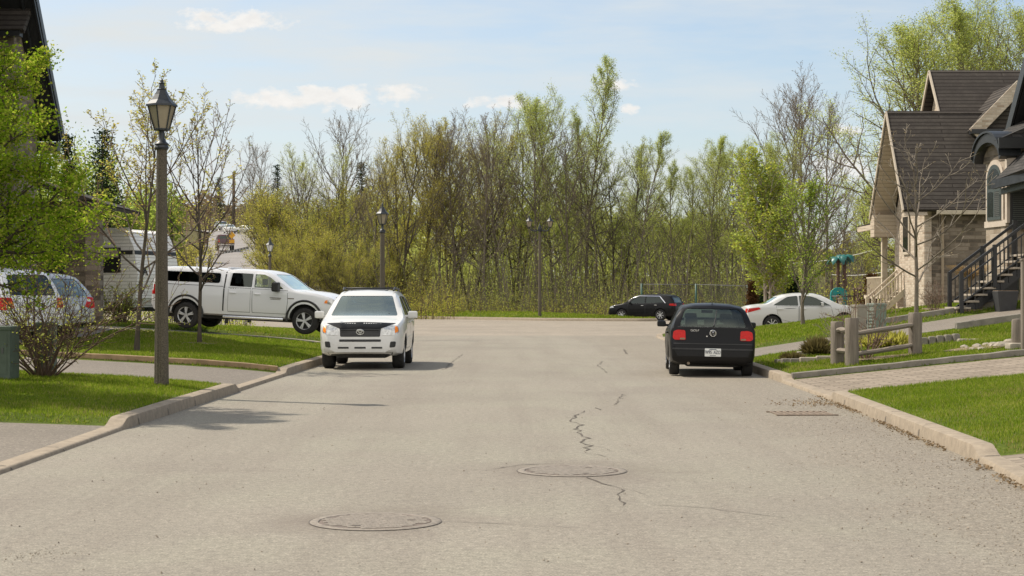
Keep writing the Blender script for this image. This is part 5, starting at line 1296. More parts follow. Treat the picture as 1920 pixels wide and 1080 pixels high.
# -- dark conifers on the hill
def conifer(name, label, x, y, g, H, w, mat, n_lv, seed, dense=26, lsize=.45, drop=-.25, group=None):
    r = np.random.default_rng(seed); t = thing(name, label, 'tree', (x, y, g), 0, group); P = []
    br = [(np.array([[0, 0, -.2], [0, 0, H * .5], [0, 0, H]]), [H * .014, H * .009, .02], 0)]
    for i in range(n_lv):
        f = (i + .5) / n_lv; z = H * (.10 + .88 * f); rad = w * (1 - f) ** .8 * (.8 + .35 * r.random()); k = max(3, int(7 - 3 * f))
        for j in range(k):
            a = r.random() * 6.28; L = rad * (.65 + .5 * r.random()); e = np.array([cos(a) * L, sin(a) * L, z + drop * L]); s_ = np.array([0, 0, z])
            br.append((np.array([s_, (s_ + e) / 2 + [0, 0, .05 * L], e]), [.04, .03, .012], 0))
            q = r.random(dense)[:, None] ** .7; P.append(s_ + (e - s_) * q + r.normal(0, .10 * w + .05, (dense, 3)) * [1, 1, .55])
    V, F = tubes(br, (5,)); link('trunk', np_mesh('trunk', V, F, [M['bark_dark']], True), t)
    V, F = leafcards(np.concatenate(P), lsize, r, .45); link('crown', np_mesh('crown', V, F, [M[mat]]), t); return t
for px, top, d, w, lab in ((125, 245, 150, 1.9, 'dark pointed spruce on the hillside, the narrower of two beside the left house'), (192, 236, 140, 3.2, 'broad dark pine on the hillside behind the budding tree'), (520, 305, 330, 3, None), (678, 300, 240, 3, 'dark pine top showing over the bare woods'), (410, 330, 380, 3, None)):
    x = X(px, d); g = float(hill(x, d)); conifer('spruce_tree', lab or 'small dark spruce far off on the skyline', x, d, g - .2, Z(top, d) - g, w, 'needle', 30, int(px), 24, .30, -.32, group=None if lab else 'small far spruces')
for px, top, d, w, mat, lab in ((1485, 515, 82, .62, 'needle', 'dark green clipped cedar column beside the teal play frame'), (1411, 528, 92, .45, 'needle_rust', 'rusty brown cedar column by the wire fence'), (1432, 530, 94, .5, 'needle', 'dark cedar column next to the rusty brown one'), (1634, 515, 84, .62, 'needle_rust', 'rusty brown cedar beside the cream staircase')):
    x = X(px, d); g = ground(x, d); conifer('cedar', lab, x, d, g, Z(top, d) - g, w, mat, 22, int(px), 40, .16, .15)

# -- young garden trees
t = Tree(41, 5.6, .055, 'leaf_gold', 7.5, .058, .03, 'bark_dark', 'twig_red', n=(12, 8, 5), t0=(.28, .2, .15), ratio=(.62, .40, .42), rmin=.0045, shape='vase', leaf2='leaf_willow', frac2=.4, ang=((52, 20), (36, 28), (35, 30)), up=(.04, .16, .10, .06), wig=(.025, .07, .12, .15), lean=.01, leaf_from=2, seg=(9, 7, 4, 3))
D = 36.5; x = X(256, D); t.place('young_tree', 'young tree with golden buds on the left lawn in front of the white trailer', (x, D, ground(x, D)), Z(118, D) - ground(x, D), 1.0, fat=1.3)
t = Tree(57, 5.0, .05, 'bud_red', 2.4, .045, .02, 'bark_dark', 'twig_red', n=(18, 7, 4), t0=(.26, .2, .15), ratio=(.50, .38, .42), rmin=.0045, shape='oval', leaf2='leaf_pale', frac2=.4, ang=((60, 18), (38, 28), (35, 30)), up=(.05, .15, .1, .05), wig=(.02, .06, .12, .15), lean=.01, leaf_from=2, seg=(9, 7, 4, 3))
D = 41.5; x = X(374, D); t.place('young_tree', 'slim leafless young tree on the left lawn in front of the white pickup', (x, D, ground(x, D)), Z(178, D) - ground(x, D), 2.2, fat=1.1)
t = Tree(63, 5.6, .07, 'leaf_green', 5.5, .075, .07, 'bark_grey', 'bark_grey', stems=1, n=(22, 8, 5), t0=(.17, .15, .15), ratio=(.52, .38, .4), rmin=.006, shape='oval', leaf2='leaf_bright', frac2=.4, ang=((34, 12), (30, 22), (32, 25)), up=(.05, .16, .12, .08), lean=.01)
D = 52; x = X(1506, D); t.place('young_tree', 'upright young tree of thin green leaves in front of the white saloon', (x, D, ground(x, D)), Z(318, D) - ground(x, D), .4, fat=1.25)
t = Tree(71, 7, .08, 'leaf_green', 10, .11, .10, 'twig_pale', 'twig_pale', stems=3, splay=.12, n=(14, 7, 5), t0=(.25, .15, .15), ratio=(.42, .4, .4), rmin=.008, shape='oval', leaf2='leaf_willow', frac2=.4, **UP)
D = 80; x = X(1437, D); t.place('young_tree', 'pale stemmed clump tree with olive leaves left of the white saloon', (x, D, ground(x, D)), Z(270, D) - ground(x, D), 0, fat=1.2)
t = Tree(83, 5.4, .055, 'bud_red', .8, .05, .02, 'bark_grey', 'twig_pale', n=(15, 4, 3), t0=(.30, .25, .2), ratio=(.50, .40, .42), rmin=.0055, shape='vase', lean=.01, ang=((62, 30), (40, 32), (40, 32)), up=(.03, .12, .08, .04), seg=(9, 8, 5, 3), wig=(.035, .09, .14, .16))
D = 37.5; x = X(1718, D); t.place('young_tree', 'wide branched bare young tree on the right lawn behind the split rail fence', (x, D, ground(x, D)), Z(225, D) - ground(x, D), 2.5, fat=1.5)
# the big fresh green tree at the left
t = Tree(91, 6.4, .10, 'leaf_bright', 66, .050, .08, 'bark_dark', 'bark_dark', stems=2, splay=.08, n=(20, 9, 6), t0=(.20, .15, .15), ratio=(.46, .45, .45), rmin=.006, shape='cone', leaf2='leaf_willow', frac2=.25, ang=((72, 24), (45, 34), (45, 35)), up=(.03, .05, .03, .01), lean=.01, wig=(.03, .08, .13, .15), aspect=.7)
t.place('leafy_tree', 'bushy tree in bright fresh green leaf at the left, in front of the shingled house', (-8.0, 23.7, ground(-8.0, 23.7)), 6.9, .8, fat=1.0)

# -- shrubs
def shrub(name, label, x, y, g, H, n, stem, leafm, per, lsize, seed, splay=.7, rad=.016, kids=6):
    r = np.random.default_rng(seed); T = dict(BASE); T.update(levels=3, seg=(7, 5, 3), wig=(.09, .13, .16), up=(.03, .05, .03), end=(.3, .4, .5), n=(kids, 4), t0=(.25, .2), ang=((48, 36), (45, 38)), ratio=(.45, .45), rr=(.55, .6), rmin=.0035, leaf_from=1, sides=(5, 4, 3))
    out, tips = [], []
    for k in range(n):
        a = r.random() * 6.28; sp = splay * r.random() ** .7; d = unit(np.array([cos(a) * sp, sin(a) * sp, 1.0])); grow(out, tips, r, np.array([cos(a) * .14 * r.random(), sin(a) * .14 * r.random(), -.05]), d, H * (.5 + .65 * r.random()), rad * (.6 + .6 * r.random()), 0, T)
    t = thing(name, label, 'shrub', (x, y, g)); V, F = tubes(out, T['sides']); link('stems', np_mesh('stems', V, F, [M[stem]], True), t)
    if per:
        C = leaf_points(tips, per, r, .02); V, F = leafcards(C, lsize, r); link('foliage', np_mesh('foliage', V, F, [M[q] for q in leafm], False, (r.random(len(F)) < .35) * (len(leafm) - 1)), t)
    return t
D = 26.6; x = X(82, D); shrub('shrub', 'leggy bare shrub with pale buds between the two dull green cabinets', x, D, ground(x, D), 2.15, 34, 'bark_warm', ('leaf_willow', 'leaf_pale'), 2.4, .035, 5, 1.5, .018, 7)
D = 33.2; x = X(1622, D); shrub('shrub', 'bare reddish twigged shrub inside the split rail fence corner', x, D, ground(x, D), 1.35, 16, 'twig_red', ('leaf_pale',), .25, .03, 6, .95, .016, 4)
D = 34.2; x = X(1585, D); shrub('shrub', 'yellow green grassy shrub behind the rail fence corner post', x, D, ground(x, D), .85, 22, 'twig_pale', ('leaf_willow', 'leaf_green'), 1.2, .025, 16, .7, .004, 3)
D = 46.5; x = X(1752, D); shrub('shrub', 'low bare shrub against the stone wall beside the black staircase', x, D, 1.22, .75, 24, 'twig_red', ('bud_red',), .5, .03, 8, .7, .008, 4)
D = 51; x = X(228, D); shrub('shrub', 'tangled half leafed bush under the trailer window', x, D, ground(x, D), 1.1, 24, 'bark_warm', ('leaf_willow', 'leaf_green'), 3, .05, 9, .8, .02, 6)
def mound(name, label, x, y, g, w, dpt, h, n, mat, size, seed, cat='shrub'):
    r = np.random.default_rng(seed); u = r.normal(0, 1, (n, 3)); u /= np.linalg.norm(u, axis=1, keepdims=True); u[:, 2] = np.abs(u[:, 2]); k = r.random(n)[:, None] ** .5
    C = u * k * [w, dpt, h]; s = np.stack([C, C + np.stack([u[:, 0], u[:, 1], .5 + u[:, 2]], -1) * size * r.random((n, 1)) * 1.6], 1); wd = r.normal(0, size * .16, (n, 3))
    V = np.stack([s[:, 0] - wd, s[:, 0] + wd, s[:, 1]], 1).reshape(-1, 3); t = thing(name, label, cat, (x, y, g)); link('foliage', np_mesh('foliage', V, np.arange(3 * n).reshape(-1, 3), [M[mat]]), t); return t
D = 36.2; x = X(1535, D); mound('juniper', 'low brown juniper in the stone edged bed left of the rail fence', x, D, ground(x, D) + .05, .32, .26, .17, 2000, 'juniper', .13, 1)
D = 35.6; x = X(1487, D); mound('juniper', 'flat yellow green juniper at the tip of the stone edged bed', x, D, ground(x, D), .26, .20, .08, 1200, 'juniper', .08, 2)
D = 35.4; x = X(1668, D); mound('juniper', 'spreading olive juniper behind the lower fence rail', x, D, ground(x, D) + .05, .7, .4, .17, 2600, 'leaf_olive', .12, 3)
D = 47.2; x = X(1818, D)
r = np.random.default_rng(3); n = 420; a = r.random(n) * 6.28; L = .35 + .35 * r.random(n); t_ = np.linspace(0, 1, 5); P = np.stack([np.cos(a)[:, None] * L[:, None] * t_ ** 2 * .9, np.sin(a)[:, None] * L[:, None] * t_ ** 2 * .9, (1.5 * L[:, None] + .35) * (t_ - .42 * t_ ** 3)], -1)
V, F = tubes([(p, [.006, .006, .005, .004, .002], 0) for p in P], (3,)); t = thing('ornamental_grass', 'tuft of dry straw coloured ornamental grass behind the black stair railing', 'plant', (x, D, 1.22 + 1.1)); link('foliage', np_mesh('foliage', V, F, [M['straw']]), t)
t.location.z = 1.7; t.scale = (1.1, 1.1, 1.0)

# -- dry leaf litter lying along the right kerb, about the drain and on the left gutter
r = np.random.default_rng(77); n = 1300; y = 13.5 + 13 * r.random(n); x = xR(y) - np.abs(r.normal(0, .07, n)) - .01
k = r.random(n) < .22; y[k] = 25.0 + r.normal(0, .45, k.sum()); x[k] = 4.75 - np.abs(r.normal(0, .35, k.sum())); keep = vnoise(x * 0, y, .5) + .35 * r.random(n) > .45; x, y = x[keep], y[keep]
V, F = leafcards(np.stack([x, y, .006 + .012 * r.random(len(x))], -1), .036, r); V[:, 2] = np.clip(V[:, 2], .004, .03)
o = link('leaf_litter', np_mesh('leaf_litter', V, F, [M['litter']])); tag(o, kind='stuff')
# ------------------------------------------------------------------ houses
def quad_prism(m, pts, t, mi=0):
    """a slab: quad pts (wound) thickened by t downwards along its normal."""
    p = [Vector(q) for q in pts]; n = (p[1] - p[0]).cross(p[2] - p[0]).normalized()
    if n.z < 0: n = -n
    m.add(list(p) + [q - n * t for q in p], [[0, 1, 2, 3], [7, 6, 5, 4], [0, 4, 5, 1], [1, 5, 6, 2], [2, 6, 7, 3], [3, 7, 4, 0]][:6], mi); return m
def child(parent, name, m, mat, **k): return m.build(name, mat, parent, **k)
def beam(m, a, b, w, h, mi=0):
    a, b = Vector(a), Vector(b); t = (b - a); L = t.length; t.normalize(); u = t.cross(Vector((0, 0, 1)))
    u = u.normalized() if u.length > 1e-4 else Vector((1, 0, 0)); v = u.cross(t)
    Mx = Matrix((t, u, v)).transposed(); m.box((a + b) / 2, (L, w, h), rot=Mx, mi=mi); return m

# ---- brown roofed house on the right (gables to the street)
hb = thing('brown_roofed_house', 'stone house with a steep brown shingle roof and cream gable, right of the playset', 'house')
xf, yn, yf, ym = 16.45, 65.6, 70.4, 67.9       # street wall, near and far walls of the front wing, ridge
ZE, ZR = 5.35, 9.25
m = MB(); m.prism([(yn, .0), (yf, .0), (yf, ZE - .35), (ym, ZR - .55), (yn, ZE - .35)], xf, 30, 'x'); child(hb, 'wall', m, M['stone'])
# the street face is paler brick with pale corners
m = MB(); m.prism([(yn - .015, .0), (yf + .015, .0), (yf + .015, ZE - .35), (ym, ZR - .62), (yn - .015, ZE - .35)], xf - .10, xf - .004, 'x'); child(hb, 'street_wall', m, M['quoin'])
m = MB(); m.box((xf + .05, yn - .03, 2.65), (.26, .09, 5.0)); child(hb, 'corner_quoins', m, M['quoin'])
m = MB(); m.box((xf + .62, yn - .06, 2.6), (.11, .10, 5.0), bev=.02); child(hb, 'downpipe', m, M['soffit'])
rf = MB(); xo = xf - 1.05
quad_prism(rf, [(xo, yn - .62, ZE - .30), (30.2, yn - .62, ZE - .30), (30.2, ym, ZR), (xo, ym, ZR)], .14)
roof = child(hb, 'roof', rf, M['shingle_x'])
rf = MB(); quad_prism(rf, [(xo, yf + .62, ZE - .35), (30.2, yf + .62, ZE - .35), (30.2, ym + .01, ZR - .01), (xo, ym + .01, ZR - .01)], .14); child(hb, 'roof_far_slope', rf, M['shingle_x'])
m = MB()
for ya, za in ((yn - .64, ZE - .33), (yf + .64, ZE - .38)): beam(m, (xo - .03, ya, za - .03), (xo - .03, ym, ZR - .06), .06, .13)
child(roof, 'bargeboard', m, M['cream'])
m = MB()
for ya, za in ((yn - .60, ZE - .34), (yf + .60, ZE - .39)):
    quad_prism(m, [(xo + .02, ya, za - .19), (xf - .1, ya, za - .19), (xf - .1, ym, ZR - .24), (xo + .02, ym, ZR - .24)], .03)
child(roof, 'soffit', m, M['siding'])
m = MB(); m.box((23.4, yn - .60, ZE - .42), (13.4, .12, .16), bev=.02); child(roof, 'gutter', m, M['beige'])
m = MB()
for ya, s in ((yf + .28, 1),): m.box(((xo + xf) / 2 - .02, ya, ZE - .72), (1.0, .75, .95))
child(hb, 'boxed_eave', m, M['siding'])
m = MB(); m.prism([(yn + .6, ZE - .2), (yf - .6, ZE - .2), (ym, ZR - 1.0)], xf - .13, xf - .11, 'x'); child(hb, 'gable_siding', m, M['siding'])
w = child(hb, 'window', MB().box((xf - .13, 68.4, 4.2), (.08, 1.1, 1.7), bev=.02), M['cream']); child(w, 'pane', MB().box((xf - .165, 68.4, 4.2), (.03, .86, 1.44)), M['winglass'])
# the taller wing behind
x2, ZR2, y2 = 18.3, 11.35, 71.0
m = MB(); m.prism([(y2 - 3.0, 3), (y2 + 3.0, 3), (y2 + 3.0, 7.3), (y2, ZR2 - .4), (y2 - 3.0, 7.3)], x2, 31, 'x'); child(hb, 'upper_wall', m, M['siding'])
rf = MB(); quad_prism(rf, [(x2 - .35, y2 - 3.6, 7.0), (31.2, y2 - 3.6, 7.0), (31.2, y2, ZR2), (x2 - .35, y2, ZR2)], .14); r2 = child(hb, 'upper_roof', rf, M['shingle_x'])
rf = MB(); quad_prism(rf, [(x2 - .35, y2 + 3.6, 6.95), (31.2, y2 + 3.6, 6.95), (31.2, y2 + .01, ZR2 - .01), (x2 - .35, y2 + .01, ZR2 - .01)], .14); child(hb, 'upper_roof_far_slope', rf, M['shingle_x'])
m = MB(); beam(m, (x2 - .38, y2 - 3.62, 6.93), (x2 - .38, y2, ZR2 - .06), .06, .15); beam(m, (x2 - .38, y2 + 3.62, 6.89), (x2 - .38, y2, ZR2 - .06), .06, .15); child(r2, 'bargeboard', m, M['cream'])
# cross gable that faces the street corner: a cream barge running down to a dark eave
dx0, dz0, dx1, dz1, dy = X(1826, 66.3), Z(242, 66.3), X(1915, 66.3), Z(150, 66.3), 66.3
rf = MB(); quad_prism(rf, [(dx0, dy, dz0), (dx1, dy, dz1), (dx1, dy + 6, dz1), (dx0, dy + 6, dz0)], .16); dr = child(hb, 'cross_gable_roof', rf, M['shingle_y'])
quad_prism(rf := MB(), [(dx1, dy, dz1), (dx1 + (dx1 - dx0), dy, dz0), (dx1 + (dx1 - dx0), dy + 6, dz0), (dx1, dy + 6, dz1)], .16); child(hb, 'cross_gable_roof', rf, M['shingle_y'])
m = MB(); beam(m, (dx0 - .02, dy - .03, dz0 - .18), (dx1, dy - .03, dz1 - .18), .10, .46); child(dr, 'bargeboard', m, M['quoin'])
m = MB(); m.prism([(dx0 + .35, dz0 - .05), (dx1, dz1 - .50), (dx1 + (dx1 - dx0) - .35, dz0 - .05)], dy + .35, dy + .55, 'y'); child(dr, 'gable_infill', m, M['shingle_x'])
m = MB(); m.box((dx0 + .85, dy + .12, dz0 - .10), (1.9, .5, .20), bev=.02); child(dr, 'eave_box', m, M['blacktrim'])
# porch
m = MB(); quad_prism(m, [(15.6, 71.2, 4.80), (17.2, 71.2, 5.10), (17.2, 74.6, 5.10), (15.6, 74.6, 4.80)], .16); child(hb, 'porch_roof', m, M['shingle_y'])
m = MB(); m.box((15.62, 72.9, 4.63), (.10, 3.4, .22)); m.box((16.4, 71.22, 4.70), (1.6, .08, .2)); child(hb, 'porch_fascia', m, M['cream'])
for cx_, yy in ((16.1, 71.5), (16.95, 72.6)):
    o = child(hb, 'porch_column', MB().box((cx_, yy, 3.15), (.24, .24, 3.1), bev=.02), M['beige'])
m = MB(); m.box((16.6, 73.0, 1.62), (1.4, 3.4, .16)); child(hb, 'porch_deck', m, M['beige'])
m = MB()
for k in range(14): m.box((16.0, 71.4 + k * .23, 2.05), (.04, .05, .75))
m.box((16.0, 72.9, 2.46), (.07, 3.2, .06)); child(hb, 'porch_railing', m, M['beige'])

# cream stairs up to the porch
st = thing('cream_staircase', 'cream painted wooden stair with two sloping handrails at the brown roofed house', 'staircase')
sx0, sx1, sz0, sz1, syn, syf = X(1637, 69.5), X(1706, 69.5), .62, 2.05, 69.0, 70.2
for yy in (syn, syf):
    m = MB(); beam(m, (sx0 - .05, yy, sz0 + .98), (sx1, yy, sz1 + 1.02), .09, .07); child(st, 'handrail', m, M['cream'])
    m = MB(); beam(m, (sx0, yy, sz0 + .12), (sx1, yy, sz1 + .08), .07, .22); child(st, 'stringer', m, M['beige'])
    o = child(st, 'newel_post', MB().box((sx0 - .10, yy, sz0 + .42), (.13, .13, 1.15), bev=.015), M['beige']); o = child(st, 'newel_post', MB().box((sx1 + .06, yy, sz1 + .45), (.13, .13, 1.3), bev=.015), M['beige'])
    m = MB(); n = 13
    for k in range(1, n): t = k / n; m.box((sx0 + (sx1 - sx0) * t, yy, sz0 + (sz1 - sz0) * t + .55), (.035, .035, .86))
    child(st, 'balusters', m, M['beige'])
for k in range(7):
    t = (k + .5) / 7; child(st, 'tread', MB().box((sx0 + (sx1 - sx0) * t, (syn + syf) / 2, sz0 + (sz1 - sz0) * (t + .06)), (.27, syf - syn, .05)), M['cream'])

# ---- grey stone house with black trim at the far right
hg = thing('black_trimmed_house', 'grey stone house with black eaves and a tall arched window above the black staircase', 'house')
GZ = 1.25
gx = 15.35
m = MB(); m.prism([(41.6, .3), (48.9, .3), (48.9, 6.2), (45.2, 9.9), (41.6, 6.2)], gx, 27, 'x'); child(hg, 'wall', m, M['stone'])
rf = MB(); quad_prism(rf, [(gx - .62, 49.6, 5.95), (27.5, 49.6, 5.95), (27.5, 45.2, 10.6), (gx - .62, 45.2, 10.6)], .16); r1 = child(hg, 'roof', rf, M['shingle_g'])
rf = MB(); quad_prism(rf, [(gx - .62, 40.9, 5.95), (27.5, 40.9, 5.95), (27.5, 45.19, 10.59), (gx - .62, 45.19, 10.59)], .16); child(hg, 'roof_near_slope', rf, M['shingle_g'])
m = MB(); beam(m, (gx - .66, 49.66, 5.75), (gx - .66, 45.2, 10.42), .07, .34); beam(m, (gx - .66, 40.84, 5.75), (gx - .66, 45.2, 10.42), .07, .34); child(r1, 'bargeboard', m, M['blacktrim'])
m = MB(); quad_prism(m, [(gx - .60, 49.5, 5.72), (gx, 49.5, 5.72), (gx, 45.2, 10.3), (gx - .60, 45.2, 10.3)], .04); m.box((gx - .3, 49.2, 5.6), (.62, .8, .30)); child(r1, 'soffit', m, M['blacktrim'])
m = MB(); m.prism([(42.2, 6.3), (48.4, 6.3), (45.2, 9.9)], gx - .03, gx - .005, 'x'); child(hg, 'gable_cladding', m, M['blacktrim'])
# canted bay
bx = X(1849, 48.4); b1 = (bx, 48.4); b2 = (X(1888, 46.9), 46.9); b3 = (gx + .6, 46.75); b0 = (gx + .2, 48.95)
ring = [b0, b1, b2, b3]
def bay(name, z0, z1, mat, grow=0.0):
    c = Vector((gx + .3, 47.9)); P = []
    for q in ring: d = (Vector(q) - c); P.append(tuple(c + d * (1 + grow / d.length)))
    m = MB(); m.prism(P, z0, z1, 'z'); return child(hg, name, m, mat)
bay('bay_wall', .4, 3.62, M['stone_pale']); bay('bay_sill', 3.62, 3.80, M['palesill'], .05); bay('bay_upper_wall', 3.80, 6.05, M['stone_pale'])
T_ = Vector((b2[0] - b1[0], b2[1] - b1[1], 0)); LB = T_.length; T_.normalize(); N_ = Vector((T_.y, -T_.x, 0)); O_ = Vector((b1[0], b1[1], 0))
def face(poly, depth, a=0.0):
    """2D polygon (along the bay face, z) standing depth proud of the canted bay face."""
    m = MB(); n = len(poly)
    A = [O_ + T_ * u + N_ * a + Vector((0, 0, v)) for u, v in poly]; B = [p + N_ * (depth - a) for p in A]
    m.add(A + B, [list(range(n))[::-1], list(range(n, 2 * n))] + [[i, (i + 1) % n, n + (i + 1) % n, n + i] for i in range(n)]); return m
def arch_poly(u0, u1, z0, zs, rise, n=12):
    c = (u0 + u1) / 2; h = (u1 - u0) / 2
    return [(u0, z0), (u1, z0)] + [(c + h * cos(a), zs + rise * sin(a)) for a in np.linspace(0, pi, n)]
uw0, uw1 = LB * .16, LB * .82
child(hg, 'window_surround', face(arch_poly(uw0 - .13, uw1 + .13, 3.80, 5.0, .56), .05, -.05), M['palesill'])
wf = child(hg, 'arched_window', face(arch_poly(uw0, uw1, 3.82, 4.98, .44), .075, -.02), M['darkframe'])
child(wf, 'pane', face(arch_poly(uw0 + .08, uw0 + (uw1 - uw0) * .46, 3.92, 4.62, .02), .082, .05), M['winglass']); child(wf, 'blind', face(arch_poly(uw0 + (uw1 - uw0) * .56, uw1 - .07, 3.92, 4.62, .02), .082, .05), M['blind'])
child(wf, 'fanlight', face(arch_poly(uw0 + .10, uw1 - .08, 4.74, 4.98, .32), .082, .05), M['winglass'])
child(hg, 'pale_pilaster', MB().box(((b2[0] + X(1893, 46.75)) / 2 + .06, 46.80, 4.9), (.26, .18, 2.4)), M['palesill'])
w = child(hg, 'window', MB().box((X(1909, 46.72), 46.74, 4.2), (.46, .12, 1.35)), M['blacktrim']); child(w, 'blind', MB().box((X(1911, 46.66), 46.665, 4.2), (.34, .03, 1.24)), M['blind'])
# eyebrow cornice and small roof above the bay
m = MB(); n = 14; uc = LB * .50; hw = LB * .60
A = [(uc - hw * cos(t), 5.50 + .55 * sin(t)) for t in np.linspace(0, pi, n)]; B = [(uc - hw * 1.14 * cos(t), 5.58 + .72 * sin(t)) for t in np.linspace(0, pi, n)]
poly = A + B[::-1]; child(hg, 'eyebrow_cornice', face(poly, .30, -.2), M['blacktrim'])
child(hg, 'eyebrow_edge', face([(u, v + .02) for u, v in B] + [(u * 1.0, v + .08) for u, v in B[::-1]], .35, -.3), M['lantern'])
child(hg, 'eyebrow_soffit', face(A[::1], .02, -.2), M['stone'])
rf = MB(); c1, c2 = O_ + T_ * (uc - hw * .9) + N_ * .35, O_ + T_ * (uc + hw * 1.15) + N_ * .35
quad_prism(rf, [(c1.x + .2, c1.y, 6.06), (c2.x, c2.y - .1, 6.06), (gx + .9, 46.9, 7.15), (gx + .2, 48.8, 7.15)], .10); quad_prism(rf, [(c2.x, c2.y - .1, 6.06), (gx + 2.2, c2.y - .2, 6.06), (gx + 2.2, 47.3, 7.15), (gx + .9, 46.9, 7.15)], .10)
child(hg, 'bay_roof', rf, M['shingle_g'])
m = MB(); beam(m, (c2.x - .05, c2.y - .14, 5.93), (gx + 2.2, c2.y - .24, 5.93), .10, .30); child(hg, 'bay_gutter', m, M['blacktrim'])
# porch roof over the landing
p0, p1 = at(1864, 338, 46.4), at(1932, 312, 44.3)
rf = MB(); quad_prism(rf, [tuple(p0), tuple(p1), (p1.x + 1.3, p1.y + .5, p1.z + 1.2), (p0.x + 1.1, p0.y + .5, p0.z + 1.0)], .10); pr = child(hg, 'porch_roof', rf, M['shingle_g'])
m = MB(); beam(m, (p0.x - .03, p0.y, p0.z - .13), (p1.x + .4, p1.y - .6, p1.z - .14), .12, .24); child(pr, 'gutter', m, M['lantern'])
m = MB(); beam(m, (p0.x + .22, p0.y + .06, p0.z - .32), (p1.x + .5, p1.y - .4, p1.z - .34), .14, .16); child(pr, 'porch_beam', m, M['darkframe'])
w = child(hg, 'basement_window', MB().box((X(1912, 45.9), 46.70, 1.95), (.5, .1, 1.0)), M['palesill']); child(w, 'blind', MB().box((X(1912, 45.9), 46.64, 2.05), (.40, .03, .72)), M['darkframe'])
child(hg, 'stone_step', MB().box((X(1905, 46), 46.2, 1.32), (2.6, .5, .22), bev=.02), M['palesill'])

# black stair with open risers
sb = thing('black_staircase', 'black metal outdoor stair with pale open treads going up to the grey stone house', 'staircase')
n = 9; x0, x1, z0, z1, yn_, yf_ = X(1797, 45.0), X(1921, 45.0), 1.30, 2.74, 44.55, 45.75
for k in range(n):
    t = k / (n - 1); cx, cz = x0 + (x1 - x0) * t + .02, z0 + (z1 - z0) * t
    child(sb, 'tread', MB().box((cx, (yn_ + yf_) / 2, cz), (.40, yf_ - yn_, .055), bev=.01), M['concrete'])
    m = MB(); m.box((cx + .12, yn_ + .06, cz - .11), (.025, .04, .20)); m.box((cx - .12, yn_ + .06, cz - .13), (.025, .04, .22)); m.box((cx + .12, yf_ - .06, cz - .11), (.025, .04, .20)); child(sb, 'tread_bracket', m, M['blackmetal'])
for yy in (yn_ + .1, yf_ - .1):
    m = MB(); beam(m, (x0 - .05, yy, z0 - .22), (x1 + .1, yy, z1 - .22), .06, .24); child(sb, 'stringer', m, M['blackmetal'])
m = MB(); m.prism([(x0 + .35, z0 - .12), (x1, z1 - .32), (x1, z1 - 1.0), (x1 - .75, z0 + .15)], yf_ - .12, yf_ - .02, 'y'); child(sb, 'backing_panel', m, M['blacktrim'])
for yy, off in ((yn_, 0.0), (yf_, 0.0)):
    m = MB(); beam(m, (x0 - .06, yy, z0 + .95), (x1 + .05, yy, z1 + .95), .06, .075); child(sb, 'handrail', m, M['blackmetal'])
    m = MB(); beam(m, (x0 - .04, yy, z0 + .72), (x1 + .05, yy, z1 + .72), .04, .04); beam(m, (x0 - .04, yy, z0 + .12), (x1 + .05, yy, z1 + .12), .04, .04); child(sb, 'rail', m, M['blackmetal'])
    for t in (0, .5, 1.0): child(sb, 'post', MB().box((x0 + (x1 - x0) * t - .04, yy, z0 + (z1 - z0) * t + .42), (.105, .105, 1.15), bev=.01), M['blackmetal'])
    m = MB(); nb = 16
    for k in range(1, nb):
        if k != 8: t = k / nb; m.box((x0 + (x1 - x0) * t, yy, z0 + (z1 - z0) * t + .42), (.024, .024, .62))
    child(sb, 'balusters', m, M['blackmetal'])
# landing at the top
child(sb, 'landing', MB().box((x1 + .9, 45.4, z1 + .0), (1.5, 1.9, .10)), M['concrete'])
p = thing('planter_pot', 'tall square charcoal planter pot under the black staircase', 'planter', (X(1885, 44.0), 44.0, 1.08))
m = MB(); m.box((0, 0, .34), (.40, .40, .68), taper=1.42, bev=.02); child(p, 'pot', m, M['pot']); m = MB(); m.box((0, 0, .68), (.52, .52, .03)); child(p, 'soil', m, M['dirt'])

# ---- shingled house at the left
hl = thing('shingled_house', 'brown shingled house with a black gable eave behind the bushy leafy tree', 'house')
lx = -15.4
ya, yb_, yc = 47.6, 42.7, 37.8
m = MB(); m.prism([(yc + .2, .2), (ya - .4, .2), (ya - .4, 6.3), (yb_, 12.4), (yc + .2, 6.3)], -26, lx, 'x'); child(hl, 'wall', m, M['stone'])
xo = X(108, 47.3)
def rz(y): return 6.50 + (ya - y) * (9.75 - 6.50) / (47.4 - 44.9)
yp = 43.0
rf = MB(); quad_prism(rf, [(xo, ya, rz(ya) - .05), (-26, ya, rz(ya) - .05), (-26, yp, rz(yp)), (xo, yp, rz(yp))], .16); r1 = child(hl, 'roof', rf, M['shingle_x'])
rf = MB(); quad_prism(rf, [(xo, 2 * yp - ya, rz(ya) - .05), (-26, 2 * yp - ya, rz(ya) - .05), (-26, yp - .01, rz(yp) - .01), (xo, yp - .01, rz(yp) - .01)], .16); child(hl, 'roof_near_slope', rf, M['shingle_x'])
m = MB(); beam(m, (xo + .03, ya + .03, rz(ya) - .28), (xo + .03, yp, rz(yp) - .25), .06, .42); child(r1, 'bargeboard', m, M['blacktrim'])
m = MB(); beam(m, (xo + .065, ya + .02, rz(ya) - .36), (xo + .065, yp, rz(yp) - .33), .03, .07); beam(m, (xo - .28, ya - .02, rz(ya) - .52), (xo - .28, yp, rz(yp) - .49), .05, .10); child(r1, 'bargeboard_moulding', m, M['lantern'])
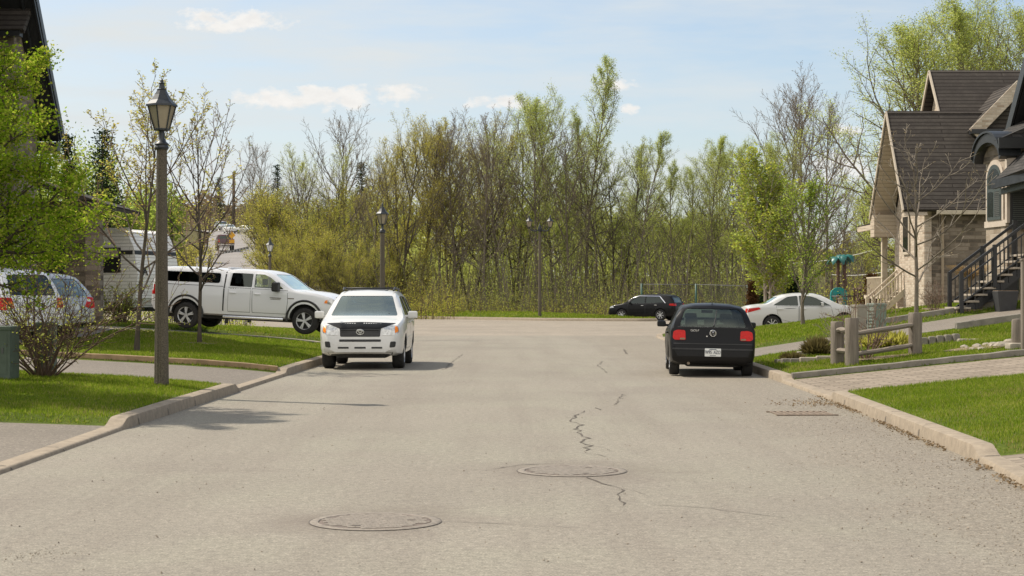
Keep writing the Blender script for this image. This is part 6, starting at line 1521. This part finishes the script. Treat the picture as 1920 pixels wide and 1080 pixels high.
m = MB(); quad_prism(m, [(lx - .05, ya - .06, rz(ya) - .40), (xo - .02, ya - .06, rz(ya) - .40), (xo - .02, yp, rz(yp) - .36), (lx - .05, yp, rz(yp) - .36)], .05); m.box(((lx + xo) / 2, ya - .18, rz(ya) - .62), (xo - lx, .36, .30)); child(r1, 'soffit', m, M['blacktrim'])
m = MB(); m.prism([(38.5, 6.2), (46.9, 6.2), (42.7, 11.6)], lx + .005, lx + .03, 'x'); child(hl, 'gable_cladding', m, M['blacktrim'])
m = MB(); m.box((lx + .03, 46.6, 3.2), (.12, 1.1, 6.0)); child(hl, 'corner_quoins', m, M['quoin'])
# wing towards the camera
y0 = 44.8; ex = X(60, y0)
rf = MB(); zE = Z(52, y0); quad_prism(rf, [(ex - .1, y0 - .5, zE - .1), (-26, y0 - .5, zE - .1), (-26, y0 + 2.2, zE + 2.6), (ex - .1, y0 + 2.2, zE + 2.6)], .16); child(hl, 'wing_roof', rf, M['shingle_x'])
m = MB(); m.prism([(ex - .5, .2), (-25, .2), (-25, zE - .05), (ex - .5, zE - .05)], y0, y0 + 2.2, 'y'); child(hl, 'wing_wall', m, M['stone'])
m = MB(); m.box(((ex - .2 - 25) / 2, y0 - .35, zE - .22), (25 + ex - .2, .3, .14)); child(hl, 'wing_eave', m, M['blacktrim'])
w = child(hl, 'window', MB().box((-14.4, y0 - .02, 5.6), (1.2, .1, 1.7)), M['palesill']); child(w, 'pane', MB().box((-14.4, y0 - .085, 5.6), (.96, .05, 1.46)), M['winglass'])
# porch with a stone pillar
py_ = 49.6
child(hl, 'porch_pillar', MB().box((X(177, py_), py_, 2.5), (.44, .44, 4.0), bev=.01), M['stone'])
rf = MB(); quad_prism(rf, [(X(222, py_), py_ - .6, Z(388, py_)), (X(222, py_), py_ + 3, Z(388, py_)), (-18, py_ + 3, Z(388, py_) + 2.0), (-18, py_ - .6, Z(388, py_) + 2.0)], .14); child(hl, 'porch_roof', rf, M['shingle_y'])
child(hl, 'porch_back_wall', MB().box((-15.6, py_ + 2.2, 2.5), (4.6, .2, 4.2)), M['stone'])
w = child(hl, 'garage_door', MB().box((-15.3, py_ + 2.07, 2.2), (2.6, .06, 2.3)), M['blacktrim'])

# ---- white travel trailer behind the left lawn
D = 52.4
tz = ground(-12.2, 52.4) + .0
ta = R(-20); tr_ = thing('travel_trailer', 'white corrugated travel trailer with a dark awning window, parked behind the left lawn', 'trailer', (X(243, D), D, tz), ta)
TL, TW, z0, z1 = 6.2, 2.45, .50, 3.0
# local: corner at the origin, long side runs to -x, end cap runs to +y
prof = [(0, z0), (-TL, z0), (-TL, z1), (-.42, z1), (-.10, z1 - .10), (.16, z1 - .62), (.30, 1.55), (.20, .80)]
m = MB(); m.prism(prof, 0, TW, 'y'); child(tr_, 'body', m, M['trailer'])
m = MB(); m.box((-TL / 2, -.02, z1 - .02), (TL, .06, .10)); child(tr_, 'roof_edge', m, M['platewhite'])
w = child(tr_, 'window', MB().box((-.95, -.015, 2.0), (1.25, .05, .80), bev=.02), M['plastic']); child(w, 'pane', MB().box((-.95, -.045, 1.86), (1.12, .02, .44)), M['winglass']); child(w, 'blind', MB().box((-.95, -.045, 2.22), (1.12, .02, .26)), M['quoin'])
def onend(y, z, d=.012):
    pts = prof[3:]; 
    for (xa, za), (xb, zb) in zip(pts[:-1], pts[1:]):
        if min(za, zb) <= z <= max(za, zb): t = (z - za) / (zb - za); return xa + (xb - xa) * t + d
    return .3 + d
m = MB(); m.prism([(onend(0, 2.18, .0), 2.18), (onend(0, 2.18), 2.18), (onend(0, 2.30), 2.30), (onend(0, 2.30, .0), 2.30)], .0, TW, 'y'); m.box((-.10, -.012, 2.24), (.42, .03, .12)); child(tr_, 'dark_stripe', m, M['plastic'])
m = MB(); m.box((onend(0, 1.5) - .02, TW - .5, 1.44), (.05, .12, .07)); child(tr_, 'marker_light', m, M['orange'])
t = text_mesh('A', .34, M['plastic'], 'lettering', tr_, (onend(.5, 1.62) + .012, .42, 1.62), (R(90), 0, R(90)), .01, 1.3); t = text_mesh('VA', .34, M['plastic'], 'lettering', tr_, (onend(.5, 1.62) + .012, 1.75, 1.62), (R(90), 0, R(90)), .01, 1.3)
for sx in (-2.6, -3.5):
    wv = MB(); wv.lathe([(0, .1), (.22, .1), (.24, -.0), (.34, -.0), (.36, .08), (.36, .16), (.34, .22), (0, .22)], 24, (sx, .06, .36), 'y'); child(tr_, 'wheel', wv, M['tyre'])
m = MB(); m.box((-TL / 2, TW / 2, .44), (TL * .95, TW * .9, .14)); m.box((.55, TW / 2, .42), (1.2, .2, .10)); m.tube([(.9, TW / 2, .5), (.9, TW / 2, .05)], .05, 8); child(tr_, 'chassis', m, M['interior'])
# ------------------------------------------------------------------ street furniture
def lantern(root, base, k=1.0, pane='pane'):
    """four sided lantern standing on base; k scales."""
    b = Vector(base)
    def ring(w, z): return [(b.x + sx * w, b.y + sy * w, b.z + z) for sx, sy in ((-1, -1), (1, -1), (1, 1), (-1, 1))]
    h0, h1, w0, w1 = .0, .44 * k, .105 * k, .20 * k
    rot = 0.35
    def rr_(w, z): return [(b.x + w * 1.28 * cos(rot + a), b.y + w * 1.28 * sin(rot + a), b.z + z) for a in np.arange(6) * pi / 3]
    m = MB()
    A, B = rr_(w0, h0), rr_(w1, h1)
    for p, q in zip(A, B): m.tube([p, q], .014 * k, 5)
    for Rg in (A, B): m.tube(Rg, .018 * k, 5, closed=True)
    m.lathe([(.0, -.02 * k), (.13 * k, -.02 * k), (.13 * k, .012 * k), (0, .012 * k)], 12, tuple(b)); fr = m.build('lantern_frame', M['lantern'], root)
    m = MB(); a2, b2 = rr_(w0 * .93, h0 + .015 * k), rr_(w1 * .95, h1 - .01 * k)
    m.add(a2 + b2, [[i, (i + 1) % 6, 6 + (i + 1) % 6, 6 + i] for i in range(6)]); m.build('pane', M[pane], fr)
    m = MB(); m.lathe([(.29 * k, h1 - .015 * k), (.285 * k, h1 + .02 * k), (.19 * k, h1 + .10 * k), (.125 * k, h1 + .20 * k), (.085 * k, h1 + .28 * k), (.095 * k, h1 + .295 * k), (.055 * k, h1 + .31 * k), (.045 * k, h1 + .39 * k), (.062 * k, h1 + .41 * k), (.03 * k, h1 + .43 * k), (.034 * k, h1 + .46 * k), (0, h1 + .50 * k)], 6, tuple(b), phase=rot, smooth=False)
    m.lathe([(0, h1 - .016 * k), (.29 * k, h1 - .015 * k)], 6, tuple(b), phase=rot); m.build('lantern_roof', M['lantern'], fr)
    MB().lathe([(0, 0), (.05 * k, 0), (.05 * k, .20 * k), (.07 * k, .22 * k), (.07 * k, .36 * k), (.0, .38 * k)], 10, tuple(b)).build('lamp_holder', M['lantern'], fr)
def lamp(label, x, y, top, heads=1, pane='pane', group=None):
    g = ground(x, y); t = thing('street_lamp', label, 'street lamp', (x, y, g), 0, group); H = top - g
    L = .83
    hp = H - L - (.30 if heads == 1 else .38)
    m = MB(); n = 18
    def flute(r): return [(r * (1 - .05 * (i % 2)) * cos(2 * pi * i / (2 * n)), r * (1 - .05 * (i % 2)) * sin(2 * pi * i / (2 * n))) for i in range(2 * n)]
    m.loft([[(a, b, z) for a, b in flute(r)] for r, z in ((.118, -.2), (.110, .6), (.094, hp * .6), (.082, hp))], smooth=False); m.build('pole', M['post'], t)
    m = MB(); m.lathe([(0, hp - .02), (.10, hp - .02), (.115, hp + .01), (.10, hp + .05), (.115, hp + .07), (.08, hp + .10), (.05, hp + .14), (.042, hp + .30), (.0, hp + .30)], 14); m.build('collar', M['lantern'], t)
    if heads == 1: lantern(t, (0, 0, hp + .30), .87, pane)
    else:
        m = MB()
        for s in (-1, 1): m.tube([(0, 0, hp + .12), (s * .25, 0, hp + .02), (s * .55, 0, hp + .05), (s * .72, 0, hp + .28)], .04, 8); m.tube([(s * .2, 0, hp + .05), (s * .42, 0, hp + .32), (s * .62, 0, hp + .12)], .022, 6)
        m.lathe([(.0, hp + .1), (.13, hp + .1), (.15, hp + .2), (.06, hp + .42), (.03, hp + .5), (0, hp + .56)], 10); m.build('bracket', M['lantern'], t)
        for s in (-1, 1): lantern(t, (s * .72, 0, hp + .30), .9, pane)
    return t
D = 26.3; lamp('tall stone grey street lamp with a black lantern on the near left lawn', X(303, D), D, Z(145, D))
lamp('street lamp with a black lantern rising directly behind the white SUV', -4.86, 62, Z(379, 62))
lamp('short looking street lamp with a white glazed lantern behind the white pickup', X(506, 97), 97, Z(445, 97), pane='lamp_white')
lamp('street lamp with two lanterns on a bracket, on the grass verge before the woods', X(1012, 114.2), 114.2, Z(401, 114.2), heads=2)

def cabinet(label, x, y, w, d, h, mat, rz=0.0, louvre=True):
    g = min(ground(x - w / 2, y), ground(x + w / 2, y)); t = thing('utility_cabinet', label, 'utility cabinet', (x, y, g), rz)
    MB().box((0, 0, h / 2 - .05), (w, d, h), bev=.015).build('body', M[mat], t); MB().box((0, 0, h - .03), (w + .03, d + .03, .07), bev=.02).build('lid', M[mat], t)
    if louvre:
        m = MB()
        for k in range(int(h / .075) - 3): m.box((-w / 2 - .006, 0, .14 + k * .075), (.02, d * .86, .03), bev=.006)
        m.build('vent', M[mat], t)
    m = MB(); m.box((0, -d / 2 - .004, h * .5), (w * .84, .008, h * .78)); m.build('door', M[mat], t); MB().box((w * .3, -d / 2 - .014, h * .55), (.03, .02, .09), bev=.004).build('latch', M['galv'], t)
D = 25.6; cabinet('wide dull green utility cabinet on the near left lawn beside the bare shrub', X(-6, D), D, .56, .5, .82, 'green_dark', 0, False)
D = 27.3; cabinet('slim dull green cabinet hidden behind the bare shrub', X(86, D), D, .32, .3, .86, 'green_dark', .1, False)
D = 38.2; cabinet('faded pale green utility cabinet behind the rails of the split rail fence', X(1644, D), D, .33, .28, .90, 'green_box', .45); D = 40.6; cabinet('grey brown utility cabinet with a pale side, beyond the pale green one', X(1612, D), D, .34, .26, .92, 'boxgrey', .45, False)

# split rail fence corner
fx0, fy0 = X(1597, 31.9), 31.9; f1 = (X(1570, 32.9), 32.9); f2 = (X(1716, 33.0), 33.0)
fn = thing('split_rail_fence', 'weathered grey split rail fence corner of three posts on the right lawn', 'fence')
for (px_, py_), h in (((fx0, fy0), .92), (f1, .84), (f2, .84)):
    g = ground(px_, py_); m = MB(); r = np.random.default_rng(int(px_ * 100)); rings = []
    for z in (-.2, .05, .35, .7, h - .02, h): rings.append([((.115 + r.normal(0, .003)) * (1 if z < h else .9) * (abs(cos(a)) ** .5 * np.sign(cos(a))) + r.normal(0, .002), (.115 + r.normal(0, .003)) * (1 if z < h else .9) * (abs(sin(a)) ** .5 * np.sign(sin(a))), z) for a in np.linspace(0, 2 * pi, 16, endpoint=False)])
    m.loft(rings); o = m.build('post', M['oldwood'], fn); o.location = (px_, py_, g); o.rotation_euler = (0, 0, .3)
def rail(a, b, z, rad=.075):
    A, B = Vector((a[0], a[1], ground(*a) + z)), Vector((b[0], b[1], ground(*b) + z)); L = (B - A).length; m = MB(); r = np.random.default_rng(int(z * 1000 + L * 50)); k = 7
    m.tube([(L * i / (k - 1), r.normal(0, .006), r.normal(0, .006)) for i in range(k)], [rad * (.75 if i in (0, k - 1) else 1 + r.normal(0, .06)) for i in range(k)], 8, flat=.7)
    o = m.build('rail', M['oldrail'], fn); o.location = A; o.rotation_euler = (B - A).to_track_quat('X', 'Z').to_euler()
rail((fx0, fy0), f2, .60); rail((fx0, fy0), f2, .20); rail(f1, (fx0, fy0), .68); rail(f1, (fx0, fy0), .27)
# gate post pair cut by the picture's right border
x, y = X(1908, 31.9), 31.9; t = thing('wooden_post', 'thick weathered wooden post on a stone at the right end of the upper lawn', 'post', (x, y, ground(x, y)))
m = MB(); m.lathe([(.115, -.2), (.12, .2), (.115, .52), (.10, .56), (0, .57)], 14); m.build('shaft', M['oldwood'], t); m = MB(); m.lathe([(0, .0), (.10, .35), (.05, .42)], 3); 
MB().box((.02, -.08, .03), (.5, .36, .15), bev=.05).build('base_stone', M['rock'], t)
x, y = X(1921, 31.4), 31.4; t = thing('wooden_post', 'taller squared grey post at the right border, next to the thick round one', 'post', (x, y, ground(x, y))); MB().box((0, 0, .75), (.12, .12, 1.9), bev=.012).build('shaft', M['oldwood'], t); MB().box((0, 0, 1.71), (.15, .15, .04), bev=.01).build('cap', M['oldwood'], t)

# rocks and edging blocks of the little beds
def rocks(name, spots, label, cat, group, mat='rock'):
    for px, D, w, h in spots:
        x = X(px, D); t_ = MB(); r = np.random.default_rng(int(px * 7 + D * 13)); bm = bmesh.new(); bmesh.ops.create_icosphere(bm, subdivisions=2, radius=1)
        for v in bm.verts: v.co = Vector((v.co.x * w * .5, v.co.y * w * .36, v.co.z * h * .6)) * (1 + r.normal(0, .09))
        bm.verts.index_update(); t_.add([v.co for v in bm.verts], [[v.index for v in f.verts] for f in bm.faces], 0, False); bm.free()
        o = t_.build(name, M[mat]); o.location = (x, D, ground(x, D) + h * .18); o.rotation_euler = (0, 0, r.random() * 3); tag(o, label, cat, group)
rocks('garden_rock', [(1808, 33.1, .22, .10), (1832, 32.9, .26, .12), (1848, 33.2, .2, .09), (1862, 32.7, .3, .14), (1822, 32.5, .16, .08), (1878, 32.5, .34, .15), (1893, 33.0, .28, .13), (1840, 32.4, .2, .08)], 'pale garden rock in the loose row by the thick wooden post', 'rock', 'garden rocks by the wooden post')
def block(px, D, w, h, d, mat, rz, label, group):
    x = X(px, D); o = MB().box((0, 0, h / 2 - .06), (w, d, h + .06), bev=.03).build('edging_stone', M[mat]); o.location = (x, D, ground(x, D)); o.rotation_euler = (0, 0, rz); tag(o, label, 'edging stone', group)
LB_ = 'grey cast edging stone round the juniper bed left of the rail fence'
for px, D, w, h, rz in ((1474, 34.9, .22, .13, .2), (1492, 34.5, .24, .13, -.1), (1517, 34.4, .40, .13, .05), (1546, 34.4, .36, .12, .0), (1484, 36.1, .26, .12, .5), (1508, 36.8, .34, .12, .2), (1462, 35.3, .20, .11, .6)): block(px, D, w, h, .16, 'concrete' if px > 1500 else 'edge_stone', rz, LB_, 'edging stones of the juniper bed')
LB_ = 'short upright edging log in the row right of the split rail fence'
for k in range(5): block(1732 + k * 15, 35.2 - k * .02, .15, .20, .12, 'edge_stone', .1 * k, LB_, 'edging logs right of the fence')
block(1822, 35.0, .62, .06, .2, 'rock', .05, 'flat pale slab lying on the lawn right of the edging logs', None)
x, y = X(1850, 32.8), 32.8
r = np.random.default_rng(2)
# worn soil at the foot of the post and under the fence shrub
def soil(label, px, D, w, dd, seed):
    r = np.random.default_rng(seed); x = X(px, D); n = 22; V = []
    ring = [(x + w * (.8 + .3 * r.random()) * cos(a), D + dd * (.8 + .3 * r.random()) * sin(a)) for a in np.linspace(0, 2 * pi, n, endpoint=False)]
    V = [(p, q, ground(p, q) + .022) for p, q in ring] + [((p + x) / 2, (q + D) / 2, ground((p + x) / 2, (q + D) / 2) + .03) for p, q in ring] + [(x, D, ground(x, D) + .035)]
    F = [(i, (i + 1) % n, n + (i + 1) % n, n + i) for i in range(n)]; m = MB(); m.add(V, F + [(n + i, n + (i + 1) % n, 2 * n) for i in range(n)], 0, True); o = m.build('bare_soil', M['dirt']); tag(o, kind='structure')
soil('', 1848, 32.8, .85, .5, 1); soil('', 1650, 33.0, .75, .45, 2); soil('', 374, 41.5, .42, .36, 3)
# roadside sign, pole, guard rail on the far hill
x, y = X(434.5, 188), 188; g = float(hill(x, y)); t = thing('warning_sign', 'small yellow diamond road sign above a yellow plate on the far hill road', 'road sign', (x, y, g))
MB().tube([(0, 0, 0), (0, 0, 2.9)], .05, 6).build('post', M['galv'], t); m = MB(); m.box((0, -.06, 2.45), (.62, .03, .62), rot=Matrix.Rotation(R(45), 3, 'Y'), bev=.02); m.build('sign_face', M['yellow'], t); MB().box((0, -.06, 1.75), (.62, .03, .38), bev=.01).build('plate', M['yellow'], t)
t = thing('guard_rail', 'dark guard rail with pale posts along the far hill road', 'guard rail'); m, m2 = MB(), MB(); G_ = []
for i in range(13):
    f = i / 12; px = 398 + (466 - 398) * f; D = 178 + 22 * f; G_.append(Vector((X(px, D), D, Z(481 - 17 * f, D))))
for a, b in zip(G_[:-1], G_[1:]): beam(m, a, b, .06, .32)
for p in G_: m2.box((p.x, p.y - .08, p.z - .25), (.18, .16, .75))
m.build('rail', M['edge_stone'], t); m2.build('posts', M['platewhite'], t)
x, y = X(438, 330), 330; t = thing('dead_tree_pole', 'bare broken trunk standing like a pole on the far skyline', 'pole', (x, y, float(hill(x, y)))); MB().tube([(0, 0, -1), (0, 0, Z(322, y) - float(hill(x, y)))], [.38, .26], 8).build('shaft', M['bark_dark'], t)
x, y = X(382, 400), 400; g = float(hill(x, y)); t = thing('far_house', 'tiny low house with a reddish roof far off on the hill', 'house', (x, y, g)); MB().box((0, 0, 1.2), (4.6, 5, 3)).build('wall', M['bark_dark'], t); m = MB(); m.prism([(-3, 2.6), (3, 2.6), (0, 4.2)], -2.7, 2.7, 'x'); m.build('roof', M['twig_red'], t)

# chain link fence beyond the white saloon
t = thing('wire_fence', 'green wire mesh fence with two green posts before the woods, behind the black cars', 'fence')
A = [(1203, 121.5), (1305, 119), (1402, 113)]; zt = [Z(533, A[0][1]), Z(533.5, A[1][1]), Z(536, A[2][1])]
for (px, D), z in zip(A, zt):
    x = X(px, D); g = float(hill(x, D)); MB().tube([(x, D, g), (x, D, z + .06)], .075, 8).build('post', M['fencegreen'], t)
m, mw = MB(), MB()
for i in range(2):
    p, q = Vector((X(*A[i]), A[i][1], zt[i])), Vector((X(*A[i + 1]), A[i + 1][1], zt[i + 1])); m.tube([p, q], .025, 6)
    n = int((q - p).length / .11); hh = 2.0
    for k in range(-18, n):
        for s in (1, -1):
            k0 = k if s > 0 else k + 18
            a = p.lerp(q, k0 / n); b = p.lerp(q, (k0 + s * 18) / n)
            lo, hi = a - Vector((0, 0, hh)), b
            t0_, t1_ = 0.0, 1.0
            u0, u1 = k0 / n, (k0 + s * 18) / n
            if min(u0, u1) < 0 or max(u0, u1) > 1: continue
            mw.tube([lo, hi], .0035, 3, cap=False)
m.build('top_rail', M['galv'], t); mw.build('mesh', M['wire'], t)

# play frame
D = 88; g = ground(X(1575, D), D); x = X(1575, D); t = thing('play_frame', 'teal and brown childrens play frame topped by two green plastic palm trees', 'play frame', (x, D, g))
k = D / FPX
def pl(px): return (px - 1575) * k
def pz(py): return Z(py, D) - g
m = MB(); n = 12
out_ = [(pl(1557), 0), (pl(1557), pz(552))] + [(pl(1572.5) + (pl(1588) - pl(1557)) / 2 * cos(a), pz(552) + .38 * sin(a)) for a in np.linspace(pi, 0, n)] + [(pl(1588), 0), (pl(1579), 0), (pl(1579), pz(556))] + [(pl(1572.5) + .18 * cos(a), pz(556) + .14 * sin(a)) for a in np.linspace(0, pi, 8)] + [(pl(1566), 0)]
m.prism(out_, -.12, .12, 'y'); m.build('arch_panel', M['teal'], t)
m = MB()
for px in (1561, 1587): m.tube([(pl(px), .2, 0), (pl(px), .2, pz(528))], .07, 8); m.lathe([(0, pz(528)), (.09, pz(528)), (.06, pz(524)), (0, pz(523))], 8, (pl(px), .2, 0))
m.build('play_post', M['brownpost'], t)
for px, py in ((1574, 484), (1586, 480)):
    m = MB(); m.tube([(pl(px), .35, 0), (pl(px) , .35, pz(py + 4))], [.11, .085], 10); m.build('palm_trunk', M['brownpost'], t)
    m = MB()
    for j in range(7):
        a = 2 * pi * j / 7 + px; c, s_ = cos(a), sin(a); P_ = [(0, 0), (.22, .10), (.42, .06), (.56, -.10), (.62, -.28)]
        vs = []
        for q, (rr2, zz) in enumerate(P_):
            w = (.10, .17, .18, .13, .03)[q]; b = Vector((pl(px) + c * rr2 * 1.0, .35 + s_ * rr2 * 1.0, pz(py + 1) + zz)); sv = Vector((-s_, c, 0)) * w
            vs += [b - sv - Vector((0, 0, .05)), b + Vector((0, 0, .03)), b + sv - Vector((0, 0, .05)), b - Vector((0, 0, .04))]
        m.loft([vs[q * 4:q * 4 + 4] for q in range(5)])
    m.build('palm_fronds', M['tealdark'], t)
m = MB(); m.box((pl(1575), -.1, .55), (.50, .5, .10)); m.box((pl(1574), -.2, pz(560)), (.26, .3, .10)); m.tube([(pl(1574), -.2, 0), (pl(1574), -.2, pz(560))], .12, 8); m.build('seat_post', M['quoin'], t)
D = 86; g = ground(X(1607, D), D); t = thing('fence_posts_row', 'dark low railing with knobbed brown posts between the play frame and the cream staircase', 'fence', (X(1607, D), D, g)); k = D / FPX
for px in (1602, 1608, 1613): MB().tube([((px - 1607) * k, 0, 0), ((px - 1607) * k, 0, Z(543, D) - g)], .055, 7).lathe([(0, 0), (.09, .03), (.0, .14)], 8, ((px - 1607) * k, 0, Z(543, D) - g)).build('post', M['brownpost'], t)
m = MB(); zr = Z(556, D) - g; m.tube([((1560 - 1607) * k, 0, zr), ((1640 - 1607) * k, 0, zr + .06)], .035, 6); m.build('rail', M['blackmetal'], t)
# overhead cables among the trees
for a, b, sag, lab in (((1480, 494, 125), (1665, 461, 105), .25, 'upper thin pale overhead cable strung through the trees left of the brown roofed house'), ((1560, 515, 120), (1668, 508, 105), .15, 'lower thin pale overhead cable strung through the trees left of the brown roofed house')):
    p, q = at(*a), at(*b); m = MB(); m.tube([p.lerp(q, i / 8) - Vector((0, 0, sag * 4 * (i / 8) * (1 - i / 8))) for i in range(9)], .018, 4); o = m.build('overhead_cable', M['platewhite']); tag(o, lab, 'cable')
# mulch stones at the foot of the grey house
V, F = stones(1500, lambda r, n, y: 12.6 + 2.6 * r.random(n), lambda r, n: 46.2 + .9 * r.random(n), .02, .06, 21); V[:, 2] += 1.28
o = link('mulch', np_mesh('mulch', V, F, [M['crack']])); tag(o, kind='stuff')
m = MB(); m.prism([(12.0, 44.6), (30, 44.6), (30, 50), (12.4, 50)], .2, 1.27, 'z'); o = m.build('terrace', M['dirt']); tag(o, kind='structure')
